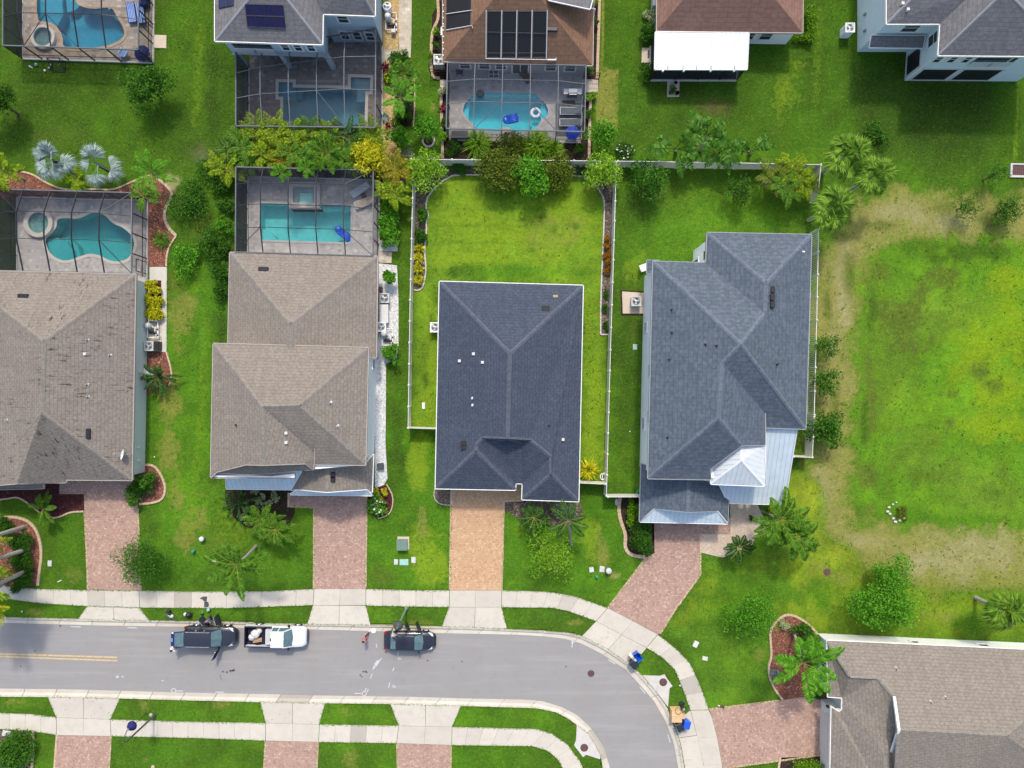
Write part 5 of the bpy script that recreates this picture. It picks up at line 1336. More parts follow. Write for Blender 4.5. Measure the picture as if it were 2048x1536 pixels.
# ---------------------------------------------------------------- vinyl fences
def fence(label, pts, h=1.83, solid=True, step=2.0, group='white vinyl fences', low=None):
    """pts: line of the fence top in photo pixels"""
    P = [W(a, b, h) for a, b in pts]
    c = P[len(P) // 2]
    t = thing('vinyl_fence', label, 'fence', (c.x, c.y, 0), group)
    pst = []
    for a, b in zip(P, P[1:]):
        L = (b - a).length; n = max(1, round(L / step))
        pst += [a.lerp(b, k / n) for k in range(n)]
        d = (b - a).normalized()
        if solid:
            for k in range(n):
                p, q = a.lerp(b, k / n), a.lerp(b, (k + 1) / n)
                mb = MB(); mb.bar((p.x, p.y, h / 2), (q.x, q.y, h / 2), .03, h - .16)
                mb.bar((p.x, p.y, h - .06), (q.x, q.y, h - .06), .05, .09); mb.bar((p.x, p.y, .12), (q.x, q.y, .12), .05, .14)
                mb.build('panel', M['vinyl'], t)
        else:
            for k in range(n):
                p, q = a.lerp(b, k / n), a.lerp(b, (k + 1) / n)
                mb = MB()
                for z in (.2, h - .1): mb.bar((p.x, p.y, z), (q.x, q.y, z), .06, .09)
                m_ = 12
                for i in range(1, m_):
                    s = p.lerp(q, i / m_); mb.bar((s.x, s.y, .2), (s.x, s.y, h - .1), .03, .05, up=d)
                mb.build('picket_panel', M['vinyl'], t)
    pst.append(P[-1])
    for p in pst:
        mb = MB(); mb.box(p.x - .065, p.x + .065, p.y - .065, p.y + .065, -.1, h + .02)
        mb.mesh([(p.x - .085, p.y - .085, h + .02), (p.x + .085, p.y - .085, h + .02), (p.x + .085, p.y + .085, h + .02), (p.x - .085, p.y + .085, h + .02), (p.x, p.y, h + .1)], [(0, 1, 4), (1, 2, 4), (2, 3, 4), (3, 0, 4), (3, 2, 1, 0)])
        mb.build('post', M['vinyl'], t)
fence('white fence between the bright turquoise pool and the central back yard', [(822,318),(1230,322)])
fence('white fence running below the big banana leaves behind the slate house', [(1236,322),(1440,325),(1642,329)])
fence('white fence down the left side of the central back yard', [(826,356),(820,600),(816,856),(878,858)])
fence('white fence down the right side of the central yard beside the slate house', [(1233,324),(1227,520),(1221,700),(1213,992)])
fence('short white fence piece beside the yellow ornamental grass', [(1156,966),(1212,968.5)], 1.75)
fence('short white gate fence joining the slate house, lower left corner', [(1216,994),(1279,994)])
fence('short white fence beside the palm clump, right end of the banana yard', [(1642,331),(1636,395)])
fence('white picket fence along the dry track beside the slate house', [(1638,458),(1634,640),(1629,830)], solid=False)
fence('white corner fence under the dense green tree by the metal porch', [(1628.5,834),(1625,915),(1588,913.5)])
# ---------------------------------------------------------------- plants
LF = {
 'dark': leaf('dark green leaves', (.015, .05, .006), (.038, .12, .012), (.09, .22, .02)),
 'mid': leaf('green leaves', (.02, .07, .008), (.05, .155, .014), (.12, .28, .03)),
 'bright': leaf('fresh green leaves', (.03, .12, .008), (.085, .28, .015), (.2, .45, .04)),
 'lime': leaf('lime leaves', (.07, .18, .01), (.2, .4, .02), (.42, .62, .07)),
 'olive': leaf('olive bronze leaves', (.03, .06, .006), (.1, .155, .016), (.25, .3, .04)),
 'yellow': leaf('yellow leaves', (.16, .2, .006), (.46, .46, .012), (.78, .72, .05)),
 'orange': leaf('orange tinged fronds', (.05, .08, .006), (.2, .2, .012), (.55, .38, .03)),
 'ygreen': leaf('yellow green fronds', (.03, .08, .004), (.15, .27, .01), (.45, .52, .025)),
 'fgreen': leaf('green fronds', (.025, .085, .008), (.075, .2, .015), (.19, .36, .04)),
 'fdark': leaf('dark fronds', (.012, .045, .008), (.035, .105, .018), (.1, .2, .05)),
 'silver': leaf('silver blue fans', (.08, .125, .105), (.22, .295, .26), (.45, .52, .46), .12),
 'sabal': leaf('sabal fans', (.02, .06, .005), (.09, .2, .014), (.27, .4, .05), .15),
 'banana': leaf('banana leaves', (.012, .05, .005), (.04, .13, .01), (.15, .29, .05), .2, .4),
 'red': leaf('red cordyline leaves', (.06, .006, .015), (.2, .02, .05), (.42, .08, .12)),
 'croton': leaf('orange croton leaves', (.1, .06, .008), (.3, .14, .012), (.5, .26, .03)),
 'rib': leaf('pale midribs', (.1, .15, .025), (.17, .22, .035), (.3, .32, .06), .1),
 'white': leaf('white flowers', (.6, .6, .5), (.75, .75, .68), (.85, .85, .8)),
 'cream': leaf('variegated leaves', (.15, .22, .08), (.35, .42, .2), (.62, .66, .42)),
 'hedge': leaf('hedge leaves', (.03, .1, .005), (.1, .24, .01), (.26, .42, .025)),
 'dead': leaf('dry fronds', (.2, .15, .1), (.36, .29, .21), (.5, .42, .33)),
}
def leaves(rg, P, size, w=.5, up=.5):
    n = len(P)
    nr = rg.normal(size=(n, 3)); nr[:, 2] = np.abs(nr[:, 2]) + up
    nr /= np.linalg.norm(nr, axis=1)[:, None]
    t = rg.normal(size=(n, 3)); u = np.cross(nr, t); u /= np.linalg.norm(u, axis=1)[:, None] + 1e-9
    v = np.cross(nr, u)
    l = (size * rg.uniform(.6, 1.35, n))[:, None]
    return np.stack([P - u * l * .5, P + v * l * w * .5 + u * l * .05, P + u * l * .5 - nr * l * .12, P - v * l * w * .5 + u * l * .05], 1)
def crown_pts(rg, c, r, n, k=14, cr=.42, low=-.35):
    """points in k leaf clumps spread through an ellipsoid, uneven and with gaps"""
    d = rg.normal(size=(k, 3)); d /= np.linalg.norm(d, axis=1)[:, None]
    d[:, 2] = np.where(d[:, 2] < low, -d[:, 2] * .6, d[:, 2])
    rad = (rg.uniform(.02, .72, k) ** .62)[:, None]
    cc = d * rad
    cs = rg.uniform(.6, 1.2, k) * cr
    ix = rg.choice(k, n, p=cs ** 2 / (cs ** 2).sum())
    q = rg.normal(size=(n, 3)); q /= np.linalg.norm(q, axis=1)[:, None]
    q *= (cs[ix] * rg.uniform(.25, 1.08, n) ** .6)[:, None]
    P = cc[ix] + q
    return np.array(c)[None, :] + P * np.array(r)[None, :]
SEED = [100]
def rgen():
    SEED[0] += 1
    return np.random.default_rng(SEED[0])
def broad(name, label, cat, px, py, rpx, h, mat, ls=.24, dens=1.0, ry=None, rzf=.85, trunk=True, k=None, group=None, w=.5, flowers=None, limbs=4, cr=.42):
    """broad-leaved tree or shrub: trunk, limbs and an uneven crown of leaf clumps"""
    rg = rgen(); rpx *= 1.12; ry = ry and ry * 1.12
    zc = h - min(h * .58, rpx * (H - h) / F * rzf)
    c = W(px, py, zc)
    kk = (H - zc) / F
    rx, ryy = rpx * kk, (ry or rpx) * kk
    rzz = max(.25, h - zc)
    t = thing(name, label, cat, (c.x, c.y, 0), group)
    n = int(max(90, 560 * dens * rx * ryy * (.24 / ls) ** 1.6))
    n = min(n, 7000)
    k = k or int(max(7, min(34, 7 + rx * ryy * 3.0)))
    P = crown_pts(rg, (c.x, c.y, zc), (rx, ryy, rzz), n, k, cr)
    P[:, 2] = np.where(P[:, 2] < zc, zc - (zc - P[:, 2]) * 1.25, P[:, 2])
    P[:, 2] = np.maximum(P[:, 2], .08)
    mb = MB(); mb.quads(leaves(rg, P, ls, w)); mb.build('crown' if trunk else 'foliage', LF[mat], t)
    if flowers:
        nf = int(n * flowers[1]); top = P[np.argsort(-P[:, 2])[:n // 2]]
        f = top[rg.choice(len(top), nf)] + [0, 0, .12]
        mb = MB(); mb.quads(leaves(rg, f, .17, 1.0, 2)); mb.build('flowers', LF[flowers[0]], t)
    mb = MB()
    r0 = max(.03, min(.16, .022 * h + .02))
    mb.tube([(c.x, c.y, -.1), (c.x + r0, c.y, zc * .5), (c.x, c.y + r0, zc + rzz * .2)], [r0 * 1.4, r0, r0 * .5], 7)
    for i in range(limbs):
        a = i * 2.4 + rg.uniform(0, 1); z0 = zc * rg.uniform(.5, .85)
        mb.tube([(c.x, c.y, z0), (c.x + math.cos(a) * rx * .3, c.y + math.sin(a) * ryy * .3, zc), (c.x + math.cos(a) * rx * .66, c.y + math.sin(a) * ryy * .66, zc + rzz * .3)], [r0 * .6, r0 * .4, r0 * .15], 5)
    mb.build('trunk' if trunk else 'stem', M['bark'], t)
    return t
def frond(mb, c, az, el, L, droop, ll, lw, nl, rg, vee=.35, rach=.034, mi=0):
    """feather frond: arching midrib with leaflets along both sides"""
    d = np.array([math.cos(az), math.sin(az), 0]); s = np.array([-math.sin(az), math.cos(az), 0])
    t = np.linspace(0, 1, 9)
    hor = L * math.cos(el) * (t - .12 * t * t); z = L * math.sin(el) * t - droop * L * t ** 2.2
    sw = rg.uniform(-.1, .1) * L
    pts = [np.array(c) + d * hor[i] + s * sw * t[i] ** 2 + np.array([0, 0, z[i]]) for i in range(9)]
    mb.tube([tuple(p) for p in pts], [rach * (1 - .7 * q) for q in t], 4, 1)
    arr = []
    for i in range(nl):
        f = .14 + .86 * (i + .5) / nl
        x = f * 8; j = min(int(x), 7); p = pts[j] * (1 - (x - j)) + pts[j + 1] * (x - j)
        tan = pts[j + 1] - pts[j]; tan = tan / np.linalg.norm(tan)
        l = ll * math.sin(math.pi * (.14 + .80 * f)) * rg.uniform(.85, 1.1)
        for sg in (-1, 1):
            dirn = s * sg * .86 + tan * .55 + np.array([0, 0, vee * rg.uniform(.2, 1) - .25 * rg.random()])
            dirn /= np.linalg.norm(dirn)
            e = p + dirn * l; m_ = p + dirn * l * .55
            e = e - np.array([0, 0, .22 * l]); w_ = np.cross(dirn, [0, 0, 1]); w_ /= np.linalg.norm(w_) + 1e-9
            w_ = w_ * lw * .5
            arr.append([p, m_ + w_, e, m_ - w_])
    mb.quads(np.array(arr), mi)
def palm(name, label, px, py, rpx, h, mat, nf=12, ll=.55, lw=.09, nl=26, base=None, droop=.35, el=(.25, .9), group=None, heads=1, spread=.4, cat='palm', trunk_r=.11, az0=None, azs=None):
    """feather palm; (px, py): where the crown's heart is seen"""
    rg = rgen()
    c = W(px, py, h); k = (H - h) / F
    b = W(*base) if base else Vector((c.x, c.y, 0))
    t = thing(name, label, cat, (b.x, b.y, 0), group)
    L = rpx * k * 1.3
    for hd in range(heads):
        if heads == 1: hc, hb, hh = c, b, h
        else:
            a = hd * 2.399 + .5; rr = spread * math.sqrt((hd + .4) / heads) * rpx * k
            hc = c + Vector((math.cos(a) * rr, math.sin(a) * rr, -h * .25 * rg.random())); hb = b + (hc - c) * .35; hb.z = 0
        mb = MB()
        n_ = nf if heads == 1 else 6
        for i in range(n_):
            az = (az0 or 0) + i * 2.399963 + rg.uniform(-.25, .25) if azs is None else azs[i % len(azs)] + rg.uniform(-.06, .06)
            e = el[0] + (el[1] - el[0]) * ((i * .618) % 1)
            frond(mb, (hc.x, hc.y, hc.z), az, e, L * rg.uniform(.82, 1.08) * (1 if heads == 1 else .95), droop * rg.uniform(.8, 1.3), ll, lw, nl, rg)
        mb.build('crown', [LF[mat], LF['rib']], t)
        mb = MB(); mm = (hb + hc) / 2 + Vector((.05, .02, -h * .02))
        mb.tube([hb - Vector((0, 0, .1)), mm, hc], [trunk_r * 1.35, trunk_r, trunk_r * .85], 8); mb.build('trunk', M['palmbark'], t)
    return t
def fan(mb, c, az, el, L, R0, rg, nb=13, arc=2.5, tilt=None, w=.1):
    """fan leaf on a stalk: a fold of blades"""
    d = Vector((math.cos(az) * math.cos(el), math.sin(az) * math.cos(el), math.sin(el)))
    hub = Vector(c) + d * L - Vector((0, 0, .12 * L * L))
    mb.tube([c, Vector(c) + d * L * .5 - Vector((0, 0, .01)), hub], [.035, .028, .02], 4)
    out = Vector((d.x, d.y, d.z - .45)).normalized()
    s = out.cross(Vector((0, 0, 1))).normalized(); nrm = s.cross(out)
    arr = []
    for i in range(nb):
        a = -arc / 2 + arc * i / (nb - 1)
        q = (out * math.cos(a) + s * math.sin(a)).normalized()
        r = R0 * (1 - .12 * abs(a)) * rg.uniform(.86, 1.05)
        e = hub + q * r - Vector((0, 0, .22 * r)) ; m_ = hub + q * r * .55 + nrm * .03
        ww = q.cross(nrm) * (w * r)
        arr.append([tuple(hub), tuple(m_ + ww), tuple(e), tuple(m_ - ww)])
    mb.quads(np.array(arr))
def fanpalm(label, px, py, rpx, h, mat, nf=26, base=None, group=None, el=(-.25, 1.1), R0=None, w=.1, nb=13, name='fan_palm', arc=2.6):
    rg = rgen()
    c = W(px, py, h); k = (H - h) / F
    b = W(*base) if base else Vector((c.x, c.y, 0))
    t = thing(name, label, 'palm', (b.x, b.y, 0), group)
    r = rpx * k
    mb = MB()
    for i in range(nf):
        e = el[0] + (el[1] - el[0]) * ((i * .618) % 1)
        fan(mb, c, i * 2.399963 + rg.uniform(-.4, .4), e, r * rg.uniform(.22, .62), (R0 or r * .55) * rg.uniform(.8, 1.1), rg, w=w, nb=nb, arc=arc)
    mb.build('crown', LF[mat], t)
    mb = MB(); mb.tube([b - Vector((0, 0, .1)), (b + c) / 2, c], [.2, .17, .15], 9); mb.build('trunk', M['palmbark'] if h > 3 else M['bark'], t)
    return t
def paddle(mb, c, az, el, L, wd, droop, rg, tear=True):
    """big banana-like leaf: stalk, then a torn arching blade"""
    d = Vector((math.cos(az), math.sin(az), 0)); s = Vector((-math.sin(az), math.cos(az), 0))
    N = 13
    P = []
    for i in range(N):
        t = i / (N - 1)
        P.append(Vector(c) + d * (L * math.cos(el) * t) + Vector((0, 0, L * math.sin(el) * t - droop * L * t * t)))
    mb.tube(P, [.045 * (1 - .8 * i / N) for i in range(N)], 4)
    arr = []
    for i in range(3, N - 1):
        t = (i - 3) / (N - 4)
        w0 = wd * math.sin(math.pi * min(1, .12 + .9 * t)) ** .7; w1 = wd * math.sin(math.pi * min(1, .12 + .9 * (t + 1 / (N - 4)))) ** .7
        for sg in (-1, 1):
            g = rg.uniform(0, .12); up = Vector((0, 0, rg.uniform(-.16, .06)))
            a, b = P[i], P[i + 1]
            arr.append([tuple(a), tuple(a.lerp(b, .9)), tuple(a.lerp(b, .85 - g) + s * sg * w1 + up + d * .12), tuple(a.lerp(b, .05) + s * sg * w0 + up + d * .12)])
    mb.quads(np.array(arr))
def banana(name, label, px, py, rpx, h, mat, nf=9, wd=.32, azs=None, el=(.5, 1.1), group=None, base=None, droop=.55, cat='banana plant', Ls=(.8, 1.1)):
    rg = rgen()
    b = W(*base) if base else W(px, py, 0)
    c = W(px, py, h * .55)
    t = thing(name, label, cat, (b.x, b.y, 0), group)
    mb = MB(); L = rpx * H / F * 1.25
    for i in range(nf):
        az = azs[i % len(azs)] if azs else i * 2.399963
        paddle(mb, c + Vector((rg.uniform(-.15, .15), rg.uniform(-.15, .15), 0)), az + rg.uniform(-.2, .2), el[0] + (el[1] - el[0]) * ((i * .618) % 1), L * rg.uniform(*Ls), wd, droop, rg)
    mb.build('foliage', LF[mat], t)
    mb = MB(); mb.tube([b, (b + c) / 2 + Vector((.05, 0, 0)), c], [.2, .15, .1], 8); mb.build('stem', M['palmbark'], t)
    return t
def spiky(name, label, cat, px, py, rpx, h, mat, nl=70, w=.07, el=(.15, 1.2), group=None, droop=.25):
    """rosette or grass clump of strap leaves"""
    rg = rgen(); c = W(px, py, .1); L = rpx * H / F * 1.15
    t = thing(name, label, cat, (c.x, c.y, 0), group)
    arr = []
    for i in range(nl):
        az = i * 2.399963 + rg.uniform(-.3, .3); e = rg.uniform(*el); l = L * rg.uniform(.75, 1.15)
        d = np.array([math.cos(az) * math.cos(e), math.sin(az) * math.cos(e), math.sin(e) * h / max(L, .2)])
        s = np.array([-math.sin(az), math.cos(az), 0]) * w * .5
        p0 = np.array(c) + np.array([rg.uniform(-.1, .1), rg.uniform(-.1, .1), 0]); p1 = p0 + d * l * .6; p2 = p0 + d * l - np.array([0, 0, droop * l])
        arr.append([p0, p1 + s, p2, p1 - s])
    mb = MB(); mb.quads(np.array(arr)); mb.build('foliage', LF[mat], t)
    mb = MB(); mb.lathe((c.x, c.y, -.05), [(.09, 0), (.07, .2), (.02, .3)], 8); mb.build('stem', M['bark'], t)
    return t
S, T = 'shrub', 'tree'
# top-left yard
broad('lawn_tree', 'dark round tree on the lawn just below the blue-lounger enclosure', T, 297, 172, 45, 4.2, 'mid', .26, 1.1)
broad('lawn_tree', 'dark tree half cut off by the left edge, above the silver palms', T, -6, 205, 40, 4.5, 'dark', .26, 1.0)
fanpalm('larger silver-blue fan palm, left of the pair on the upper left lawn', 104, 320, 46, 2.6, 'silver', 13, w=.06, nb=20, R0=1.3, arc=3.0, el=(-.1, 1.3), group='silver fan palms')
fanpalm('smaller silver-blue fan palm with gaps, right of the larger one', 196, 330, 42, 2.3, 'silver', 8, w=.06, nb=20, R0=1.25, arc=2.9, el=(-.1, 1.2), group='silver fan palms')
palm('feather_palm', 'small yellow-green feathery palm between the two silver palms', 155, 356, 30, 1.6, 'ygreen', 16, .4, .08, 18, trunk_r=.07)
palm('feather_palm', 'fresh green feather palm by the sandy curve of the red mulch bed', 303, 346, 48, 2.4, 'bright', 9, .45, .08, 34, az0=.4)
palm('feather_palm', 'small green palm leaning over the corner of the teal pool enclosure', 288, 392, 30, 2.6, 'fgreen', 9, .4, .08, 18)
palm('feather_palm', 'bright yellow-green palm at the left edge above the teal pool', 4, 340, 40, 3.0, 'ygreen', 16, .5, .09, 24)
broad('bush', 'feathery mid-green bush right of the sandy edging curve', S, 383, 405, 48, 1.8, 'mid', .2, .6, k=12)
broad('bush', 'dark bush right of the red mulch bed, middle of the strip', S, 420, 476, 34, 1.6, 'mid', .2, .6)
broad('bush', 'bright green bush at the lower end of the red mulch bed', S, 375, 520, 38, 1.7, 'bright', .2, .65)
spiky('ornamental_grass', 'spiky olive grass clump on the red mulch beside the wide enclosure', 'grass clump', 325, 480, 24, .8, 'fgreen', 90, .06)
broad('bush', 'sprawling dark low bush by the pale patch below the lawn strip', S, 418, 340, 36, 1.2, 'mid', .2, .45)
for i, (x, y, r, mt, lb) in enumerate(((445,368,30,'mid','dark bush at the top left corner of the square-spa enclosure'),(455,415,24,'mid','green bush hugging the square-spa enclosure, upper left side'),(455,452,22,'bright','bright bush hugging the square-spa enclosure, middle left side'),(446,500,26,'dark','dark bush at the lower left corner of the square-spa enclosure'),(445,546,30,'mid','large-leaved bush against the left wall of the two-storey taupe house'),(448,584,24,'dark','dark bush below the large-leaved one by the taupe house wall'))):
    broad('bush', lb, S, x, y, r * .88, 1.6, mt, .22, .8, trunk=False, group='bushes left of the square-spa pool')
# areca screen between the two pool enclosures
arec = [(462,300,34,3.4,'fdark','dark clump palm filling the left end behind the outer ones'),(575,296,36,3.5,'fgreen','green clump palm between both rows of the palm screen, left of centre'),(636,292,36,3.5,'ygreen','yellow-green clump palm between both rows of the palm screen, right of centre'),(716,296,34,3.3,'fgreen','green clump palm just left of the golden-yellow bush'),(447,330,44,3.2,'ygreen','yellow-green clump palm at the left end of the palm screen'),(478,285,40,3.6,'fgreen','green clump palm, far left of the palm screen, upper row'),(512,262,42,3.6,'ygreen','yellow-green clump palm leaning on the grey enclosure, left part'),(548,262,42,3.8,'ygreen','yellowish clump palm, upper row, above the star-shaped green palm leftwards'),(584,272,40,3.8,'ygreen','golden-stalked clump palm in the middle of the palm screen'),(618,260,40,3.6,'fgreen','green clump palm at the middle of the grey enclosure edge'),(655,268,38,3.7,'ygreen','yellow-green clump palm right of the middle of the screen'),(694,276,40,3.6,'fdark','dark clump palm under the right part of the grey enclosure'),(735,268,38,3.5,'ygreen','yellow-green clump palm at the right end of the grey enclosure edge'),(492,316,38,3.3,'fgreen','green clump palm, lower row, touching the square-spa enclosure left'),(530,310,36,3.4,'ygreen','yellow-stalked clump palm, lower row, second from the left'),(566,318,30,3.2,'orange','orange clump palm in the lower row'),(606,312,34,3.4,'fgreen','fresh clump palm in the lower row beside the star palm'),(700,318,36,3.2,'fgreen','green clump palm left of the round yellow bush')]
for x, y, r, h_, mt, lb in arec:
    palm('clump_palm', lb, x, y, r * .86, h_ * .8, mt, 40, .4, .05, 26, heads=4, spread=.4, trunk_r=.04, el=(.1, .8), droop=.35, group='clump palms of the palm screen')
palm('feather_palm', 'star-shaped green palm hanging over the square-spa enclosure', 655, 306, 42, 4.4, 'fgreen', 11, .45, .12, 28)
palm('feather_palm', 'small bright palm overhanging the square-spa enclosure, left of the star palm', 562, 345, 20, 3.4, 'bright', 7, .35, .1, 14)
palm('feather_palm', 'small light palm overhanging the square-spa enclosure, beside the star palm', 612, 335, 22, 3.4, 'bright', 7, .35, .1, 14)
broad('yellow_bush', 'round golden-yellow bushy plant at the right end of the palm screen', S, 740, 310, 40, 4.2, 'yellow', .3, 1.2, w=.34, k=24)
palm('clump_palm', 'orange-tipped clump palm right of the golden-yellow bush', 786, 335, 32, 3.2, 'orange', 36, .4, .05, 26, heads=4, spread=.4, trunk_r=.04, el=(.1, .8), droop=.35)
palm('clump_palm', 'yellow-green clump palm at the corner of the square-spa enclosure', 783, 382, 34, 2.8, 'ygreen', 36, .4, .05, 26, heads=4, spread=.4, trunk_r=.04, el=(.1, .8), droop=.35)
# strip between solar-roofed house and the brown house
broad('shrub', 'small light shrub beside the paver path at the very top', S, 765, 5, 14, .8, 'lime', .16, 1.1, trunk=False)
broad('shrub', 'bushy green shrub at the lower end of the cream paver path', S, 802, 118, 22, 1.6, 'mid', .2, 1.1, trunk=False)
palm('feather_palm', 'dark green feather palm with pale ribs at the end of the paver path', 808, 150, 34, 3.2, 'fgreen', 12, .5, .1, 22)
palm('feather_palm', 'bright broad-fronded palm in the gold gravel strip', 800, 196, 44, 4.2, 'bright', 8, .4, .07, 40, az0=.3, droop=.3)
broad('shrub', 'dark rounded shrub behind the bright broad-fronded palm', S, 802, 228, 24, 1.6, 'dark', .2, 1.2, trunk=False)
spiky('cordyline', 'dark red spiky plant at the corner of the grey enclosure', 'cordyline', 771, 135, 11, .7, 'red', 40, .1)
broad('shrub', 'yellow-flecked small shrub under the red spiky plant', S, 773, 158, 14, .9, 'mid', .18, 1.2, trunk=False, flowers=('yellow', .05))
spiky('agave', 'pale blue-green rosette beside the grey enclosure wall', 'agave', 768, 234, 13, .5, 'silver', 34, .12, (.05, .9))
spiky('cordyline', 'small dark red plant below the pale rosette', 'cordyline', 776, 252, 8, .5, 'red', 26, .1)
broad('tree', 'dense bright green small tree left of the potted-looking ring tree', T, 800, 273, 25, 2.4, 'bright', .2, 1.3)
broad('tree', 'dense green tree growing from a pale stone ring on the lawn', T, 856, 255, 31, 3.2, 'bright', .22, 1.2)
c0 = W(857, 282)
rg_ = thing('tree_ring', 'pale stone ring around the dense green tree on the lawn', 'tree ring', c0)
mb = MB(); mb.torus((c0.x, c0.y, .06), .55, .1, 22, 6); mb.build('stone_ring', M['edgew'], rg_)
mb = MB(); mb.lathe((c0.x, c0.y, 0), [(.5, 0), (.48, .05)], 20); mb.build('soil', M['soil'], rg_)
broad('shrub', 'pale variegated shrub at the fence end of the gravel strip', S, 812, 303, 20, 1.0, 'cream', .18, 1.0, trunk=False)
broad('tree', 'round lime-green tree at the upper left corner of the central yard', T, 851, 336, 40, 3.6, 'lime', .26, 1.25, w=.36, k=26)
# around the turquoise pool
for x, y, r, mt, lb in ((872,62,9,'lime','light shrub in the bed left of the brown house, upper'),(870,88,8,'mid','green shrub in the bed left of the brown house, lower'),(863,113,9,'ygreen','yellowish shrub at the edging beside the condenser of the brown house'),(886,185,10,'cream','variegated shrub at the left wall of the bright turquoise enclosure'),(887,246,9,'mid','small green shrub left of the bright turquoise enclosure'),(888,271,10,'lime','light shrub at the lower left corner of the bright turquoise enclosure'),(903,296,17,'dark','dark shrub in the soil bed left of the first lime willowy shrub'),(1157,300,15,'dark','dark shrub in the soil bed at the right end'),(1180,139,8,'bright','small bright shrub at the right corner of the brown house'),(1181,196,13,'lime','light shrub at the right wall of the bright turquoise enclosure'),(1177,226,10,'mid','green shrub under the light one, right of the bright turquoise enclosure'),(918,333,17,'mid','small shrub with pale blooms standing at the white fence'),(1190,3,8,'lime','light shrub at the top edge beside the brown roof'),(1192,45,7,'mid','small shrub right of the brown roof')):
    broad('shrub', lb, S, x, y, r, 1.0, mt, .17, 1.2, trunk=False)
spiky('cordyline', 'dark red plant at the left wall of the bright turquoise enclosure', 'cordyline', 886, 217, 10, .6, 'red', 34, .1)
spiky('willow_shrub', 'lime shrub with radiating stems under the left of the bright enclosure', S, 957, 292, 34, 1.7, 'lime', 300, .1, (.1, 1.4), droop=.35)
broad('tree', 'bronze-olive tree behind the olive dome at the fence', T, 1023, 295, 30, 2.6, 'olive', .2, 1.2)
spiky('willow_shrub', 'wide lime shrub with radiating stems under the right of the bright enclosure', S, 1075, 293, 36, 1.8, 'lime', 330, .1, (.1, 1.4), droop=.35)
spiky('willow_shrub', 'smaller lime shrub joined to the wide radiating one', S, 1105, 303, 26, 1.6, 'lime', 180, .1, (.1, 1.4), droop=.35)
broad('tree', 'olive dome-shaped tree left of the brightest green tree', T, 1001, 338, 44, 3.2, 'olive', .22, 1.7, rzf=.7, k=26)
broad('tree', 'brightest green tree in the middle of the back fence row', T, 1060, 352, 40, 3.8, 'bright', .28, 1.15, k=20)
broad('tree', 'olive-green dome tree right of the brightest green tree', T, 1110, 342, 37, 2.9, 'olive', .22, 1.6, k=20)
broad('tree', 'dense green tree on the lawn right of the bright turquoise enclosure', T, 1205, 266, 31, 3.2, 'bright', .22, 1.15)
broad('tree', 'lime-green tree at the upper right corner of the central yard', T, 1204, 345, 38, 3.6, 'lime', .26, 1.2, w=.36, k=24)
broad('flowering_shrub', 'white-flowered dark shrub right of the lime corner tree', S, 1255, 302, 24, 1.3, 'dark', .18, 1.1, trunk=False, flowers=('white', .02))
banana('strap_plant', 'thin sprawling dark plant left of the upper right lime tree', 1160, 342, 16, .9, 'fdark', 9, .08, cat='strap-leaved plant')
# brown house with patio
for x, y, r, h_, mt, lb, fl in ((1302,34,15,1.2,'cream','yellow-blotched shrub at the left wall of the rosy brown house',None),(1298,68,20,1.2,'mid','green shrub between the yellow-blotched shrub and the patio step',None),(1296,142,17,1.3,'dark','dark shrub at the lower left corner of the white patio roof',None)):
    broad('shrub', lb, S, x, y, r, h_, mt, .18, 1.3, trunk=False, flowers=fl)
def hedge(name, label, pts, wd, h_, mat, dens=1.0, ls=.18, cat='hedge', z0=.05):
    rg = rgen(); Q, L = resample(pts, 30); L = L * H / F; c = W(*Q[15])
    t = thing(name, label, cat, (c.x, c.y, 0))
    n = int(420 * dens * L * wd * (.18 / ls) ** 1.5)
    n = min(n, 4500)
    f = rg.uniform(0, 29, n); i = f.astype(int).clip(0, 28); a = (f - i)[:, None]
    P = Q[i] * (1 - a) + Q[i + 1] * a
    k = H / F
    X = (P[:, 0] - 1024) * k; Y = (768 - P[:, 1]) * k
    u = rg.uniform(-1, 1, n); v = rg.uniform(-1, 1, n)
    side = rg.random(n) < .4
    lump = .82 + .18 * np.sin(f * 2.3) * np.cos(f * 1.1)
    X += u * wd * .5 * lump; Y += v * wd * .5 * lump
    edge_ = np.maximum(np.abs(u), np.abs(v))
    Z = np.where(side, rg.uniform(z0, h_, n), h_ * (1 - .22 * edge_ ** 3) * rg.uniform(.86, 1.05, n))
    mb = MB(); mb.quads(leaves(rg, np.stack([X, Y, Z], 1), ls, .55)); mb.build('foliage', LF[mat], t)
    mb = MB()
    for j in range(0, 30, 4):
        p = W(*Q[j]); mb.tube([p, p + Vector((.05, .03, h_ * .7))], [.03, .015], 5)
    mb.build('stem', M['bark'], t)
    return t
hedge('clipped_hedge', 'clipped green hedge at the right corner of the rosy brown house', [(1617,24),(1617,82)], 1.0, .9, 'hedge')
hedge('clipped_hedge', 'short clipped hedge under the windows of the rosy brown house', [(1585,78),(1612,80)], .9, .8, 'hedge')
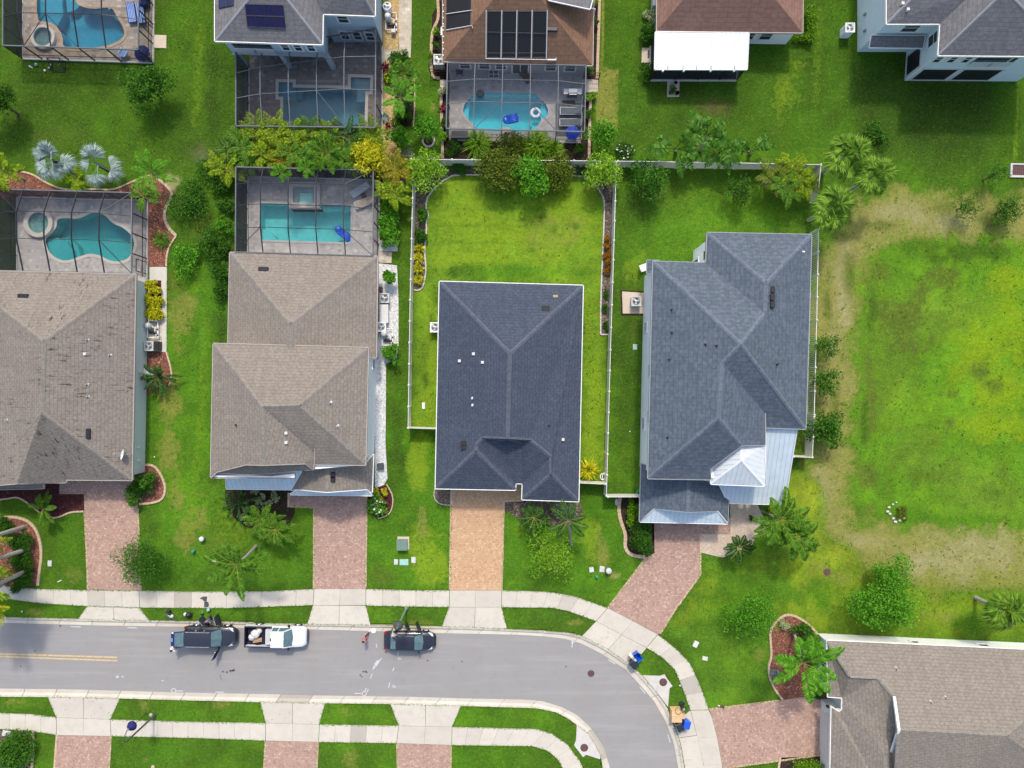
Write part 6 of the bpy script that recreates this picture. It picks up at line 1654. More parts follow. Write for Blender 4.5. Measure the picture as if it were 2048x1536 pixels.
# banana row and right-hand palms
banana('banana_plant', 'torn-leaved banana plant at the left end of the fence row', 1352, 300, 56, 3.4, 'banana', 8, .42, [3.0, 3.5, 2.6, .2, -.4, -1.3, .7, -.9], group='banana plants along the fence')
banana('banana_plant', 'tallest banana plant in the middle of the fence row', 1415, 268, 52, 4.0, 'banana', 10, .45, [2.2, 2.7, 3.3, .1, .45, -.3, -1.2, -1.6, 1.8, 3.8], group='banana plants along the fence', base=(1400, 300))
banana('banana_plant', 'drooping banana plant hanging over the white fence', 1442, 300, 44, 3.4, 'banana', 8, .42, [-1.4, -1.1, -1.8, 2.8, .6, -2.2, .2, -.6], group='banana plants along the fence')
banana('banana_plant', 'sparse banana plant at the right end of the fence row', 1500, 305, 50, 3.2, 'banana', 5, .4, [.45, .2, .75, 2.5, 3.3], group='banana plants along the fence')
broad('tree', 'dark loose tree below the fence left of the slate house', T, 1300, 358, 40, 3.4, 'mid', .24, .75)
broad('tree', 'faint dark tree below the drooping banana plant', T, 1478, 378, 30, 3.0, 'dark', .22, .6)
for x, y, r, mt, lb in ((1548,352,36,'olive','bronze left part of the palm clump at the yard corner'),(1585,340,38,'ygreen','yellowish middle of the palm clump at the yard corner'),(1612,358,32,'ygreen','yellow-green right part of the palm clump at the yard corner'),(1575,372,34,'fgreen','dark lower part of the palm clump at the yard corner')):
    palm('clump_palm', lb.replace('part of', 'palm of').replace('middle of the palm', 'palm in the middle of the'), x, y, r, 2.8, mt, 36, .4, .055, 24, heads=4, spread=.42, trunk_r=.04, el=(.1, .85), droop=.4)
fanpalm('largest fan palm of the three right of the yard-corner clump, topmost', 1693, 312, 54, 5.0, 'sabal', 40, w=.05, nb=16, group='fan palms by the open lot')
fanpalm('right fan palm of the three beside the yard-corner clump', 1750, 352, 46, 4.6, 'sabal', 36, w=.05, nb=16, group='fan palms by the open lot')
fanpalm('lowest fan palm of the three, overhanging the picket fence', 1664, 414, 52, 5.0, 'sabal', 40, w=.05, nb=16, group='fan palms by the open lot')
broad('bush', 'small dark bush on the shaded lawn above the right fan palm', S, 1752, 268, 28, 1.2, 'mid', .2, .8, trunk=False)
broad('young_tree', 'thin olive young tree at the far end of the dry track', T, 2010, 420, 34, 2.8, 'mid', .18, .55)
broad('young_tree', 'sparse faint young tree left of the one at the track end', T, 1932, 412, 28, 2.6, 'mid', .16, .35)
broad('young_tree', 'pale sparse young tree left of the dark drain', T, 1988, 350, 24, 2.6, 'mid', .16, .35)
# central yard beds
broad('shrub', 'green shrub in the left bed of the central yard, upper', S, 843, 430, 16, 1.1, 'mid', .18, 1.2, trunk=False)
broad('shrub', 'dark shrub in the left bed of the central yard, lower', S, 840, 470, 16, 1.0, 'dark', .18, 1.2, ry=20, trunk=False)
for y, lb in ((498,'topmost'),(518,'second'),(539,'third'),(560,'lowest')):
    spiky('croton', lb + ' yellow croton in the left bed of the central yard', 'croton', 838, y, 13, .9, 'yellow', 60, .1, group='yellow crotons')
for y, lb in ((478,'small topmost'),(492,'second'),(507,'third'),(522,'fourth'),(541,'lowest')):
    broad('croton', lb + ' orange croton in the right bed of the central yard', 'croton', 1214, y, 8 if y < 480 else 10, .7, 'croton', .14, 1.3, trunk=False, group='orange crotons')
for y, lb in ((590,'upper'),(620,'middle'),(651,'lower')):
    broad('shrub', lb + ' little dark shrub at the bottom of the right yard bed', S, 1211, y, 8, .6, 'dark', .15, 1.0, ry=12, trunk=False)
spiky('ornamental_grass', 'yellow-striped ornamental grass between navy roof and right fence', 'grass clump', 1176, 941, 24, 1.2, 'yellow', 150, .1, (.2, 1.3))
# right of the taupe two-storey house
for x, y, r, mt, lb in ((777,420,24,'bright','topmost bright bush of the row beside the square-spa enclosure'),(776,448,24,'bright','middle bright bush of the row beside the square-spa enclosure'),(776,478,22,'bright','lowest bright bush of the row beside the square-spa enclosure'),(777,549,18,'bright','round bright bush on white gravel above the condensers'),(782,709,23,'bright','round bright bush at the lower end of the pool pump')):
    broad('bush', lb, S, x, y, r, 1.9, mt, .24, 1.25, trunk=False)
broad('bush', 'round bush with white blooms at the drive beside the white gravel', S, 757, 1012, 26, 1.3, 'bright', .22, 1.2, trunk=False, flowers=('white', .02))
for x, y, lb in ((751,983,'left small yellow shrub above the white-bloom bush'),(768,984,'right small yellow shrub above the white-bloom bush'),(754,996,'lower small yellow shrub touching the white-bloom bush')):
    broad('shrub', lb, S, x, y, 9, .8, 'yellow', .18, 1.2, trunk=False)
# left bungalow
for x, y, lb in ((298,574,'upper left'),(313,578,'upper right'),(298,600,'middle left'),(313,602,'middle right'),(299,627,'lower left'),(313,630,'lower right')):
    broad('yellow_shrub', lb + ' yellow shrub of the block beside the pale green wall', S, x, y, 13, 1.0, 'yellow', .2, 1.4, ry=15, trunk=False, group='yellow shrubs by the pale green wall')
banana('strap_plant', 'dark shiny strap-leaved bush below the condenser of the left bungalow', 318, 752, 34, 2.0, 'fdark', 26, .16, cat='strap-leaved plant', el=(.3, 1.2), droop=.5)
broad('bush', 'dark upper bush in the curved red bed by the left garage', S, 296, 965, 24, 1.9, 'mid', .22, 1.3, trunk=False)
broad('bush', 'dark lower bush in the curved red bed by the left drive', S, 275, 992, 26, 1.7, 'mid', .22, 1.3, trunk=False)
palm('feather_palm', 'bright short palm straddling the edge of the dark red front bed', 86, 1018, 34, 1.4, 'fgreen', 14, .35, .09, 20, azs=[1.3, 1.7, .9, -1.3, -1.7, -.9, 2.6, .2], el=(.4, .9))
for x, y, r, lb in ((8,1050,22,'clipped ball shrub at the left edge, topmost of the palm bed'),(38,1080,25,'clipped ball shrub of the palm bed, second from the top'),(42,1122,25,'clipped ball shrub of the palm bed, third from the top'),(43,1160,25,'clipped ball shrub of the palm bed, lowest, by the pavement')):
    broad('ball_shrub', lb, S, x, y, r, 1.3, 'dark', .16, 1.5, rzf=.8, trunk=False, group='clipped ball shrubs')
for (bx_, by_, cx_, cy_, mt, lb) in ((48,1054,-58,1086,'ygreen','uppermost pale-trunked palm leaning out of the left edge'),(55,1098,-50,1132,'ygreen','middle pale-trunked palm leaning out of the left edge'),(56,1140,-46,1188,'ygreen','lower pale-trunked palm leaning out of the left edge'),(12,1160,-52,1215,'yellow','lowest palm at the left edge with yellow fronds over the verge')):
    palm('feather_palm', lb, cx_, cy_, 62, 6.2, mt, 18, .6, .1, 26, base=(bx_, by_), trunk_r=.17, group='pale-trunked palms at the left edge')
broad('street_tree', 'feathery tree beside the left pink driveway', T, 291, 1116, 58, 4.2, 'mid', .2, .85, k=30, w=.35)
palm('feather_palm', 'large star-shaped palm over the pavement, front of the taupe house', 473, 1130, 66, 5.2, 'fgreen', 10, .55, .14, 34, base=(512, 1092), az0=.2, droop=.3)
banana('strap_plant', 'dark traveller-like plant at the porch corner of the taupe house', 478, 1006, 38, 2.2, 'fdark', 16, .14, cat='strap-leaved plant', el=(.3, 1.0), droop=.4)
for i, (x, y) in enumerate(((511,983),(528,990),(549,987),(517,1002),(541,1003),(530,1011),(493,1016),(484,1032),(552,996))):
    broad('yellow_shrub', ('first','second','third','fourth','fifth','sixth','seventh','eighth','ninth')[i] + ' little variegated yellow shrub under the porch of the taupe house' if False else 'little variegated yellow shrub in the dark porch bed of the taupe house', S, x, y, 8, .6, 'cream', .17, 1.1, trunk=False, group='little yellow porch shrubs')
palm('feather_palm', 'upper pygmy palm with arching fronds in the porch bed', 525, 1038, 40, 2.4, 'fgreen', 16, .36, .1, 26, droop=.5)
palm('feather_palm', 'lower pygmy palm with arching fronds over the lawn', 552, 1058, 40, 2.6, 'fgreen', 16, .36, .1, 26, droop=.5)
# front of the navy house
palm('feather_palm', 'dark spreading cycad-like palm beside the tan driveway', 1068, 1034, 34, 1.6, 'fdark', 16, .35, .08, 22, droop=.4)
palm('feather_palm', 'thin palm with one dark frond near the navy roof corner', 1136, 1042, 44, 3.4, 'fdark', 8, .4, .07, 24, base=(1143, 1090), azs=[-.9, 2.3, 1.2, .5, 3.4, -2.2, -.2, 1.8])
broad('tree', 'airy lime-green tree on the lawn of the navy house', T, 1100, 1106, 54, 3.6, 'lime', .28, .55, w=.2, k=30)
broad('tree', 'loose light green small tree between the dark palm and airy tree', T, 1078, 1062, 24, 2.0, 'bright', .26, .6, w=.22)
broad('shrub', 'pale grey-green shrub under the navy roof corner', S, 1128, 1020, 24, 1.0, 'cream', .2, .6, trunk=False)
# slate house front
broad('shrub', 'bright round shrub at the corner of the slate garage', S, 1265, 1022, 19, 1.3, 'hedge', .2, 1.3, ry=28, trunk=False)
broad('bush', 'tall dark oval bush beside the pink driveway of the slate house', S, 1281, 1076, 30, 2.0, 'dark', .18, 1.6, ry=36, rzf=.8, k=24, trunk=False)
palm('feather_palm', 'bright drooping palm by the metal porch of the slate house', 1560, 1040, 66, 4.6, 'fgreen', 12, .55, .14, 34, az0=1.0, droop=.45)
palm('feather_palm', 'lower bright palm of the pair by the open lot', 1588, 1072, 56, 4.0, 'fgreen', 12, .55, .14, 32, az0=.4, droop=.5)
palm('feather_palm', 'short dark palm in the pale sand bed', 1478, 1094, 32, 1.8, 'fdark', 14, .36, .08, 22, droop=.4)
broad('shrub', 'yellow shrub under the drooping palm at the metal porch', S, 1556, 1022, 15, .9, 'yellow', .18, 1.0, trunk=False)
broad('shrub', 'tiny green shrub on the pale sand path', S, 1503, 1037, 6, .4, 'mid', .14, 1.2, trunk=False)
# trees of the track
broad('young_tree', 'sparse young tree by the picket fence, upper of the three', T, 1652, 692, 28, 3.0, 'mid', .2, .5)
broad('young_tree', 'open young tree by the picket fence, middle of the three', T, 1654, 757, 32, 3.0, 'mid', .22, .6)
broad('young_tree', 'dense green tree at the white corner fence', T, 1650, 856, 38, 3.2, 'mid', .28, 1.0)
broad('tree', 'fine-leaved tree on the lawn left of the star-palm bed', T, 1504, 1226, 50, 3.6, 'bright', .18, .8, k=30)
broad('tree', 'large spreading green tree above the white wall', T, 1766, 1216, 76, 4.6, 'bright', .22, 1.0, ry=50, k=40)
broad('tree', 'upper spur tree joined to the large spreading tree', T, 1778, 1152, 44, 4.0, 'bright', .22, 1.0, k=14)
fanpalm('fan palm with long leaning trunk at the right edge', 2010, 1222, 48, 4.1, 'sabal', 48, base=(1951, 1195), R0=1.5, w=.055, nb=15)
broad('low_plant', 'low grey plant inside the ring of stones in the open lot', S, 1804, 1026, 17, .4, 'olive', .15, .7, trunk=False)
# bed of the bottom-right bungalow
palm('feather_palm', 'large bright star palm over the corner of the beige bungalow', 1606, 1326, 78, 5.0, 'bright', 12, .68, .14, 40, base=(1588, 1264), droop=.35, az0=.35)
broad('shrub', 'variegated shrub at the tip of the star-palm bed', S, 1571, 1249, 12, .7, 'cream', .15, 1.1, trunk=False)
broad('bush', 'dark shiny bush under the star palm, upper', S, 1606, 1256, 20, 1.4, 'mid', .2, 1.3, trunk=False)
broad('bush', 'green bush under the star palm against the white corner', S, 1622, 1300, 24, 1.6, 'bright', .2, 1.1, ry=36, trunk=False)
broad('shrub', 'grey-green shrub at the left rim of the star-palm bed', S, 1548, 1346, 14, .7, 'silver', .14, .8, trunk=False)
broad('bush', 'dark small bush at the lower end of the star-palm bed', S, 1632, 1386, 16, 1.1, 'dark', .18, 1.2, trunk=False)
hedge('clipped_hedge', 'rounded clipped hedge at the bottom edge beside the pink drive', [(1590,1528),(1612,1526),(1632,1530)], 1.5, 1.3, 'hedge', 1.2, .16)
broad('bush', 'large bush in the bottom-left corner bed, upper', S, 38, 1484, 28, 1.7, 'mid', .2, 1.3, trunk=False)
broad('bush', 'large bush in the bottom-left corner bed, lower', S, 22, 1518, 34, 1.8, 'mid', .2, 1.3, trunk=False)

# ---------------------------------------------------------------- loose turf: ragged lawn edges and tufts in the grass
LF['turf'] = leaf('turf blades', (.025, .085, .005), (.065, .19, .009), (.19, .36, .03), .2)
rg = rgen()
EDGES += [[(169,1022),(176,1179)], [(276,1017),(282,1180)], [(577,1013),(628,1015),(627.6,1177)], [(733.5,992),(731.5,1177)], [(902.6,1010),(899.4,1180)], [(1008,1022),(1003.5,1180)], [(1293,1114),(1215.6,1215.6)], [(1401,1105),(1401,1149),(1320.5,1267)], [(1417.6,1418.6),(1558,1401)], [(1640,1510),(1452,1536)], [(222,1473),(217,1560)], [(531,1482),(527,1560)], [(636.6,1485),(632,1560)], [(794,1487),(796,1560)], [(902,1491),(901,1560)], [(300,1242),(279,1215.6)], [(157,1238),(174,1212.6)], [(615,1247.5),(626,1210.6)], [(741,1249.5),(732,1211.6)], [(884,1252.5),(898,1214.6)], [(1014,1257),(1003,1214.6)], [(240,1396.7),(221,1438)], [(96,1394),(113,1434)], [(521,1404),(531.5,1445)], [(650,1406),(638.5,1448)], [(781,1408),(797.5,1450)], [(922,1411),(904,1453)], [(333.5,560),(333.6,704)], [(308.6,97),(333,97),(333.5,71)]]
arr = []
for E_ in EDGES:
    _, L = resample(E_, 8)
    P, _ = resample(E_, max(3, int(L * 1.1)))
    arr.append(P + rg.normal(size=P.shape) * 1.1)
for K_ in (KERB_N, KERB_S):
    P, _ = resample(K_, 1500); arr.append(P + rg.normal(size=P.shape) * .9)
P = np.concatenate(arr)
ok = (P[:, 0] > -60) & (P[:, 0] < 2110) & (P[:, 1] > -60) & (P[:, 1] < 1600) & (rg.random(len(P)) < .8)
P = P[ok]
hard = np.zeros(len(P), bool)
P3 = np.stack([(P[:, 0] - 1024) * H / F, (768 - P[:, 1]) * H / F, np.full(len(P), .05)], 1)
mb = MB(); mb.quads(leaves(rg, P3, .13, .5, 1.2)); tag(mb.build('grass_edge', LF['turf']), 'ragged grass creeping over the pavement and drive edges', 'grass', kind='stuff')
Q = np.stack([rg.uniform(-40, 2090, 15000), rg.uniform(-40, 1580, 15000)], 1)
hard = np.zeros(len(Q), bool)
for poly in HARD: hard |= inside(poly, Q[:, 0], Q[:, 1])
nz = vnoise(Q[:, 0], Q[:, 1], 40, 3)
Q = Q[~hard & (nz + rg.uniform(-.2, .2, len(Q)) > .47)]
k_ = np.repeat(Q, 3, 0) + rg.normal(size=(len(Q) * 3, 2)) * 1.6
P3 = np.stack([(k_[:, 0] - 1024) * H / F, (768 - k_[:, 1]) * H / F, np.full(len(k_), .03)], 1)
mb = MB(); mb.quads(leaves(rg, P3, .15, .45, .8)); tag(mb.build('grass_tufts', LF['turf']), 'small tufts and weeds scattered through the lawns', 'grass', kind='stuff')
# ---------------------------------------------------------------- equipment, furniture and small things
def condenser(label, px, py, s=.42, h=.85, mat='acgrey', rz_=0, round_=False, z=.05):
    p = W(px, py, z); t = thing('air_conditioner', label, 'air conditioner', p, 'outdoor condensers'); t.rotation_euler[2] = rz_
    ORG[t.name] = Vector((0, 0, 0))
    mb = MB()
    if round_: mb.lathe((0, 0, 0), [(s, 0), (s, h - .06), (s * .92, h), (s * .7, h), (s * .68, h - .12)], 22)
    else:
        mb.rbox(-s, s, -s, s, 0, h - .06, .07)
        for k in range(14):   # louvre lines on the four sides
            zz_ = .08 + k * (h - .2) / 14
            for a, b, c_, d in ((-s - .006, s + .006, -s * .86, s * .86), (-s * .86, s * .86, -s - .006, s + .006)): mb.box(a, b, c_, d, zz_, zz_ + .018)
    mb.build('casing', M[mat], t)
    mb = MB(); mb.lathe((0, 0, h - .075), [(s * .8, 0), (s * .8, .02)], 24); mb.build('well', M['black'], t)
    mb = MB()
    for k in range(3):
        a = k * 2.094 + .4; u = Vector((math.cos(a), math.sin(a), 0)); v = Vector((-math.sin(a), math.cos(a), 0))
        mb.mesh([u * .06 - v * .05 + Vector((0, 0, h - .03)), u * s * .68 - v * .16 + Vector((0, 0, h - .045)), u * s * .72 + v * .1 + Vector((0, 0, h - .02)), u * .06 + v * .05 + Vector((0, 0, h - .018))], [(0, 1, 2, 3)])
    mb.lathe((0, 0, h - .06), [(.09, 0), (.09, .05), (.04, .06)], 12); mb.build('fan', M['steel'], t)
    mb = MB()
    if not round_:
        mb.strip([(-s * .97, -s * .97), (s * .97, -s * .97), (s * .97, s * .97), (-s * .97, s * .97)], s * .22, h - .07, h, closed=True)
    for r_ in (.3, .5, .7, .85): mb.torus((0, 0, h), s * r_, .008, 20, 4)
    mb.build('guard', M['white' if mat == 'white' else mat], t)
    return t
condenser('square condenser on the earth patch left of the slate house', 1270, 604, .44, .8)
condenser('condenser half hidden under the left eave of the navy house', 872, 656, .44, .85, 'white')
condenser('grey-green condenser on white gravel above the long grey box', 772, 598, .42, .8)
condenser('white condenser with dark fan below the long grey box on gravel', 765, 655, .42, .8, 'white')
condenser('beige condenser on the slab beside the pale green wall', 306, 693, .42, .85, z=.03)
condenser('round-topped white condenser beside the path of the solar house', 777, 22, .42, .95, 'white', round_=True)
condenser('condenser at the lower left corner of the brown house', 880, 130, .46, 1.2)
condenser('white condenser standing alone beside the ice-white house', 1688, 68, .42, 1.25, 'white', z=0)
def pumpset(label, px, py, rot=0, tank='acgrey'):
    p = W(px, py, .03); t = thing('pool_equipment', label, 'pool equipment', p, 'pool pump sets'); t.rotation_euler[2] = rot; ORG[t.name] = Vector((0, 0, 0))
    mb = MB(); mb.lathe((-.3, .5, 0), [(.27, 0), (.29, .1), (.29, .75), (.2, .92), (.05, .98)], 16); mb.build('filter_tank', M[tank], t)
    mb = MB(); mb.tube([(-.35, -.1, .2), (.15, -.1, .2)], [.13, .13], 10); mb.lathe((.25, -.1, 0), [(.12, 0), (.12, .38), (.14, .4), (.1, .44)], 12); mb.build('pump', M['black'], t)
    mb = MB()
    for L_ in ([(.25, -.1, .4), (.25, .3, .4), (-.05, .45, .45)], [(.45, -.7, .25), (.45, .7, .25)], [(.25, -.1, .3), (.45, -.1, .25)], [(-.3, .5, .5), (-.3, 1.0, .5), (.45, 1.0, .3), (.45, .7, .25)], [(-.45, -.6, .3), (.3, -.6, .3), (.3, -.1, .3)], [(-.55, -.6, .25), (-.55, .9, .25)]):
        mb.tube(L_, .05, 7)
    for k in range(5): mb.tube([(.36, -.55 + k * .24, .25), (.58, -.55 + k * .24, .25)], .035, 6)
    mb.build('pipes', M['white'], t)
    mb = MB()
    for x, y in ((.45, .2), (.45, -.35), (.25, .15)): mb.lathe((x, y, .24), [(.07, 0), (.07, .14), (.03, .18)], 8)
    mb.build('valves', M['black'], t)
    return t
pumpset('pool pump with white pipes on the gravel beside the taupe house', 777, 679)
pumpset('pool pump with white pipes below the yellow shrub block', 309, 663)
pumpset('pool pump with pipes on gold gravel beside the solar house', 784, 50, 0, 'white')
def boxthing(name, label, cat, px, py, sx, sy, h, mat, z=.03, rot=0, lidmat=None, lid='lid', group=None, r=.05):
    p = W(px, py, z); t = thing(name, label, cat, p, group); t.rotation_euler[2] = rot; ORG[t.name] = Vector((0, 0, 0))
    mb = MB(); mb.rbox(-sx, sx, -sy, sy, -.05, h * .85, min(r, h * .3)); mb.build('body', M[mat], t)
    mb = MB(); mb.rbox(-sx * 1.04, sx * 1.04, -sy * 1.04, sy * 1.04, h * .85, h, min(.03, h * .1)); mb.build(lid, M[lidmat or mat], t)
    return t
boxthing('utility_cabinet', 'long grey box between the two condensers on white gravel', 'cabinet', 770.5, 629, .4, .85, .75, 'trim', lidmat='trim')
boxthing('utility_box', 'small dark box on the white gravel near the front', 'utility box', 762, 932, .3, .3, .4, 'dkgrey', rot=.1)
boxthing('utility_box', 'small brown box above the grey-green condenser', 'utility box', 763, 580, .14, .25, .5, 'cover')
boxthing('leaning_board', 'pale blue panel lying tilted on gravel above the condenser', 'board', 780, 580, .3, .22, .1, 'white', rot=-.5, lidmat='metal_blue')
boxthing('heater_box', 'black box beside the beige condenser on the slab', 'heater', 320, 692, .22, .4, .8, 'black')
boxthing('water_softener', 'pale box with teal lid behind the dark strap-leaved bush', 'water softener', 301, 746, .3, .45, .7, 'white', rot=.05)
boxthing('utility_box', 'pale grey box at the upper left wall of the rosy brown house', 'utility box', 1307, 12, .25, .45, 1.0, 'trim')
boxthing('control_box', 'small grey box at the lower end of the gold-gravel pump', 'control box', 788, 66, .2, .17, .5, 'trim')
t = boxthing('transformer', 'green electrical transformer box on a tan pad by the drives', 'transformer', 806, 1087, .44, .5, .75, 'pad', z=.0)
bpy.data.objects.remove([c for c in t.children if c.name.startswith('lid')][0]); bpy.data.objects.remove([c for c in t.children if c.name.startswith('body')][0])
M['tgreen'] = plain('transformer green', (.16, .24, .19), .5, .4, .08); M['tealpl'] = plain('teal plastic lid', (.3, .55, .48), .6, .3, .12); M['lidgrey'] = plain('grey concrete lid', (.55, .56, .53), .8, .2, .12); M['bgreen'] = plain('green plastic', (.02, .3, .16), .4, .4, .1)
mb = MB(); mb.box(-.52, .6, -.55, .66, -.05, .07); mb.build('pad', M['pad'], t)
mb = MB(); mb.rbox(-.46, .46, -.46, .46, .07, .62, .03); mb.build('cabinet', M['tgreen'], t)
mb = MB(); mb.mesh([(-.5, -.52, .6), (.5, -.52, .6), (.5, .5, .7), (-.5, .5, .7), (-.5, -.52, .66), (.5, -.52, .66), (.5, .5, .76), (-.5, .5, .76)], [(0, 3, 2, 1), (4, 5, 6, 7), (0, 1, 5, 4), (1, 2, 6, 5), (2, 3, 7, 6), (3, 0, 4, 7)]); mb.build('lid', M['tgreen'], t)
def lidbox(label, px, py, sx, sy, mat, rot=0):
    p = W(px, py); t = thing('valve_box', label, 'valve box', p, 'ground valve boxes'); t.rotation_euler[2] = rot; ORG[t.name] = Vector((0, 0, 0))
    mb = MB(); mb.rbox(-sx - .04, sx + .04, -sy - .04, sy + .04, -.1, .04, .02); mb.build('frame', M['lidgrey'], t)
    mb = MB(); mb.rbox(-sx, sx, -sy, sy, 0, .055, .01); mb.obox((0, sy * .6, .058), (.05, 0, 0), (0, .02, 0), (0, 0, .006)); mb.build('lid', M[mat], t)
lidbox('pale square lid left of the teal lid near the transformer', 792, 1124, .15, .22, 'lidgrey'); lidbox('teal rectangular lid below the green transformer', 808, 1124.5, .38, .24, 'tealpl'); lidbox('white lid right of the teal lid near the transformer', 827, 1120, .17, .25, 'lidgrey')
lidbox('pale lid in the lawn right of the left palm bed', 99.5, 1127, .15, .24, 'lidgrey'); lidbox('pale lid among the lawn of the navy house, left', 1183, 1139.5, .18, .2, 'lidgrey', .1); lidbox('pale lid touching the round dome pedestal', 1204, 1138.5, .2, .24, 'lidgrey', -.1); lidbox('white lid on the bend lawn, upper', 1391.5, 1288.5, .19, .27, 'trim', -.45); lidbox('pale small lid on the bend lawn, lower', 1410, 1317, .22, .15, 'lidgrey', -.15)
lidbox('faint lid in the grass left of the star-shaped palm', 428, 1122, .16, .22, 'lidgrey'); lidbox('white rectangular lid in the left side yard of the navy house', 847, 811.5, .11, .28, 'white'); lidbox('pale green lid in the side yard of the slate house', 1270, 694, .16, .22, 'tealpl')
def pedestal(label, px, py, r, h, mat, dome=True):
    p = W(px, py); t = thing('utility_pedestal', label, 'pedestal', p)
    mb = MB(); mb.lathe((p.x, p.y, -.05), [(r, 0), (r, h * .75)], 14); mb.build('body', M['tgreen'], t)
    mb = MB(); mb.lathe((p.x, p.y, h * .7), [(r * 1.1, 0), (r * 1.1, h * .15), (r * .8, h * .27), (r * .2, h * .32)], 14); mb.build('cap', M[mat], t)
pedestal('round pale domed pedestal on the lawn of the navy house', 1216, 1139, .26, .7, 'lidgrey'); pedestal('small green pedestal on the lawn of the navy house', 1193, 1152, .13, .4, 'bgreen'); pedestal('grey pedestal on the grass strip left of the star palm', 407, 1076, .22, .6, 'lidgrey'); pedestal('green pedestal on the grass strip below the grey one', 389, 1101, .14, .5, 'bgreen'); pedestal('small green pedestal on the verge by the floor mats', 419, 1218, .14, .4, 'tealpl')
for lb, x, y, r in (('small white sprinkler cap in the slate side yard', 1259.5, 863, .07), ('small white marker cap on the lawn below the porch palms', 566, 1094, .07), ('small white cap in the grass by the left garage bed', 309, 914, .07), ('small white cap on the verge at the far left', 44, 1223, .08), ('pale cap on the verge of the inner bend', 1360, 1371, .08)):
    p = W(x, y); t = thing('sprinkler_cap', lb, 'sprinkler cap', p); mb = MB(); mb.lathe((p.x, p.y, -.05), [(r, 0), (r, .1), (r * .6, .14)], 10); mb.build('cap', M['white'], t); mb = MB(); mb.lathe((p.x, p.y, -.05), [(r * .5, .1), (r * .3, .17)], 8); mb.build('nozzle', M['grey'], t)
# round stones of the little bed in the open lot
for i, (x, y, s) in enumerate(((1786,1009,.12),(1778,1015,.16),(1775,1023,.17),(1780,1028,.15),(1787,1037,.17),(1791,1044,.18),(1800,1041,.16),(1808,1036,.15),(1793,1005,.1))):
    p = W(x, y, .05); rr = random.Random(i); mb = MB(); mb.ell(p, (s, s * .8, s * .6), 9, 6, 0, .16, rr)
    tag(mb.build('stone', M['edgew'], None, True), 'white stone from the ring round the low grey plant', 'stone', 'stones of the ring bed')
p = W(1233, 1004, .05); mb = MB(); mb.ell(p, (.14, .34, .14), 10, 7, 0, .15, random.Random(3)); tag(mb.build('stone', M['lidgrey'], None, True), 'grey long stone at the dark mulch below the gate fence', 'stone')
p = W(119, 1162, .03); t = thing('lawn_marker', 'white stick lying on the lawn near the pavement at left', 'marker', p); mb = MB(); mb.bar(p + Vector((-.2, -.1, 0)), p + Vector((.2, .1, .02)), .07, .04); mb.build('stick', M['white'], t)

# loungers, chairs, toys
def lounger(label, px, py, rot, fm, cm, L=1.9, w=.62, back=.5, z=.07, group='sun loungers', stripes=None):
    p = W(px, py, z); t = thing('sun_lounger', label, 'sun lounger', p, group); t.rotation_euler[2] = rot; ORG[t.name] = Vector((0, 0, 0))
    mb = MB()
    for y in (-w / 2, w / 2): mb.bar((-L / 2, y, .3), (L / 2, y, .3), .05, .06)
    for x in (-L / 2, L / 2): mb.bar((x, -w / 2, .3), (x, w / 2, .3), .05, .06)
    mb.build('frame', M[fm], t)
    for x in (-L * .4, L * .4):
        for y in (-w / 2, w / 2): mb = MB(); mb.bar((x, y, 0), (x, y, .3), .045, .045); mb.build('leg', M[fm], t)
    bx_ = L * (.5 - .36)
    mb = MB(); mb.box(-L / 2 + .04, bx_, -w / 2 + .03, w / 2 - .03, .31, .37); mb.build('seat', cm, t)
    mb = MB(); mb.obox(((bx_ + L / 2) / 2 - .02, 0, .34 + back * .25), (L * .17, 0, back * .27), (0, w / 2 - .03, 0), (-.02, 0, .03)); mb.build('backrest', cm, t)
    return t
def stripe(name, a, b, f):
    m = MT(name, .85, .15); s = m.n('SeparateXYZ', {'Vector': m.n('TexCoord').outputs['Object']}).outputs[1]
    m.base(m.mix(m.math('GREATER_THAN', m.math('FRACT', m.math('MULTIPLY', s, f)), .5), a, b)); return m.m
BLS = stripe('blue striped towel', (.06, .16, .55), (.42, .55, .78), 7)
M['navy'] = plain('navy fabric', (.02, .025, .12), .8, .2, .25); M['blue'] = plain('blue fabric', (.02, .06, .45), .6, .3, .15); M['bluevinyl'] = plain('blue inflatable', (.01, .1, .62), .3, .5, .12); M['greycloth'] = plain('grey sling', (.13, .15, .17), .8, .2, .15); M['ltcloth'] = plain('pale sling', (.55, .6, .6), .7, .2, .08); M['tancloth'] = plain('tan sling', (.45, .37, .28), .8, .2, .1); M['brownw'] = plain('brown wicker', (.1, .05, .045), .8, .2, .3, 14); M['ltblue'] = plain('pale blue fabric', (.22, .36, .68), .8, .2, .2)
lounger('left blue-striped lounger by the right screen, top-left enclosure', 266, 28, R(98), 'navy', BLS, 1.95, .75, .2, group='blue-striped loungers')
lounger('right blue-striped lounger by the right screen, top-left enclosure', 284, 30, R(98), 'navy', BLS, 1.95, .75, .2, group='blue-striped loungers')
lounger('white lounger turned diagonally near the square spa', 722, 381, R(33), 'white', M['ltcloth'], 1.95, .62, .35, group='pair of diagonal loungers')
lounger('tan lounger turned diagonally, lower of the pair near the square spa', 731, 406, R(20), 'white', M['tancloth'], 1.95, .66, .35, group='pair of diagonal loungers')
lounger('upper grey lounger with white frame on the dark rug', 1141, 224, R(0), 'white', M['greycloth'], 2.0, .66, .3, z=.08, group='grey loungers on the rug')
lounger('lower grey lounger with white frame on the dark rug', 1140, 247, R(0), 'white', M['greycloth'], 2.0, .66, .3, z=.08, group='grey loungers on the rug')
lounger('brown reclining chair under the eave by the bright pool', 1049, 152, R(130), 'brownw', M['brownw'], 1.7, .65, .7, group=None)
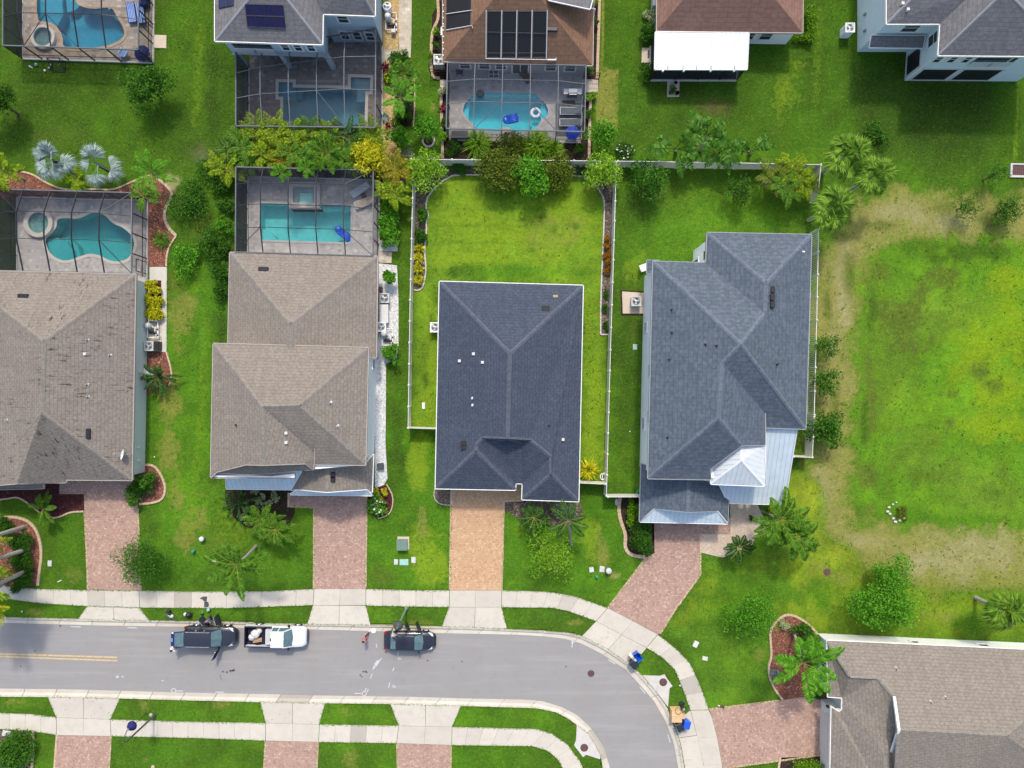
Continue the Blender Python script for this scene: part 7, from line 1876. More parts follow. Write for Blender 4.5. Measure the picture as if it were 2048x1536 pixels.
mb = MB(); mb.prism(G([(1111,206),(1162,207),(1163,274),(1111,273)]), .062, .072); tag(mb.build('rug', M['dkgrey']), 'large dark outdoor rug under the two grey loungers', 'rug')
def table(label, px, py, s, h, mat, rot=0):
    p = W(px, py, .07); t = thing('side_table', label, 'side table', p); t.rotation_euler[2] = rot; ORG[t.name] = Vector((0, 0, 0))
    mb = MB(); mb.rbox(-s, s, -s, s, h - .04, h, .01); mb.build('tabletop', M[mat], t)
    for x in (-1, 1):
        for y in (-1, 1): mb = MB(); mb.bar((x * s * .85, y * s * .85, 0), (x * s * .85, y * s * .85, h - .04), .035, .035); mb.build('leg', M[mat], t)
table('dark little table between the two diagonal loungers', 729, 393, .22, .42, 'brownw', R(20))
def chair(label, px, py, rot, fm, cm, z=.07, w=.3):
    p = W(px, py, z); t = thing('garden_chair', label, 'chair', p); t.rotation_euler[2] = rot; ORG[t.name] = Vector((0, 0, 0))
    mb = MB(); mb.rbox(-w, w, -w, w, .38, .44, .02); mb.build('seat', M[cm], t)
    mb = MB(); mb.obox((-w - .06, 0, .68), (.1, 0, -.26), (0, w, 0), (.02, 0, .01)); mb.build('backrest', M[cm], t)
    for x in (-1, 1):
        for y in (-1, 1): mb = MB(); mb.bar((x * w, y * w, 0), (x * w * .95, y * w * .95, .4), .035, .035); mb.build('leg', M[fm], t)
    for y in (-1, 1): mb = MB(); mb.bar((-w, y * w, .6), (w, y * w, .6), .05, .04); mb.build('armrest', M[fm], t)
chair('blue folding chair at the lower screen of the top-left enclosure', 252, 110, R(60), 'white', 'ltblue', w=.33)
chair('white frame chair on the lawn at the upper left corner of the slate house', 1286, 537, R(20), 'white', 'white', z=0, w=.3)
chair('dark chair at the back wall left of the bright turquoise pool', 920, 146, R(-90), 'black', 'navy')
p = W(292, 6, .07); t = thing('storage_bag', 'navy plaid bag at the top of the right screen, top-left enclosure', 'bag', p); mb = MB(); mb.rbox(-.42, .42, -.55, .55, 0, .6, .12, c=p); mb.build('body', M['navy'], t); mb = MB(); mb.tube([p + Vector((-.2, -.3, .6)), p + Vector((-.2, 0, .78)), p + Vector((-.2, .3, .6))], .03); mb.build('handle', M['ltblue'], t)
def parasol(label, px, py, r, h, mat, n=10, cut=None):
    p = W(px, py, .07); t = thing('umbrella', label, 'umbrella', p)
    mb = MB(); vs = [(p.x, p.y, p.z + h)]
    for ring in (.5, 1):
        for k in range(n): a = 2 * math.pi * k / n + .2; vs.append((p.x + r * ring * math.cos(a), p.y + r * ring * math.sin(a), p.z + h - (.16 if ring < 1 else .48) * r))
    mb.mesh(vs, [(0, 1 + k, 1 + (k + 1) % n) for k in range(n)] + [(1 + k, 1 + n + k, 1 + n + (k + 1) % n, 1 + (k + 1) % n) for k in range(n)]); mb.build('canopy', M[mat], t)
    mb = MB()
    for k in range(n): mb.bar(vs[0], vs[1 + n + k], .02, .02)
    mb.build('ribs', M['steel'], t)
    mb = MB(); mb.tube([p, (p.x, p.y, p.z + h + .1)], .03); mb.build('pole', M['steel'], t)
    mb = MB(); mb.lathe(p, [(.25, 0), (.25, .06), (.05, .1)], 14); mb.build('base', M['black'], t)
parasol('navy beach umbrella in the lower right corner of the top-left enclosure', 293, 114, .78, 1.15, 'navy')
parasol('blue umbrella at the bottom right corner of the bright pool deck', 1143, 273, .68, 1.3, 'blue')
boxthing('storage_chest', 'long dark deck box at the lower left of the bright turquoise deck', 'deck box', 920, 273, .74, .34, .6, 'dkgrey', z=.07)
p = W(1012, 273, .09); t = thing('garden_statue', 'small dark statue on the edge of the bright turquoise pool', 'statue', p)
mb = MB(); mb.rbox(-.2, .2, -.2, .2, 0, .2, .03, c=p); mb.build('plinth', M['dkgrey'], t); mb = MB(); mb.lathe(p, [(.1, .2), (.17, .35), (.12, .6), (.15, .75), (.07, .88), (.1, .98), (.03, 1.1)], 12); mb.tube([p + Vector((.1, 0, .7)), p + Vector((.32, .1, .85))], .05); mb.tube([p + Vector((-.1, 0, .7)), p + Vector((-.3, -.05, .5))], .05); mb.build('figure', M['black'], t)
# grill
p = W(1144, 190, .07); t = thing('gas_grill', 'stainless gas grill above the dark rug on the bright pool deck', 'grill', p)
def lb(mb, *a, **k): mb.rbox(*a, c=p, **k)
mb = MB(); lb(mb, -.45, .45, -.28, .28, .1, .8, r=.03); mb.build('cabinet', M['dkgrey'], t)
mb = MB(); mb.mesh([p + Vector(q) for q in ((-.42,-.27,.82),(.42,-.27,.82),(.42,-.2,1.05),(-.42,-.2,1.05),(.42,.15,1.1),(-.42,.15,1.1),(.42,.28,.86),(-.42,.28,.86))], [(0,1,2,3),(3,2,4,5),(5,4,6,7),(0,3,5,7),(1,6,4,2)]); mb.build('hood', M['chrome'], t)
for s in (-1, 1): mb = MB(); lb(mb, s * .65 - .21, s * .65 + .21, -.26, .26, .8, .86, r=.02); mb.build('side_shelf', M['white'], t)
mb = MB(); mb.bar(p + Vector((-.35, -.33, .98)), p + Vector((.35, -.33, .98)), .04, .04); mb.build('handle', M['chrome'], t)
for x in (-.4, .4): mb = MB(); mb.lathe(p + Vector((x, -.2, 0)), [(.07, 0), (.07, .1)], 10); mb.build('wheel', M['rubber'], t)
p = W(1138, 207, .07); mb = MB(); mb.prism([(p.x - .65, p.y - .3), (p.x + .6, p.y - .3), (p.x + .6, p.y + .3), (p.x - .65, p.y + .3)], .062, .08); tag(mb.build('grill_mat', M['black']), 'black mat under the front of the stainless grill', 'mat')
p = W(960.5, 189.5, .07); t = thing('ottoman', 'round black ottoman at the upper left rim of the bright pool', 'ottoman', p); mb = MB(); mb.lathe(p, [(.3, 0), (.36, .1), (.37, .28), (.3, .38), (.1, .4)], 18); mb.build('cushion', M['dkgrey'], t); mb = MB(); mb.torus(p + Vector((0, 0, .2)), .365, .02, 20, 6); mb.build('piping', M['black'], t)
# table with white grid top under the eave
p = W(987.5, 153, .07); t = thing('glass_table', 'white-framed glass side table under the eave by the bright pool', 'table', p)
mb = MB()
for L_ in ([(-.45,-.36,.5),(.45,-.36,.5)], [(-.45,.36,.5),(.45,.36,.5)], [(-.45,-.36,.5),(-.45,.36,.5)], [(.45,-.36,.5),(.45,.36,.5)], [(0,-.36,.5),(0,.36,.5)], [(-.45,0,.5),(.45,0,.5)]): mb.bar(p + Vector(L_[0]), p + Vector(L_[1]), .05, .04)
mb.build('frame', M['white'], t)
mb = MB(); mb.box(p.x - .43, p.x + .43, p.y - .34, p.y + .34, p.z + .49, p.z + .5); mb.build('tabletop', M['glass'], t)
for x in (-.42, .42):
    for y in (-.33, .33): mb = MB(); mb.bar(p + Vector((x, y, 0)), p + Vector((x, y, .5)), .04, .04); mb.build('leg', M['white'], t)
# pool toys
p = W(1071, 227, -.02); t = thing('swim_ring', 'white eye-like swim ring floating in the bright turquoise pool', 'swim ring', p)
mb = MB(); mb.torus(p + Vector((0, 0, .12)), .38, .15, 26, 10); mb.build('ring', M['white'], t, True); mb = MB(); mb.torus(p + Vector((.02, 0, .2)), .23, .035, 20, 6); mb.build('stripe', M['ltblue'], t)
def lilo(label, px, py, rot, L, w, mat, head=False):
    p = W(px, py, -.03); t = thing('pool_float', label, 'pool float', p); t.rotation_euler[2] = rot; ORG[t.name] = Vector((0, 0, 0))
    n = 5
    mb = MB()
    for k in range(n):
        y = -w / 2 + w * (k + .5) / n; mb.tube([(-L / 2, y, .06), (-L / 2 + .08, y, .08), (L * .18, y, .08), (L * .2, y, .06)], [w / n * .3, w / n * .56, w / n * .56, w / n * .3], 8)
    mb.build('air_chambers', mat, t, True)
    mb = MB(); mb.ell((L * .36, 0, .09), (L * .17, w * .42, .1), 14, 8); mb.build('headrest', mat, t, True)
    mb = MB()
    P = [(-L/2,-w/2,.06),(L*.2,-w/2,.06),(L*.42,-w*.36,.06),(L*.52,0,.06),(L*.42,w*.36,.06),(L*.2,w/2,.06),(-L/2,w/2,.06),(-L*.54,0,.06),(-L/2,-w/2,.06)]
    mb.tube(P, .07, 8); mb.build('rim', M['blue'], t, True)
lilo('blue ribbed float drifting in the bright turquoise pool', 1021, 238.5, R(192), 1.35, .75, M['bluevinyl'])
lilo('blue peanut-shaped float in the square-spa pool', 686, 467, R(140), 1.75, .62, M['bluevinyl'])
p = W(219.5, 17, -.05); mb = MB(); mb.lathe(p, [(.1, 0), (.13, .05), (.06, .12)], 12); tag(mb.build('skimmer_float', M['white']), 'white floater in the shallow corner of the top-left pool', 'pool floater')
# goal and balls
p = W(118, 135); t = thing('soccer_goal', 'small black goal frame with net outside the top-left enclosure', 'goal', p)
fr = [Vector((-.62, -.42, .02)), Vector((.62, -.42, .02)), Vector((.62, .55, .02)), Vector((-.62, .55, .02)), Vector((-.58, .5, .95)), Vector((.58, .5, .95))]
mb = MB()
for a, b in ((0,1),(1,2),(0,3),(3,4),(4,5),(5,2),(0,4),(1,5),(2,3)): mb.bar(p + fr[a], p + fr[b], .05, .05)
mb.build('frame', M['black'], t)
mb = MB(); mb.poly([p + fr[0], p + fr[1], p + fr[5], p + fr[4]]); mb.poly([p + fr[0], p + fr[3], p + fr[4]]); mb.poly([p + fr[1], p + fr[2], p + fr[5]]); mb.build('net', M['screen'], t)
for lb_, x, y, r, mt in (('teal ball on the grass left of the small goal', 72, 129, .14, 'tealpl'), ('pale yellow ball nearest the small goal, upper', 101, 130, .11, 'edgew'), ('yellow ball nearest the small goal, lower', 98, 136, .11, 'tancloth'), ('white ball lying apart from the yellow balls', 89.5, 141, .11, 'white')):
    p = W(x, y, r); mb = MB(); mb.ell(p, (r, r, r), 14, 10); tag(mb.build('ball', M[mt], None, True), lb_, 'ball', 'balls near the goal')
p = W(62, 134, .03); mb = MB(); mb.bar(p + Vector((-.12, .06, 0)), p + Vector((.16, -.08, 0)), .07, .05); mb.ell(p + Vector((-.12, .06, .02)), (.09, .09, .06), 8, 6); tag(mb.build('toy', M['white']), 'small white toy on the grass left of the balls', 'toy')
# patio pots and mat
def pot(label, px, py, r, h, mat, soil=True):
    p = W(px, py, .06); t = thing('plant_pot', label, 'plant pot', p, 'pots on the patio pad'); mb = MB(); mb.lathe(p, [(r * .7, 0), (r, h), (r * 1.08, h), (r * 1.08, h - .05), (r * .85, h - .03), (r * .8, h - .08)], 16); mb.build('pot', M[mat], t)
    mb = MB(); mb.lathe(p, [(r * .82, h - .1), (r * .8, h - .08)], 14); mb.build('soil', M['soil'], t); return t
pot('pale pot on the slab below the white patio roof', 1350, 168, .22, .4, 'lidgrey'); pot('dark left pot on the slab below the white patio roof', 1340, 187, .18, .35, 'dkgrey'); pot('dark right pot on the slab below the white patio roof', 1353.5, 188, .19, .35, 'brownw')
broad('potted_plant', 'green plant spreading over the pots on the patio slab', 'plant', 1344, 180, 9, .8, 'mid', .16, 1.2, trunk=False)
mb = MB(); mb.prism(G([(1295,101),(1305,101),(1305,117),(1295,117)]), .06, .075); tag(mb.build('door_mat', M['black']), 'black mat on the slab left of the white patio roof', 'mat')
# fence gate pieces by the brown house, hose items
for lb_, L_ in (('dark metal gate at the condenser of the brown house', [(862,150),(897,148)]), ('dark metal gate right of the bright turquoise enclosure', [(1166,156),(1197,158)])):
    a, b = W(*L_[0]), W(*L_[1]); t = thing('metal_gate', lb_, 'gate', a); mb = MB()
    for z in (.1, .7, 1.3): mb.bar((a.x, a.y, z), (b.x, b.y, z), .05, .05)
    for k in range(9): q = a.lerp(b, k / 8); mb.bar((q.x, q.y, .1), (q.x, q.y, 1.3), .03, .03)
    mb.build('bars', M['brownw'], t)
    for q in (a, b): mb = MB(); mb.bar((q.x, q.y, 0), (q.x, q.y, 1.45), .08, .08); mb.build('post', M['brownw'], t)
p = W(1277, 984, .1); t = thing('hose_reel', 'green hose reel at the gate fence of the slate house', 'hose reel', p); mb = MB(); mb.torus(p + Vector((0, 0, .35)), .2, .09, 18, 8); mb.build('hose', M['bgreen'], t); mb = MB(); mb.bar(p, p + Vector((0, 0, .5)), .08, .08); mb.build('stand', M['black'], t)
p = W(1207, 953, .02); t = thing('garden_hose', 'white coiled hose at the yellow ornamental grass', 'hose', p); mb = MB(); mb.tube([p + Vector((.22 * math.cos(a) + .1 * math.sin(.5 * a), .3 * math.sin(a), .04 + .012 * a)) for a in [k * .4 for k in range(34)]], .045, 6); mb.build('coil', M['white'], t); mb = MB(); mb.lathe(p + Vector((.05, .3, 0)), [(.1, 0), (.1, .3), (.04, .36)], 10); mb.build('tap', M['white'], t)

# ---------------------------------------------------------------- bins and boxes on the bend
M['binblue'] = plain('blue bin plastic', (.01, .09, .55), .4, .45, .08); M['bindark'] = plain('dark bin plastic', (.02, .023, .03), .5, .4, .12)
def bin_(label, px, py, rot, mat, openlid=False, z=.04, group='wheeled bins'):
    p = W(px, py, z); t = thing('wheeled_bin', label, 'bin', p, group); t.rotation_euler[2] = rot; ORG[t.name] = Vector((0, 0, 0))
    def fr(x, y, zz): return [(-x, -y, zz), (x, -y, zz), (x, y, zz), (-x, y, zz)]
    mb = MB(); a, b, c_ = fr(.22, .24, .08), fr(.3, .36, 1.0), fr(.27, .33, 1.0); d = fr(.2, .22, .2)
    mb.mesh(a + b + c_ + d, [(3, 2, 1, 0)] + [(i, (i + 1) % 4, 4 + (i + 1) % 4, 4 + i) for i in range(4)] + [(4 + i, 4 + (i + 1) % 4, 8 + (i + 1) % 4, 8 + i) for i in range(4)] + [(8 + i, 8 + (i + 1) % 4, 12 + (i + 1) % 4, 12 + i) for i in range(4)] + [(12, 13, 14, 15)]); mb.build('body', M[mat], t)
    mb = MB()
    if openlid: mb.obox((0, .5, .72), (.32, 0, 0), (0, .09, -.36), (0, .03, .01))
    else: mb.mesh([(-.32, -.4, 1.01), (.32, -.4, 1.01), (.32, .36, 1.03), (-.32, .36, 1.03), (-.26, -.3, 1.09), (.26, -.3, 1.09), (.26, .28, 1.1), (-.26, .28, 1.1)], [(0, 1, 5, 4), (1, 2, 6, 5), (2, 3, 7, 6), (3, 0, 4, 7), (4, 5, 6, 7), (3, 2, 1, 0)])
    mb.build('lid', M[mat], t)
    mb = MB(); mb.tube([(-.25, .38, .95), (-.25, .46, .97), (.25, .46, .97), (.25, .38, .95)], .025, 6); mb.build('handle', M[mat], t)
    for x in (-.27, .27): mb = MB(); mb.tube([(x - .04, .28, .11), (x + .04, .28, .11)], .11, 12); mb.build('wheel', M['rubber'], t)
    return t
bin_('blue wheeled bin overfilled with boxes beside the dark bin, upper bend', 1272, 1306, R(215), 'binblue', True)
bin_('dark wheeled bin beside the overfilled blue bin, upper bend', 1264.5, 1321, R(215), 'bindark')
bin_('blue wheeled bin beside the cardboard boxes, lower bend', 1369, 1440, R(165), 'binblue')
bin_('dark wheeled bin by the kerb below the cardboard boxes', 1355.5, 1445, R(205), 'bindark')
for lb_, x, y, s, mt in (('white carton sticking out of the overfilled blue bin', 1262, 1311, .13, 'white'), ('brown carton sticking out of the overfilled blue bin', 1265, 1315, .12, 'card'), ('pale teal carton sticking out of the overfilled blue bin', 1270, 1320, .12, 'tealpl')):
    p = W(x, y, 1.0); t = thing('carton', lb_, 'carton', p); mb = MB(); mb.rbox(-s, s, -s, s, -.3, .12, .02, c=p, rz=.6); mb.build('box', M[mt], t); mb = MB(); mb.obox(p + Vector((0, 0, .13)), (s * .8, s * .5, 0), (-s * .2, s * .4, .04), (0, 0, .008)); mb.build('flap', M[mt], t)
def cardbox(label, px, py, sx, sy, h, rot=0, z=.04):
    p = W(px, py, z); t = thing('cardboard_box', label, 'cardboard box', p, 'cardboard boxes at the kerb'); t.rotation_euler[2] = rot; ORG[t.name] = Vector((0, 0, 0))
    mb = MB(); mb.box(-sx, sx, -sy, sy, 0, h); mb.build('box', M['card'], t)
    for s in (-1, 1): mb = MB(); mb.obox((0, s * sy * .5, h + .012), (sx, 0, 0), (0, sy * .49, 0), (0, 0, .006)); mb.build('flap', M['card'], t)
    mb = MB(); mb.box(-sx * 1.005, sx * 1.005, -.03, .03, h + .015, h + .024); mb.build('tape', M['tancloth'], t)
cardbox('large cardboard box standing at the kerb on the lower bend', 1349, 1424, .48, .56, .95)
cardbox('small cardboard box tucked beside the large one', 1362, 1426, .2, .3, .6)
p = W(1363, 1408, .02); t = thing('pedestal_fan', 'discarded black pedestal fan with cable behind the cardboard box', 'fan', p)
mb = MB(); mb.lathe(p, [(.3, 0), (.3, .05), (.05, .1)], 18); mb.build('base', M['black'], t); mb = MB(); mb.tube([p, p + Vector((.02, -.05, .8))], .03); mb.build('pole', M['black'], t)
mb = MB(); q = p + Vector((.02, -.1, .9))
for r_ in (.1, .18, .26, .32): mb.torus(q, r_, .012, 20, 4)
for k in range(12): mb.bar(q, q + Vector((.32 * math.cos(k * .5236), .32 * math.sin(k * .5236), 0)), .012, .012)
mb.build('cage', M['black'], t); mb = MB(); mb.ell(q + Vector((0, 0, .02)), (.12, .12, .1)); mb.build('motor', M['grey'], t)
mb = MB(); mb.tube([p + Vector((-.55 + .28 * math.cos(a), -.2 + .3 * math.sin(a), .95 + .02 * a)) for a in [k * .35 for k in range(20)]], .02, 5); mb.build('cable', M['rubber'], t)
p = W(1441.5, 1411.5, .04); t = thing('newspaper_bundle', 'wrapped newspaper bundle at the edge of the lower pink drive', 'newspaper', p); mb = MB(); mb.tube([p + Vector((-.3, .05, .06)), p + Vector((.3, -.12, .06))], .08, 8); mb.build('roll', M['edgew'], t); mb = MB(); mb.obox(p + Vector((.1, -.02, .1)), (.2, -.06, 0), (.03, .1, 0), (0, 0, .04)); mb.build('wrapper', M['brownw'], t)

# ---------------------------------------------------------------- street lamps
def lamp(label, bx_, by_, hx, hy, h, arm):
    b = W(bx_, by_); hd = W(hx, hy, h)
    t = thing('street_lamp', label, 'street lamp', b, 'street lamps')
    mb = MB(); mb.tube([b - Vector((0, 0, .1)), b + Vector((0, 0, .25)), b + Vector((0, 0, .5)), b + Vector((0, 0, h))], [.2, .17, .095, .07], 10); mb.build('pole', M['tgreen' if not arm else 'dkgrey'], t)
    d = Vector((hd.x - b.x, hd.y - b.y, 0))
    if arm:
        P = [b + Vector((0, 0, h))] + [b + d * (.5 - .5 * math.cos(a)) + Vector((0, 0, h + .55 * math.sin(a))) for a in [k * math.pi / 9 for k in range(1, 10)]]
        mb = MB(); mb.tube(P, .04, 7); mb.build('gooseneck', M['dkgrey'], t)
        q = P[-1] - Vector((0, 0, .1))
    else:
        q = Vector((b.x, b.y, h + .25))
        mb = MB()
        for s in (-.16, .16): mb.tube([(b.x + s, b.y, h * .78), (b.x + s * .6, b.y, h * .83)], .05, 6)
        mb.build('bracket', M['tealpl'], t)
    mb = MB(); mb.lathe(q, [(.06, .1), (.1, .02), (.2, -.1), (.36, -.3), (.44, -.5), (.42, -.5), (.3, -.28)], 22); mb.build('shade', M['navy' if arm else 'dkgrey'], t, True)
    mb = MB(); mb.ell(q - Vector((0, 0, .42)), (.2, .2, .14)); mb.build('bulb', M['trim'], t)
    mb = MB(); mb.lathe(q, [(.05, .1), (.03, .2), (.01, .3)], 8); mb.build('finial', M['steel'], t)
lamp('gooseneck street lamp with navy bell shade over the lower pavement', 309, 1431, 257, 1458, 4.9, True)
lamp('green-poled street lamp on the verge behind the black sedan', 813, 1216, 797, 1251, 5.2, False)
p = W(292.5, 1427); t = thing('sign_post', 'thin black post beside the gooseneck lamp', 'post', p); mb = MB(); mb.tube([p, p + Vector((0, 0, 2.5))], .028, 6); mb.build('rod', M['black'], t); mb = MB(); mb.lathe(p, [(.1, 0), (.08, .06), (.03, .1)], 10); mb.build('foot', M['black'], t)
p = W(302, 1429.5); mb = MB(); mb.lathe(p, [(.16, -.05), (.16, .05), (.1, .08)], 14); tag(mb.build('lamp_handhole', M['tancloth']), 'round tan cap in the grass at the foot of the gooseneck lamp', 'ground cap')
p = W(306, 1534); mb = MB(); mb.lathe(p, [(.17, -.05), (.17, .05), (.1, .08)], 14); tag(mb.build('ground_cap', M['tancloth']), 'round tan cap in the lawn at the bottom edge', 'ground cap')
p = W(14, 1467, .02); mb = MB(); mb.rbox(-.42, .38, -.26, .26, -.05, .09, .03, c=p, rz=-.2); tag(mb.build('bed_slab', M['lidgrey']), 'pale square slab in the bottom-left bed', 'slab')
# ---------------------------------------------------------------- vehicles
def paint(name, c, rough=.25):
    m = MT(name, rough, .5)
    m.p.inputs['Coat Weight'].default_value = .6; m.p.inputs['Coat Roughness'].default_value = .08
    m.base(m.ramp(m.noise(3, 5, .7), [(.3, tuple(x * .88 for x in c)), (.7, c)]))
    return m.m
M['pblack'] = paint('black car paint', (.022, .024, .034)); M['pnavy'] = paint('dark navy car paint', (.028, .03, .043)); M['pwhite'] = paint('white car paint', (.82, .83, .85)); M['lampw'] = plain('lamp lens', (.7, .7, .68), .12, .5, .05); M['lampr'] = plain('red lens', (.35, .01, .01), .15, .5, .1); M['interior'] = plain('dark interior', (.03, .028, .027), .8, .2, .2); M['beige'] = plain('beige leather', (.5, .4, .29), .6, .3, .1); M['bed'] = plain('bed liner', (.018, .016, .04), .7, .2, .2)
def loft(mb, st, mi=0, close=True, nseg=None):
    """st: list of (x, [(y, z) ... right-hand outline from top centre down to the sill])"""
    rings = []
    for x, pr in st:
        left = [(x, y, z) for y, z in pr]; right = [(x, -y, z) for y, z in pr[:0:-1]]
        rings.append(left + right)
    n = len(rings[0])
    mb.mesh([p for r in rings for p in r], [(i * n + k, i * n + (k + 1) % n, (i + 1) * n + (k + 1) % n, (i + 1) * n + k) for i in range(len(rings) - 1) for k in range(n)] + [tuple(range(n - 1, -1, -1)), tuple(range((len(rings) - 1) * n, len(rings) * n))], mi)
def wheels(t, xs_, hw, r=.36, w=.24):
    for x in xs_:
        for s in (-1, 1):
            mb = MB(); y = s * (hw - w / 2 + .01)
            mb.tube([(x, y - w / 2, r), (x, y - w / 2 + .03, r), (x, y + w / 2 - .03, r), (x, y + w / 2, r)], [r * .9, r, r, r * .9], 20); o = mb.build('wheel', M['rubber'], t)
            mb = MB(); ys = y + s * w / 2
            mb.tube([(x, ys - .02 * s, r), (x, ys + .012 * s, r)], [r * .62, r * .58], 16)
            for k in range(5): a = k * 1.2566; mb.bar((x, ys + .02 * s, r), (x + math.cos(a) * r * .56, ys + .02 * s, r + math.sin(a) * r * .56), .06, .03, up=(0, 1, 0))
            mb.build('rim', M['chrome'], o)
def mirrors(t, x, hw, z, mat):
    for s in (-1, 1):
        mb = MB(); mb.rbox(x - .1, x + .1, s * (hw + .12) - .1, s * (hw + .12) + .1, z, z + .17, .04); mb.bar((x + .02, s * (hw - .05), z + .03), (x, s * (hw + .06), z + .05), .06, .05); mb.build('mirror', M[mat], t)
def door(t, hx, hy, ang, L, z0, z1, mat, glass=True, s=1, name='door'):
    """open door hinged at (hx, hy); ang is the swing away from the car's side"""
    d = Vector((-math.cos(ang), s * math.sin(ang), 0)); h = Vector((hx, hy, 0)); n = Vector((-d.y, d.x, 0))
    mb = MB(); mb.obox(h + d * L / 2 + Vector((0, 0, (z0 + z1) / 2)), d * L / 2, n * .055, Vector((0, 0, (z1 - z0) / 2))); o = mb.build(name, M[mat], t)
    mb = MB(); a, b = h + d * .05, h + d * L
    tz = z1 + .5
    for p, q in (((a.x, a.y, z1), (a.x + d.x * .28, a.y + d.y * .28, tz)), ((a.x + d.x * .28, a.y + d.y * .28, tz), (b.x - d.x * .06, b.y - d.y * .06, tz)), ((b.x - d.x * .06, b.y - d.y * .06, tz), (b.x, b.y, z1))): mb.bar(p, q, .05, .05)
    mb.build('window_frame', M['chrome' if mat == 'pnavy' else mat], o)
    mb = MB(); mb.poly([(a.x, a.y, z1), (b.x, b.y, z1), (b.x - d.x * .06, b.y - d.y * .06, tz), (a.x + d.x * .28, a.y + d.y * .28, tz)]); mb.build('pane', M['glass'], o)
    mb = MB(); mb.obox(h + d * L / 2 + n * s * -.07 + Vector((0, 0, (z0 + z1) / 2 + .08)), d * L * .4, n * .03, Vector((0, 0, .1))); mb.build('door_trim', M['interior'], o)
    return o
def car(name, label, cat, px, py, rot, L, hw, mat, kind, z=-.1, open_=()):
    t = thing(name, label, cat, W(px, py, z)); t.rotation_euler[2] = rot; ORG[t.name] = Vector((0, 0, 0))
    f, b = L / 2, -L / 2
    if kind == 'suv': hood, roofz, wsb, wst, rt, rb, bz = 1.05, 1.76, f - 1.35, f - 2.05, b + .35, b + .1, 1.02
    elif kind == 'sedan': hood, roofz, wsb, wst, rt, rb, bz = .93, 1.42, f - 1.2, f - 1.95, b + 1.25, b + .55, .92
    else: hood, roofz, wsb, wst, rt, rb, bz = 1.14, 1.86, f - 1.3, f - 1.95, f - 3.05, f - 3.2, 1.12
    def pr(w, zt, zb, crown=.04): return [(0, zt + crown), (w * .55, zt + crown * .8), (w * .86, zt), (w * .97, zt - .1), (w, (zt + zb) / 2), (w * .97, zb + .08), (w * .9, zb)]
    if kind == 'pickup':
        rear = f - 3.2
        st = [(rear, pr(hw, bz, .42, .0)), (wsb, pr(hw, hood, .42, .03)), (f - .7, pr(hw * .99, hood - .05, .42)), (f - .3, pr(hw * .95, hood - .1, .44)), (f - .12, pr(hw * .86, hood - .22, .5)), (f - .05, pr(hw * .8, hood - .34, .55))]
    elif kind == 'suv':
        st = [(b, pr(hw * .86, .78, .5)), (b + .1, pr(hw * .94, .96, .42)), (b + .5, pr(hw, bz, .36)), (wsb, pr(hw, hood, .34, .05)), (f - .75, pr(hw * .97, hood - .07, .34)), (f - .35, pr(hw * .9, hood - .16, .36)), (f - .12, pr(hw * .78, hood - .3, .4)), (f, pr(hw * .62, hood - .48, .46))]
    else:
        st = [(b, pr(hw * .8, .72, .48)), (b + .12, pr(hw * .92, .86, .38)), (b + .55, pr(hw * .98, .96, .32)), (b + 1.3, pr(hw, bz, .3)), (wsb, pr(hw, hood, .3, .05)), (f - .7, pr(hw * .96, hood - .1, .3)), (f - .32, pr(hw * .88, hood - .2, .32)), (f - .1, pr(hw * .74, hood - .34, .36)), (f, pr(hw * .58, hood - .46, .42))]
    mb = MB(); loft(mb, st); mb.build('body', M[mat], t, True).data.set_sharp_from_angle(angle=R(38))
    # cabin: glass band under a painted roof with pillars
    rw_, bw = hw * .76, hw * .93
    A = [(wsb, bw * .9, bz + .02), (wst, rw_, roofz - .05)]
    B = [(rb, bw * .95, bz + .02), (rt, rw_ * .97, roofz - .07)]
    mb = MB(); mb.mesh([(wsb, -bw * .9, hood + .02), (wsb, bw * .9, hood + .02), (wst, rw_ * .96, roofz - .06), (wst, -rw_ * .96, roofz - .06), (wsb + .12, 0, hood + .05), (wst + .08, 0, roofz - .03)], [(0, 4, 5, 3), (4, 1, 2, 5)]); mb.build('windscreen', M['carglass'], t)
    if 'tail' not in open_:
        mb = MB(); mb.mesh([(rb, -bw * .88, bz), (rb, bw * .88, bz), (rt, rw_ * .92, roofz - .07), (rt, -rw_ * .92, roofz - .07)], [(0, 1, 2, 3)]); mb.build('rear_window', M['carglass'], t)
    for s in (-1, 1):
        mb = MB(); mb.mesh([(wsb - .12, s * bw, bz), (rb + .1, s * bw, bz), (rt + .05, s * rw_, roofz - .09), (wst - .03, s * rw_, roofz - .09)], [(0, 1, 2, 3)])
        if not ('left' in open_ and s == 1): mb.build('side_window', M['carglass'], t)
        mb = MB()
        mb.bar((wsb, s * bw * .93, bz), (wst, s * rw_, roofz - .06), .08, .07); mb.bar((rb + .05, s * bw * .95, bz), (rt, s * rw_ * .97, roofz - .07), .1, .08)
        xm = (wst + rt) / 2 + .05; mb.bar((xm, s * bw, bz), (xm, s * rw_, roofz - .08), .08, .05); mb.build('pillar', M[mat], t)
    mb = MB(); n = 7; rows = []
    for i in range(n):
        x = wst + .06 + (rt - wst - .12) * i / (n - 1); e = math.sin(math.pi * (i + .6) / (n + .2)) * .05
        rows.append([(x, y * rw_, roofz - .03 + e - .07 * abs(y) ** 3) for y in (-1.02, -.9, -.5, 0, .5, .9, 1.02)])
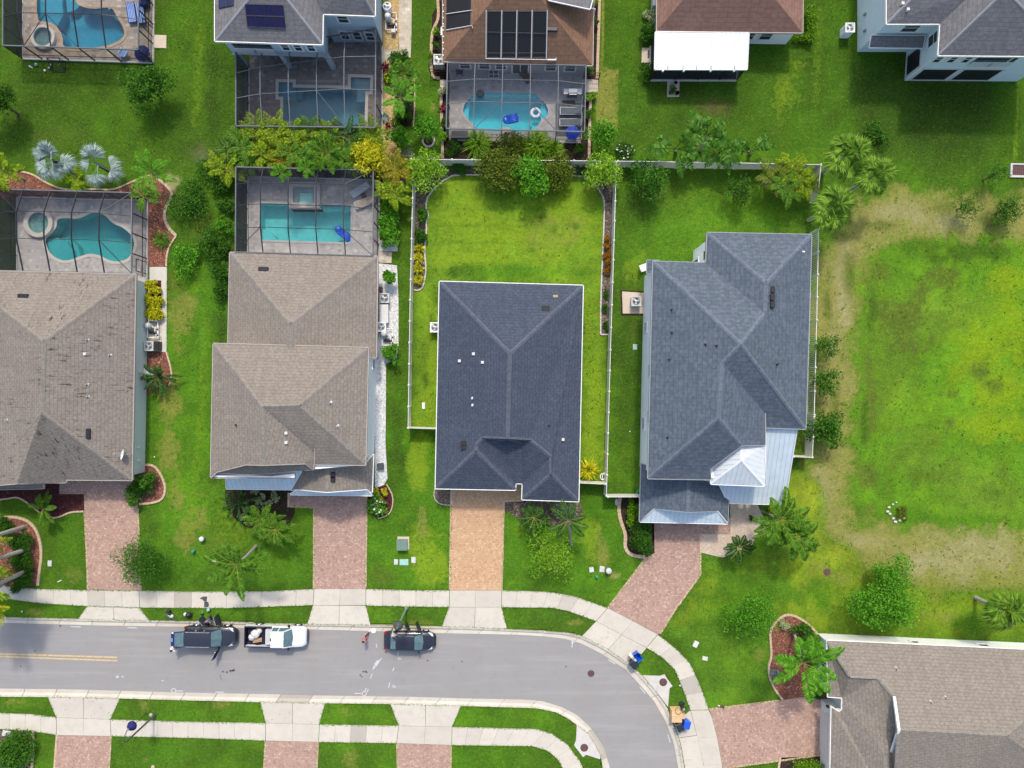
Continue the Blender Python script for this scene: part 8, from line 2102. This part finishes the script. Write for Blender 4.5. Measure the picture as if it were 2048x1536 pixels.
    mb.mesh([p for r in rows for p in r] + [(p[0], p[1], p[2] - .05) for r in rows for p in r], [(i * 7 + k, i * 7 + k + 1, i * 7 + 8 + k, i * 7 + 7 + k) for i in range(n - 1) for k in range(6)] + [(49 + i * 7 + k, 49 + i * 7 + 7 + k, 49 + i * 7 + 8 + k, 49 + i * 7 + k + 1) for i in range(n - 1) for k in range(6)]); mb.build('roof', M[mat], t, True)
    mb = MB(); mb.box(rt + .1, wsb - .2, -bw * .9, bw * .9, .5, bz - .12); mb.build('interior', M['interior'], t)
    for x in ((wst - .5), (wst - 1.3 if kind != 'pickup' else wst - .7)):
        for y in (-.38, .38):
            mb = MB(); mb.rbox(x - .28, x + .2, y - .26, y + .26, bz - .25, bz - .02, .06); mb.obox((x - .32, y, bz + .15), (.06, 0, .3), (0, .25, 0), (.05, 0, -.01)); mb.build('seat', M['beige' if kind == 'suv' else 'interior'], t)
    mb = MB(); mb.box(wsb - .35, wsb - .05, -bw * .85, bw * .85, bz - .2, bz - .02); mb.build('dashboard', M['interior'], t)
    mb = MB()
    for s in (-.75, -.25, .25, .75): mb.bar((wsb - .02, s * hw * .6, hood + .045), (wsb - .05 - .22, s * hw * .6 + .3, hood + .2), .018, .018)
    mb.build('wiper', M['black'], t)
    for s in (-1, 1):
        mb = MB(); mb.mesh([(f - .18, s * hw * .5, hood - .33), (f - .32, s * hw * .86, hood - .25), (f - .72, s * hw * .955, hood - .13), (f - .5, s * hw * .74, hood - .08), (f - .3, s * hw * .52, hood - .16)], [(0, 1, 2, 3, 4)] if s > 0 else [(4, 3, 2, 1, 0)])
        for i, v in enumerate(mb.v): mb.v[i] = (v[0] + .02, v[1], v[2] + .03)
        mb.build('headlight', M['lampw'], t)
        mb = MB(); mb.rbox(b - .01, b + (.22 if kind != 'pickup' else .05), s * hw * .82 - .09, s * hw * .82 + .12 * (1 if s > 0 else .75), .72, bz - .02, .03); mb.build('taillight', M['lampr'], t)
    mb = MB(); mb.rbox(f - .2, f + .04, -hw * .6, hw * .6, .34, .62, .08); mb.build('front_bumper', M['black' if kind != 'pickup' else 'dkgrey'], t)
    mb = MB()
    for k in range(4): mb.bar((f - .12, -hw * .45, hood - .5 + k * .06), (f - .12, hw * .45, hood - .5 + k * .06), .03, .025)
    mb.build('grille', M['chrome'], t)
    mb = MB(); mb.rbox(b - .05, b + .18, -hw * .8, hw * .8, .38, .62, .06); mb.build('rear_bumper', M['black'], t)
    wheels(t, (f - .95, b + (1.15 if kind == 'pickup' else .95)), hw, .39 if kind != 'sedan' else .34)
    mirrors(t, wsb - .3, hw, bz, 'black' if kind == 'pickup' else mat)
    if kind == 'suv':
        for s in (-1, 1): mb = MB(); mb.tube([(wst - .1, s * rw_ * .93, roofz), (wst - .2, s * rw_ * .93, roofz + .07), (rt + .2, s * rw_ * .93, roofz + .07), (rt + .1, s * rw_ * .93, roofz)], .025, 6); mb.build('roof_rail', M['steel'], t)
    return t, (f, b, wsb, wst, rt, rb, bz, hood, roofz)
RT = R(-1.0)
t, (f, b, wsb, wst, rt, rb, bz, hood, roofz) = car('suv', 'black off-road wagon with tailgate up and three doors wide open', 'car', 428, 1266.5, RT, 4.85, .96, 'pnavy', 'suv', open_=('tail', 'left'))
door(t, wsb - .2, .96, R(72), 1.15, .4, bz, 'pnavy'); door(t, wsb - 1.3, .96, R(48), 1.1, .4, bz, 'pnavy'); door(t, wsb - .2, -.96, R(66), 1.3, .4, bz, 'pnavy', s=-1)
mb = MB(); zt = roofz - .08
mb.obox((rt - .42, 0, zt + .12), (-.38, 0, .1), (0, .66, 0), (0, 0, .02)); tg = mb.build('tailgate', M['carglass'], t)
mb = MB(); mb.bar((rt, .7, zt), (rt - .82, .68, zt + .23), .08, .06); mb.bar((rt, -.7, zt), (rt - .82, -.68, zt + .23), .08, .06); mb.obox((rt - .98, 0, zt + .22), (-.17, 0, -.05), (0, .72, 0), (.01, 0, .05)); mb.build('lower_panel', M['navy'], tg)
mb = MB(); mb.obox((rt - 1.02, 0, zt + .27), (-.06, 0, -.02), (0, .17, 0), (0, 0, .012)); mb.build('number_plate', M['ltblue'], tg)
for s in (-1, 1): mb = MB(); mb.obox((rt - .98, s * .66, zt + .27), (-.1, 0, -.03), (0, .07, 0), (0, 0, .015)); mb.build('tail_lens', M['lampw'], tg)
mb = MB(); mb.obox((f - .2, 0, hood - .3), (.05, 0, -.04), (0, .38, 0), (.0, 0, .03)); mb.build('radiator_grille', M['steel'], t)
t, q = car('pickup_truck', 'white pickup truck with dark load bed full of sacks and timber', 'pickup truck', 558, 1266, RT, 5.8, .98, 'pwhite', 'pickup')
f, b, wsb, wst, rt, rb, bz, hood, roofz = q
rear = f - 3.2
for s in (-1, 1): mb = MB(); mb.box(b, rear, s * .98 - .07 * (s > 0), s * .98 + .07 * (s < 0), .5, 1.14); mb.build('bed_side', M['pwhite'], t)
mb = MB(); mb.box(b - .02, b + .06, -.91, .91, .55, 1.12); mb.build('tailgate', M['bed'], t)
mb = MB(); mb.box(b + .06, rear, -.91, .91, .5, .62); mb.box(rear - .03, rear, -.91, .91, .62, 1.12); mb.build('load_bed', M['bed'], t)
mb = MB()
for s in (-1, 1): mb.bar((b, s * .945, 1.16), (rear, s * .945, 1.16), .1, .05)
mb.build('bed_rail', M['pnavy'], t)
mb = MB(); mb.rbox(rear - .62, rear - .06, -.72, .72, .62, 1.17, .04); mb.build('tool_box', M['acgrey'], t)
mb = MB(); mb.rbox(rt - .1, rt + .02, -.14, .14, roofz - .08, roofz - .0, .02); mb.build('brake_light', M['black'], t)
root = t
def on_truck(x, y, z): return root.matrix_basis @ Vector((x, y, z))
for lb_, x, y, s in (('big white sack in the pickup bed', b + .95, .2, (.45, .42, .28)), ('smaller white sack behind the big one in the pickup bed', b + .6, -.12, (.3, .35, .24)), ('grey-white sack near the tool box in the pickup bed', b + 1.3, .45, (.28, .26, .24))):
    p = on_truck(x, y, .62 + s[2]); mb = MB(); mb.ell(p, s, 14, 9, 0, .12, random.Random(int(x * 90))); tag(mb.build('sack', M['trim'], None, True), lb_, 'sack', 'sacks in the pickup bed')
for lb_, y, a in (('long timber plank lying in the pickup bed', -.4, .5), ('second timber plank across the pickup bed', -.52, .25), ('short timber plank at the side of the pickup bed', -.3, .7)):
    p, q_ = on_truck(b + .7, y - .15, .75), on_truck(b + 1.55, y + .12 * a, .8); mb = MB(); mb.bar(p, q_, .1, .05); tag(mb.build('plank', M['wood']), lb_, 'plank', 'planks in the pickup bed')
p = on_truck(b + 1.0, .72, .9); q_ = on_truck(b + 1.9, .85, 1.0); mb = MB(); mb.bar(p, q_, .06, .05); tag(mb.build('spade_handle', M['wood']), 'thin handle lying along the far side of the pickup bed', 'tool handle')
t, q = car('sedan', 'black sedan with two kerbside doors open below the street lamp', 'car', 821.5, 1276, RT, 4.85, .9, 'pblack', 'sedan', open_=('left',))
f, b, wsb, wst, rt, rb, bz, hood, roofz = q
door(t, wsb - .2, .9, R(66), 1.0, .36, bz, 'pblack'); door(t, wsb - 1.25, .9, R(66), .85, .36, bz, 'pblack')
mb = MB()
for k in range(3): mb.torus((rt + .5 + .3 * k, 0, 0), .001, .0005, 4, 3) if False else None
mb.bar((wst - .05, .66, roofz - .05), (rt + .2, .66, roofz - .07), .04, .03); mb.build('roof_trim', M['chrome'], t)

# ---------------------------------------------------------------- people
def skinmesh(name, nodes, edges, radii, mat, parent, root_i=0, sub=1):
    me = bpy.data.meshes.new(name)
    me.from_pydata([tuple(n) for n in nodes], edges, [])
    o = bpy.data.objects.new(name, me); col.objects.link(o)
    sk = o.modifiers.new('skin', 'SKIN')
    if not me.skin_vertices: me.attributes  # layer is made by the modifier
    for i, r in enumerate(radii):
        v = me.skin_vertices[0].data[i]; v.radius = r if isinstance(r, tuple) else (r, r); v.use_root = (i == root_i)
    sk.use_smooth_shade = True
    ss = o.modifiers.new('smooth', 'SUBSURF'); ss.levels = sub; ss.render_levels = sub
    dg = bpy.context.evaluated_depsgraph_get(); ev = o.evaluated_get(dg)
    nm = bpy.data.meshes.new_from_object(ev); o.modifiers.clear(); old = o.data; o.data = nm; bpy.data.meshes.remove(old)
    nm.name = name; nm.materials.clear(); nm.materials.append(mat)
    nm.polygons.foreach_set('use_smooth', [True] * len(nm.polygons))
    o.parent = parent; ORG[o.name] = Vector((0, 0, 0))
    return o
def person(label, px, py, yaw, z, skin, shirt, trousers, hair='hair', bend=0.0, stride=.25, arms=((.25, .2), (.15, -.2)), longhair=False, shoe='black', sleeves=.5, shorts=False, group=None):
    """standing figure facing +x before turning; bend leans the torso forward (radians); arms: (forward, sideways) of each hand"""
    t = thing('person', label, 'person', W(px, py, z), group); t.rotation_euler[2] = yaw; ORG[t.name] = Vector((0, 0, 0))
    sb, cb = math.sin(bend), math.cos(bend)
    def up(h, fwd=0): return Vector((sb * h + cb * fwd, 0, .93 + cb * h - sb * fwd))   # along the torso from the pelvis
    pel, waist, chest, neck, head0 = up(0), up(.16), up(.4), up(.55), up(.63)
    hip = [Vector((0, s * .1, .9)) for s in (1, -1)]
    knee = [Vector((stride * s * .45 + .05, .11 * s, .49)) for s in (1, -1)]
    ank = [Vector((stride * s * .95, .11 * s, .09)) for s in (1, -1)]
    toe = [a + Vector((.2, 0, -.05)) for a in ank]
    sh = [up(.48) + Vector((0, s * .19, 0)) for s in (1, -1)]
    hand = [up(.48) + Vector((arms[i][0], s * (.26 + arms[i][1] * .5), -.5 + abs(arms[i][0]) * .35)) for i, s in enumerate((1, -1))]
    el_ = [(sh[i] + hand[i]) / 2 + Vector((-.07, s * .05, -.05)) for i, s in enumerate((1, -1))]
    nodes = [pel, waist, chest, neck]; rad = [(.15, .12), (.135, .11), (.15, .115), .058]; ed = [(0, 1), (1, 2), (2, 3)]
    for i, s in enumerate((1, -1)):
        k = len(nodes)
        nodes += [hip[i], knee[i], ank[i], toe[i]]; rad += [.095, .062, .042, .035]; ed += [(0, k), (k, k + 1), (k + 1, k + 2), (k + 2, k + 3)]
        k = len(nodes)
        dirh = (hand[i] - el_[i]).normalized(); wr = hand[i]; palm_ = wr + dirh * .06
        nodes += [sh[i], el_[i], wr, palm_]; rad += [.06, .042, .028, (.034, .018)]; ed += [(2, k), (k, k + 1), (k + 1, k + 2), (k + 2, k + 3)]
        side = Vector((0, 1, 0)) if abs(dirh.y) < .8 else Vector((1, 0, 0)); side = (side - dirh * side.dot(dirh)).normalized()
        for j, (o_, l_) in enumerate(((-.03, .07), (-.01, .085), (.01, .08), (.03, .062))):
            m_ = len(nodes); a = palm_ + side * o_ + dirh * .03; nodes += [a, a + dirh * l_ * .6 + Vector((.008, 0, -.004)), a + dirh * l_ + Vector((.02, 0, -.01))]; rad += [.009, .0085, .007]; ed += [(k + 3, m_), (m_, m_ + 1), (m_ + 1, m_ + 2)]
        m_ = len(nodes); nodes += [wr + dirh * .03 + side * .035, wr + dirh * .07 + side * .06]; rad += [.01, .008]; ed += [(k + 2, m_), (m_, m_ + 1)]
    k = len(nodes); ctr = up(.72, .015)
    nodes += [head0, ctr, up(.8, .0)]; rad += [.055, (.098, .085), (.075, .07)]; ed += [(3, k), (k, k + 1), (k + 1, k + 2)]
    fx = (up(.72, .1) - ctr)
    m_ = len(nodes); nodes += [up(.705, .1)]; rad += [.014]; ed += [(k + 1, m_)]
    bd = skinmesh('body', nodes, ed, rad, M[skin], t)
    # face and ears
    fm = MB()
    for s in (1, -1): fm.ell(up(.735, .088) + Vector((0, s * .034, 0)), (.012, .014, .01), 8, 6)
    fm.build('eyes', M['hair'], t)
    fm = MB(); fm.ell(up(.668, .086), (.01, .026, .007), 8, 5)
    fm.build('mouth', M['brownw'], t)
    # hair cap
    hm = MB(); hc = up(.755, -.018); hm.ell(hc, (.108, .1, .098), 14, 9, 0, .05, random.Random(4)); hm.build('hair', M[hair], t, True)
    if longhair: hm = MB(); hm.ell(up(.6, -.1), (.06, .1, .2), 12, 8, 0, .06, random.Random(5)); hm.build('long_hair', M[hair], t, True)
    # clothes: shells that follow the body
    nd = [up(-.05), waist, chest, up(.5)]; rr = [(.172, .14), (.16, .132), (.175, .138), (.1, .09)]; e2 = [(0, 1), (1, 2), (2, 3)]
    for i, s in enumerate((1, -1)):
        q_ = len(nd); nd += [sh[i], sh[i].lerp(el_[i], sleeves * 1.6 if sleeves < .6 else 1)]; rr += [.082, .064]; e2 += [(2, q_), (q_, q_ + 1)]
        if sleeves >= .6: nd += [hand[i].lerp(el_[i], .15)]; rr += [.045]; e2 += [(q_ + 1, q_ + 2)]
    skinmesh('shirt', nd, e2, rr, M[shirt], t)
    nd = [up(.02), Vector((0, 0, .88))]; rr = [(.168, .135), (.16, .13)]; e2 = [(0, 1)]
    for i, s in enumerate((1, -1)):
        q_ = len(nd); end = knee[i] if shorts else ank[i] + Vector((0, 0, .05)); nd += [hip[i] - Vector((0, 0, .03)), knee[i]]; rr += [.115, .082]; e2 += [(1, q_), (q_, q_ + 1)]
        if not shorts: nd += [end]; rr += [.068]; e2 += [(q_ + 1, q_ + 2)]
    skinmesh('trousers', nd, e2, rr, M[trousers], t)
    for i, s in enumerate((1, -1)):
        mb = MB(); a = ank[i]; mb.rbox(a.x - .08, a.x + .22, a.y - .05, a.y + .05, .0, .1, .035); mb.build('shoe', M[shoe], t)
    return t
M['maroon'] = plain('maroon cloth', (.1, .012, .045), .85, .2, .2); M['pink'] = plain('pink cloth', (.5, .13, .16), .85, .2, .15); M['shblue'] = plain('blue shirt cloth', (.04, .12, .35), .85, .2, .15); M['shgrey'] = plain('pale grey shirt cloth', (.5, .53, .56), .85, .2, .12); M['shgreen'] = plain('bright green cloth', (.01, .5, .13), .8, .2, .12); M['tan'] = plain('tan trousers', (.4, .28, .15), .85, .2, .15); M['jeans'] = plain('dark jeans', (.03, .04, .08), .85, .2, .2); M['shwhite'] = plain('white shirt cloth', (.7, .7, .72), .85, .2, .1)
person('person in pink top and maroon trousers striding on the road', 734, 1271, R(42), -.1, 'skin1', 'pink', 'maroon', stride=.42, arms=((.3, .1), (-.2, .1)), longhair=True, shoe='white')
person('person with dark hair holding up the tailgate of the black wagon', 358, 1290, R(60), -.1, 'skin1', 'shwhite', 'jeans', stride=.15, arms=((.5, .1), (.45, .0)), bend=.1)
person('person in blue shirt standing behind the open front door of the wagon', 424.5, 1233, R(-70), .03, 'skin2', 'shblue', 'jeans', stride=.15, bend=.15)
person('person in pale grey shirt leaning into the rear door of the sedan', 790, 1256, R(-70), -.06, 'skin1', 'shgrey', 'jeans', stride=.2, bend=.7, arms=((.4, .1), (.35, .1)))
person('person in bright green top and tan shorts beside the sedan boot', 792, 1247, R(-60), -.02, 'skin1', 'shgreen', 'tan', stride=.2, bend=.35, shorts=True)
p = W(747, 1261.5, -.05); t = thing('white_dish', 'white round dish lying in the gutter near the striding person', 'dish', p); mb = MB(); mb.lathe(p, [(.1, 0), (.24, .05), (.22, .06), (.09, .015)], 20); mb.build('dish', M['white'], t); mb = MB(); mb.ell(p + Vector((.02, .02, .05)), (.1, .09, .05)); mb.build('contents', M['white'], t)
# floor mats and bags laid out by the wagon
def mat_(label, px, py, pts):
    p = W(px, py, .033); t = thing('car_floor_mat', label, 'floor mat', p, 'car floor mats on the pavement')
    P = [Vector((p.x + x, p.y + y, 0)) for x, y in pts]; mb = MB(); mb.prism(P, .031, .05); mb.build('mat', M['dkgrey'], t); mb = MB(); mb.strip(P, .03, .045, .056, closed=True); mb.build('rim', M['black'], t)
mat_('flat dark car mat on the pavement, upper', 408, 1197.5, [(-.1, .2), (.3, .2), (.26, -.02), (.24, -.22), (-.02, -.2), (-.12, -.05), (-.3, -.02), (-.36, .08), (-.22, .1)])
mat_('flat dark car mat on the pavement, lower', 412.5, 1208, [(-.17, .23), (.1, .22), (.2, .1), (.23, -.1), (.18, -.28), (-.17, -.26)])
p = W(340, 1226, 0); t = thing('duffel_bag', 'black bag slumped on a white cloth at the left of the verge', 'bag', p)
mb = MB(); mb.ell(p + Vector((-.05, .25, .22)), (.22, .2, .22), 12, 8, 0, .08, random.Random(8)); mb.ell(p + Vector((.05, .02, .18)), (.17, .17, .18), 12, 8, 0, .08, random.Random(9)); mb.build('body', M['black'], t, True); mb = MB(); mb.tube([p + Vector((-.2, .2, .4)), p + Vector((-.05, .28, .55)), p + Vector((.1, .2, .4))], .025); mb.build('handle', M['navy'], t)
p = W(341.5, 1233, 0); t = thing('white_cloth', 'crumpled white cloth below the slumped black bag', 'cloth', p); mb = MB(); mb.ell(p + Vector((.08, .05, .06)), (.2, .17, .09), 12, 7, 0, .25, random.Random(2)); mb.ell(p + Vector((-.16, .1, .05)), (.12, .08, .06), 10, 6, 0, .2, random.Random(6)); mb.build('folds', M['trim'], t, True)
p = W(342, 1235.5, .05); t = thing('long_case', 'long dark narrow case lying on the verge under the white cloth', 'case', p); mb = MB(); mb.bar(p + Vector((-.62, .14, 0)), p + Vector((.6, -.2, 0)), .14, .1); mb.build('case', M['dkgrey'], t); mb = MB(); mb.tube([p + Vector((-.1, 0, .04)), p + Vector((0, -.03, .12)), p + Vector((.1, -.06, .04))], .02); mb.build('handle', M['black'], t)
p = W(379, 1228, 0); t = thing('backpack', 'round black backpack with pale top standing on the verge', 'backpack', p); mb = MB(); mb.ell(p + Vector((.04, 0, .28)), (.29, .27, .3), 14, 9, 0, .05, random.Random(7)); mb.build('body', M['black'], t, True); mb = MB(); mb.ell(p + Vector((-.27, .06, .3)), (.17, .17, .16), 12, 8, 0, .1, random.Random(8)); mb.build('pocket', M['shwhite'], t, True); mb = MB(); mb.tube([p + Vector((.1, .1, .56)), p + Vector((.2, 0, .6)), p + Vector((.1, -.1, .56))], .025); mb.build('strap', M['navy'], t)
p = W(405, 1227.5, 0); t = thing('small_bag', 'small black pouch on the verge beside the green pedestal', 'bag', p); mb = MB(); mb.ell(p + Vector((0, 0, .1)), (.15, .12, .1), 10, 7, 0, .1, random.Random(1)); mb.build('body', M['black'], t, True); mb = MB(); mb.tube([p + Vector((0, .05, .18)), p + Vector((.06, .22, .1)), p + Vector((.02, .3, .02))], .015); mb.build('strap', M['tealpl'], t)
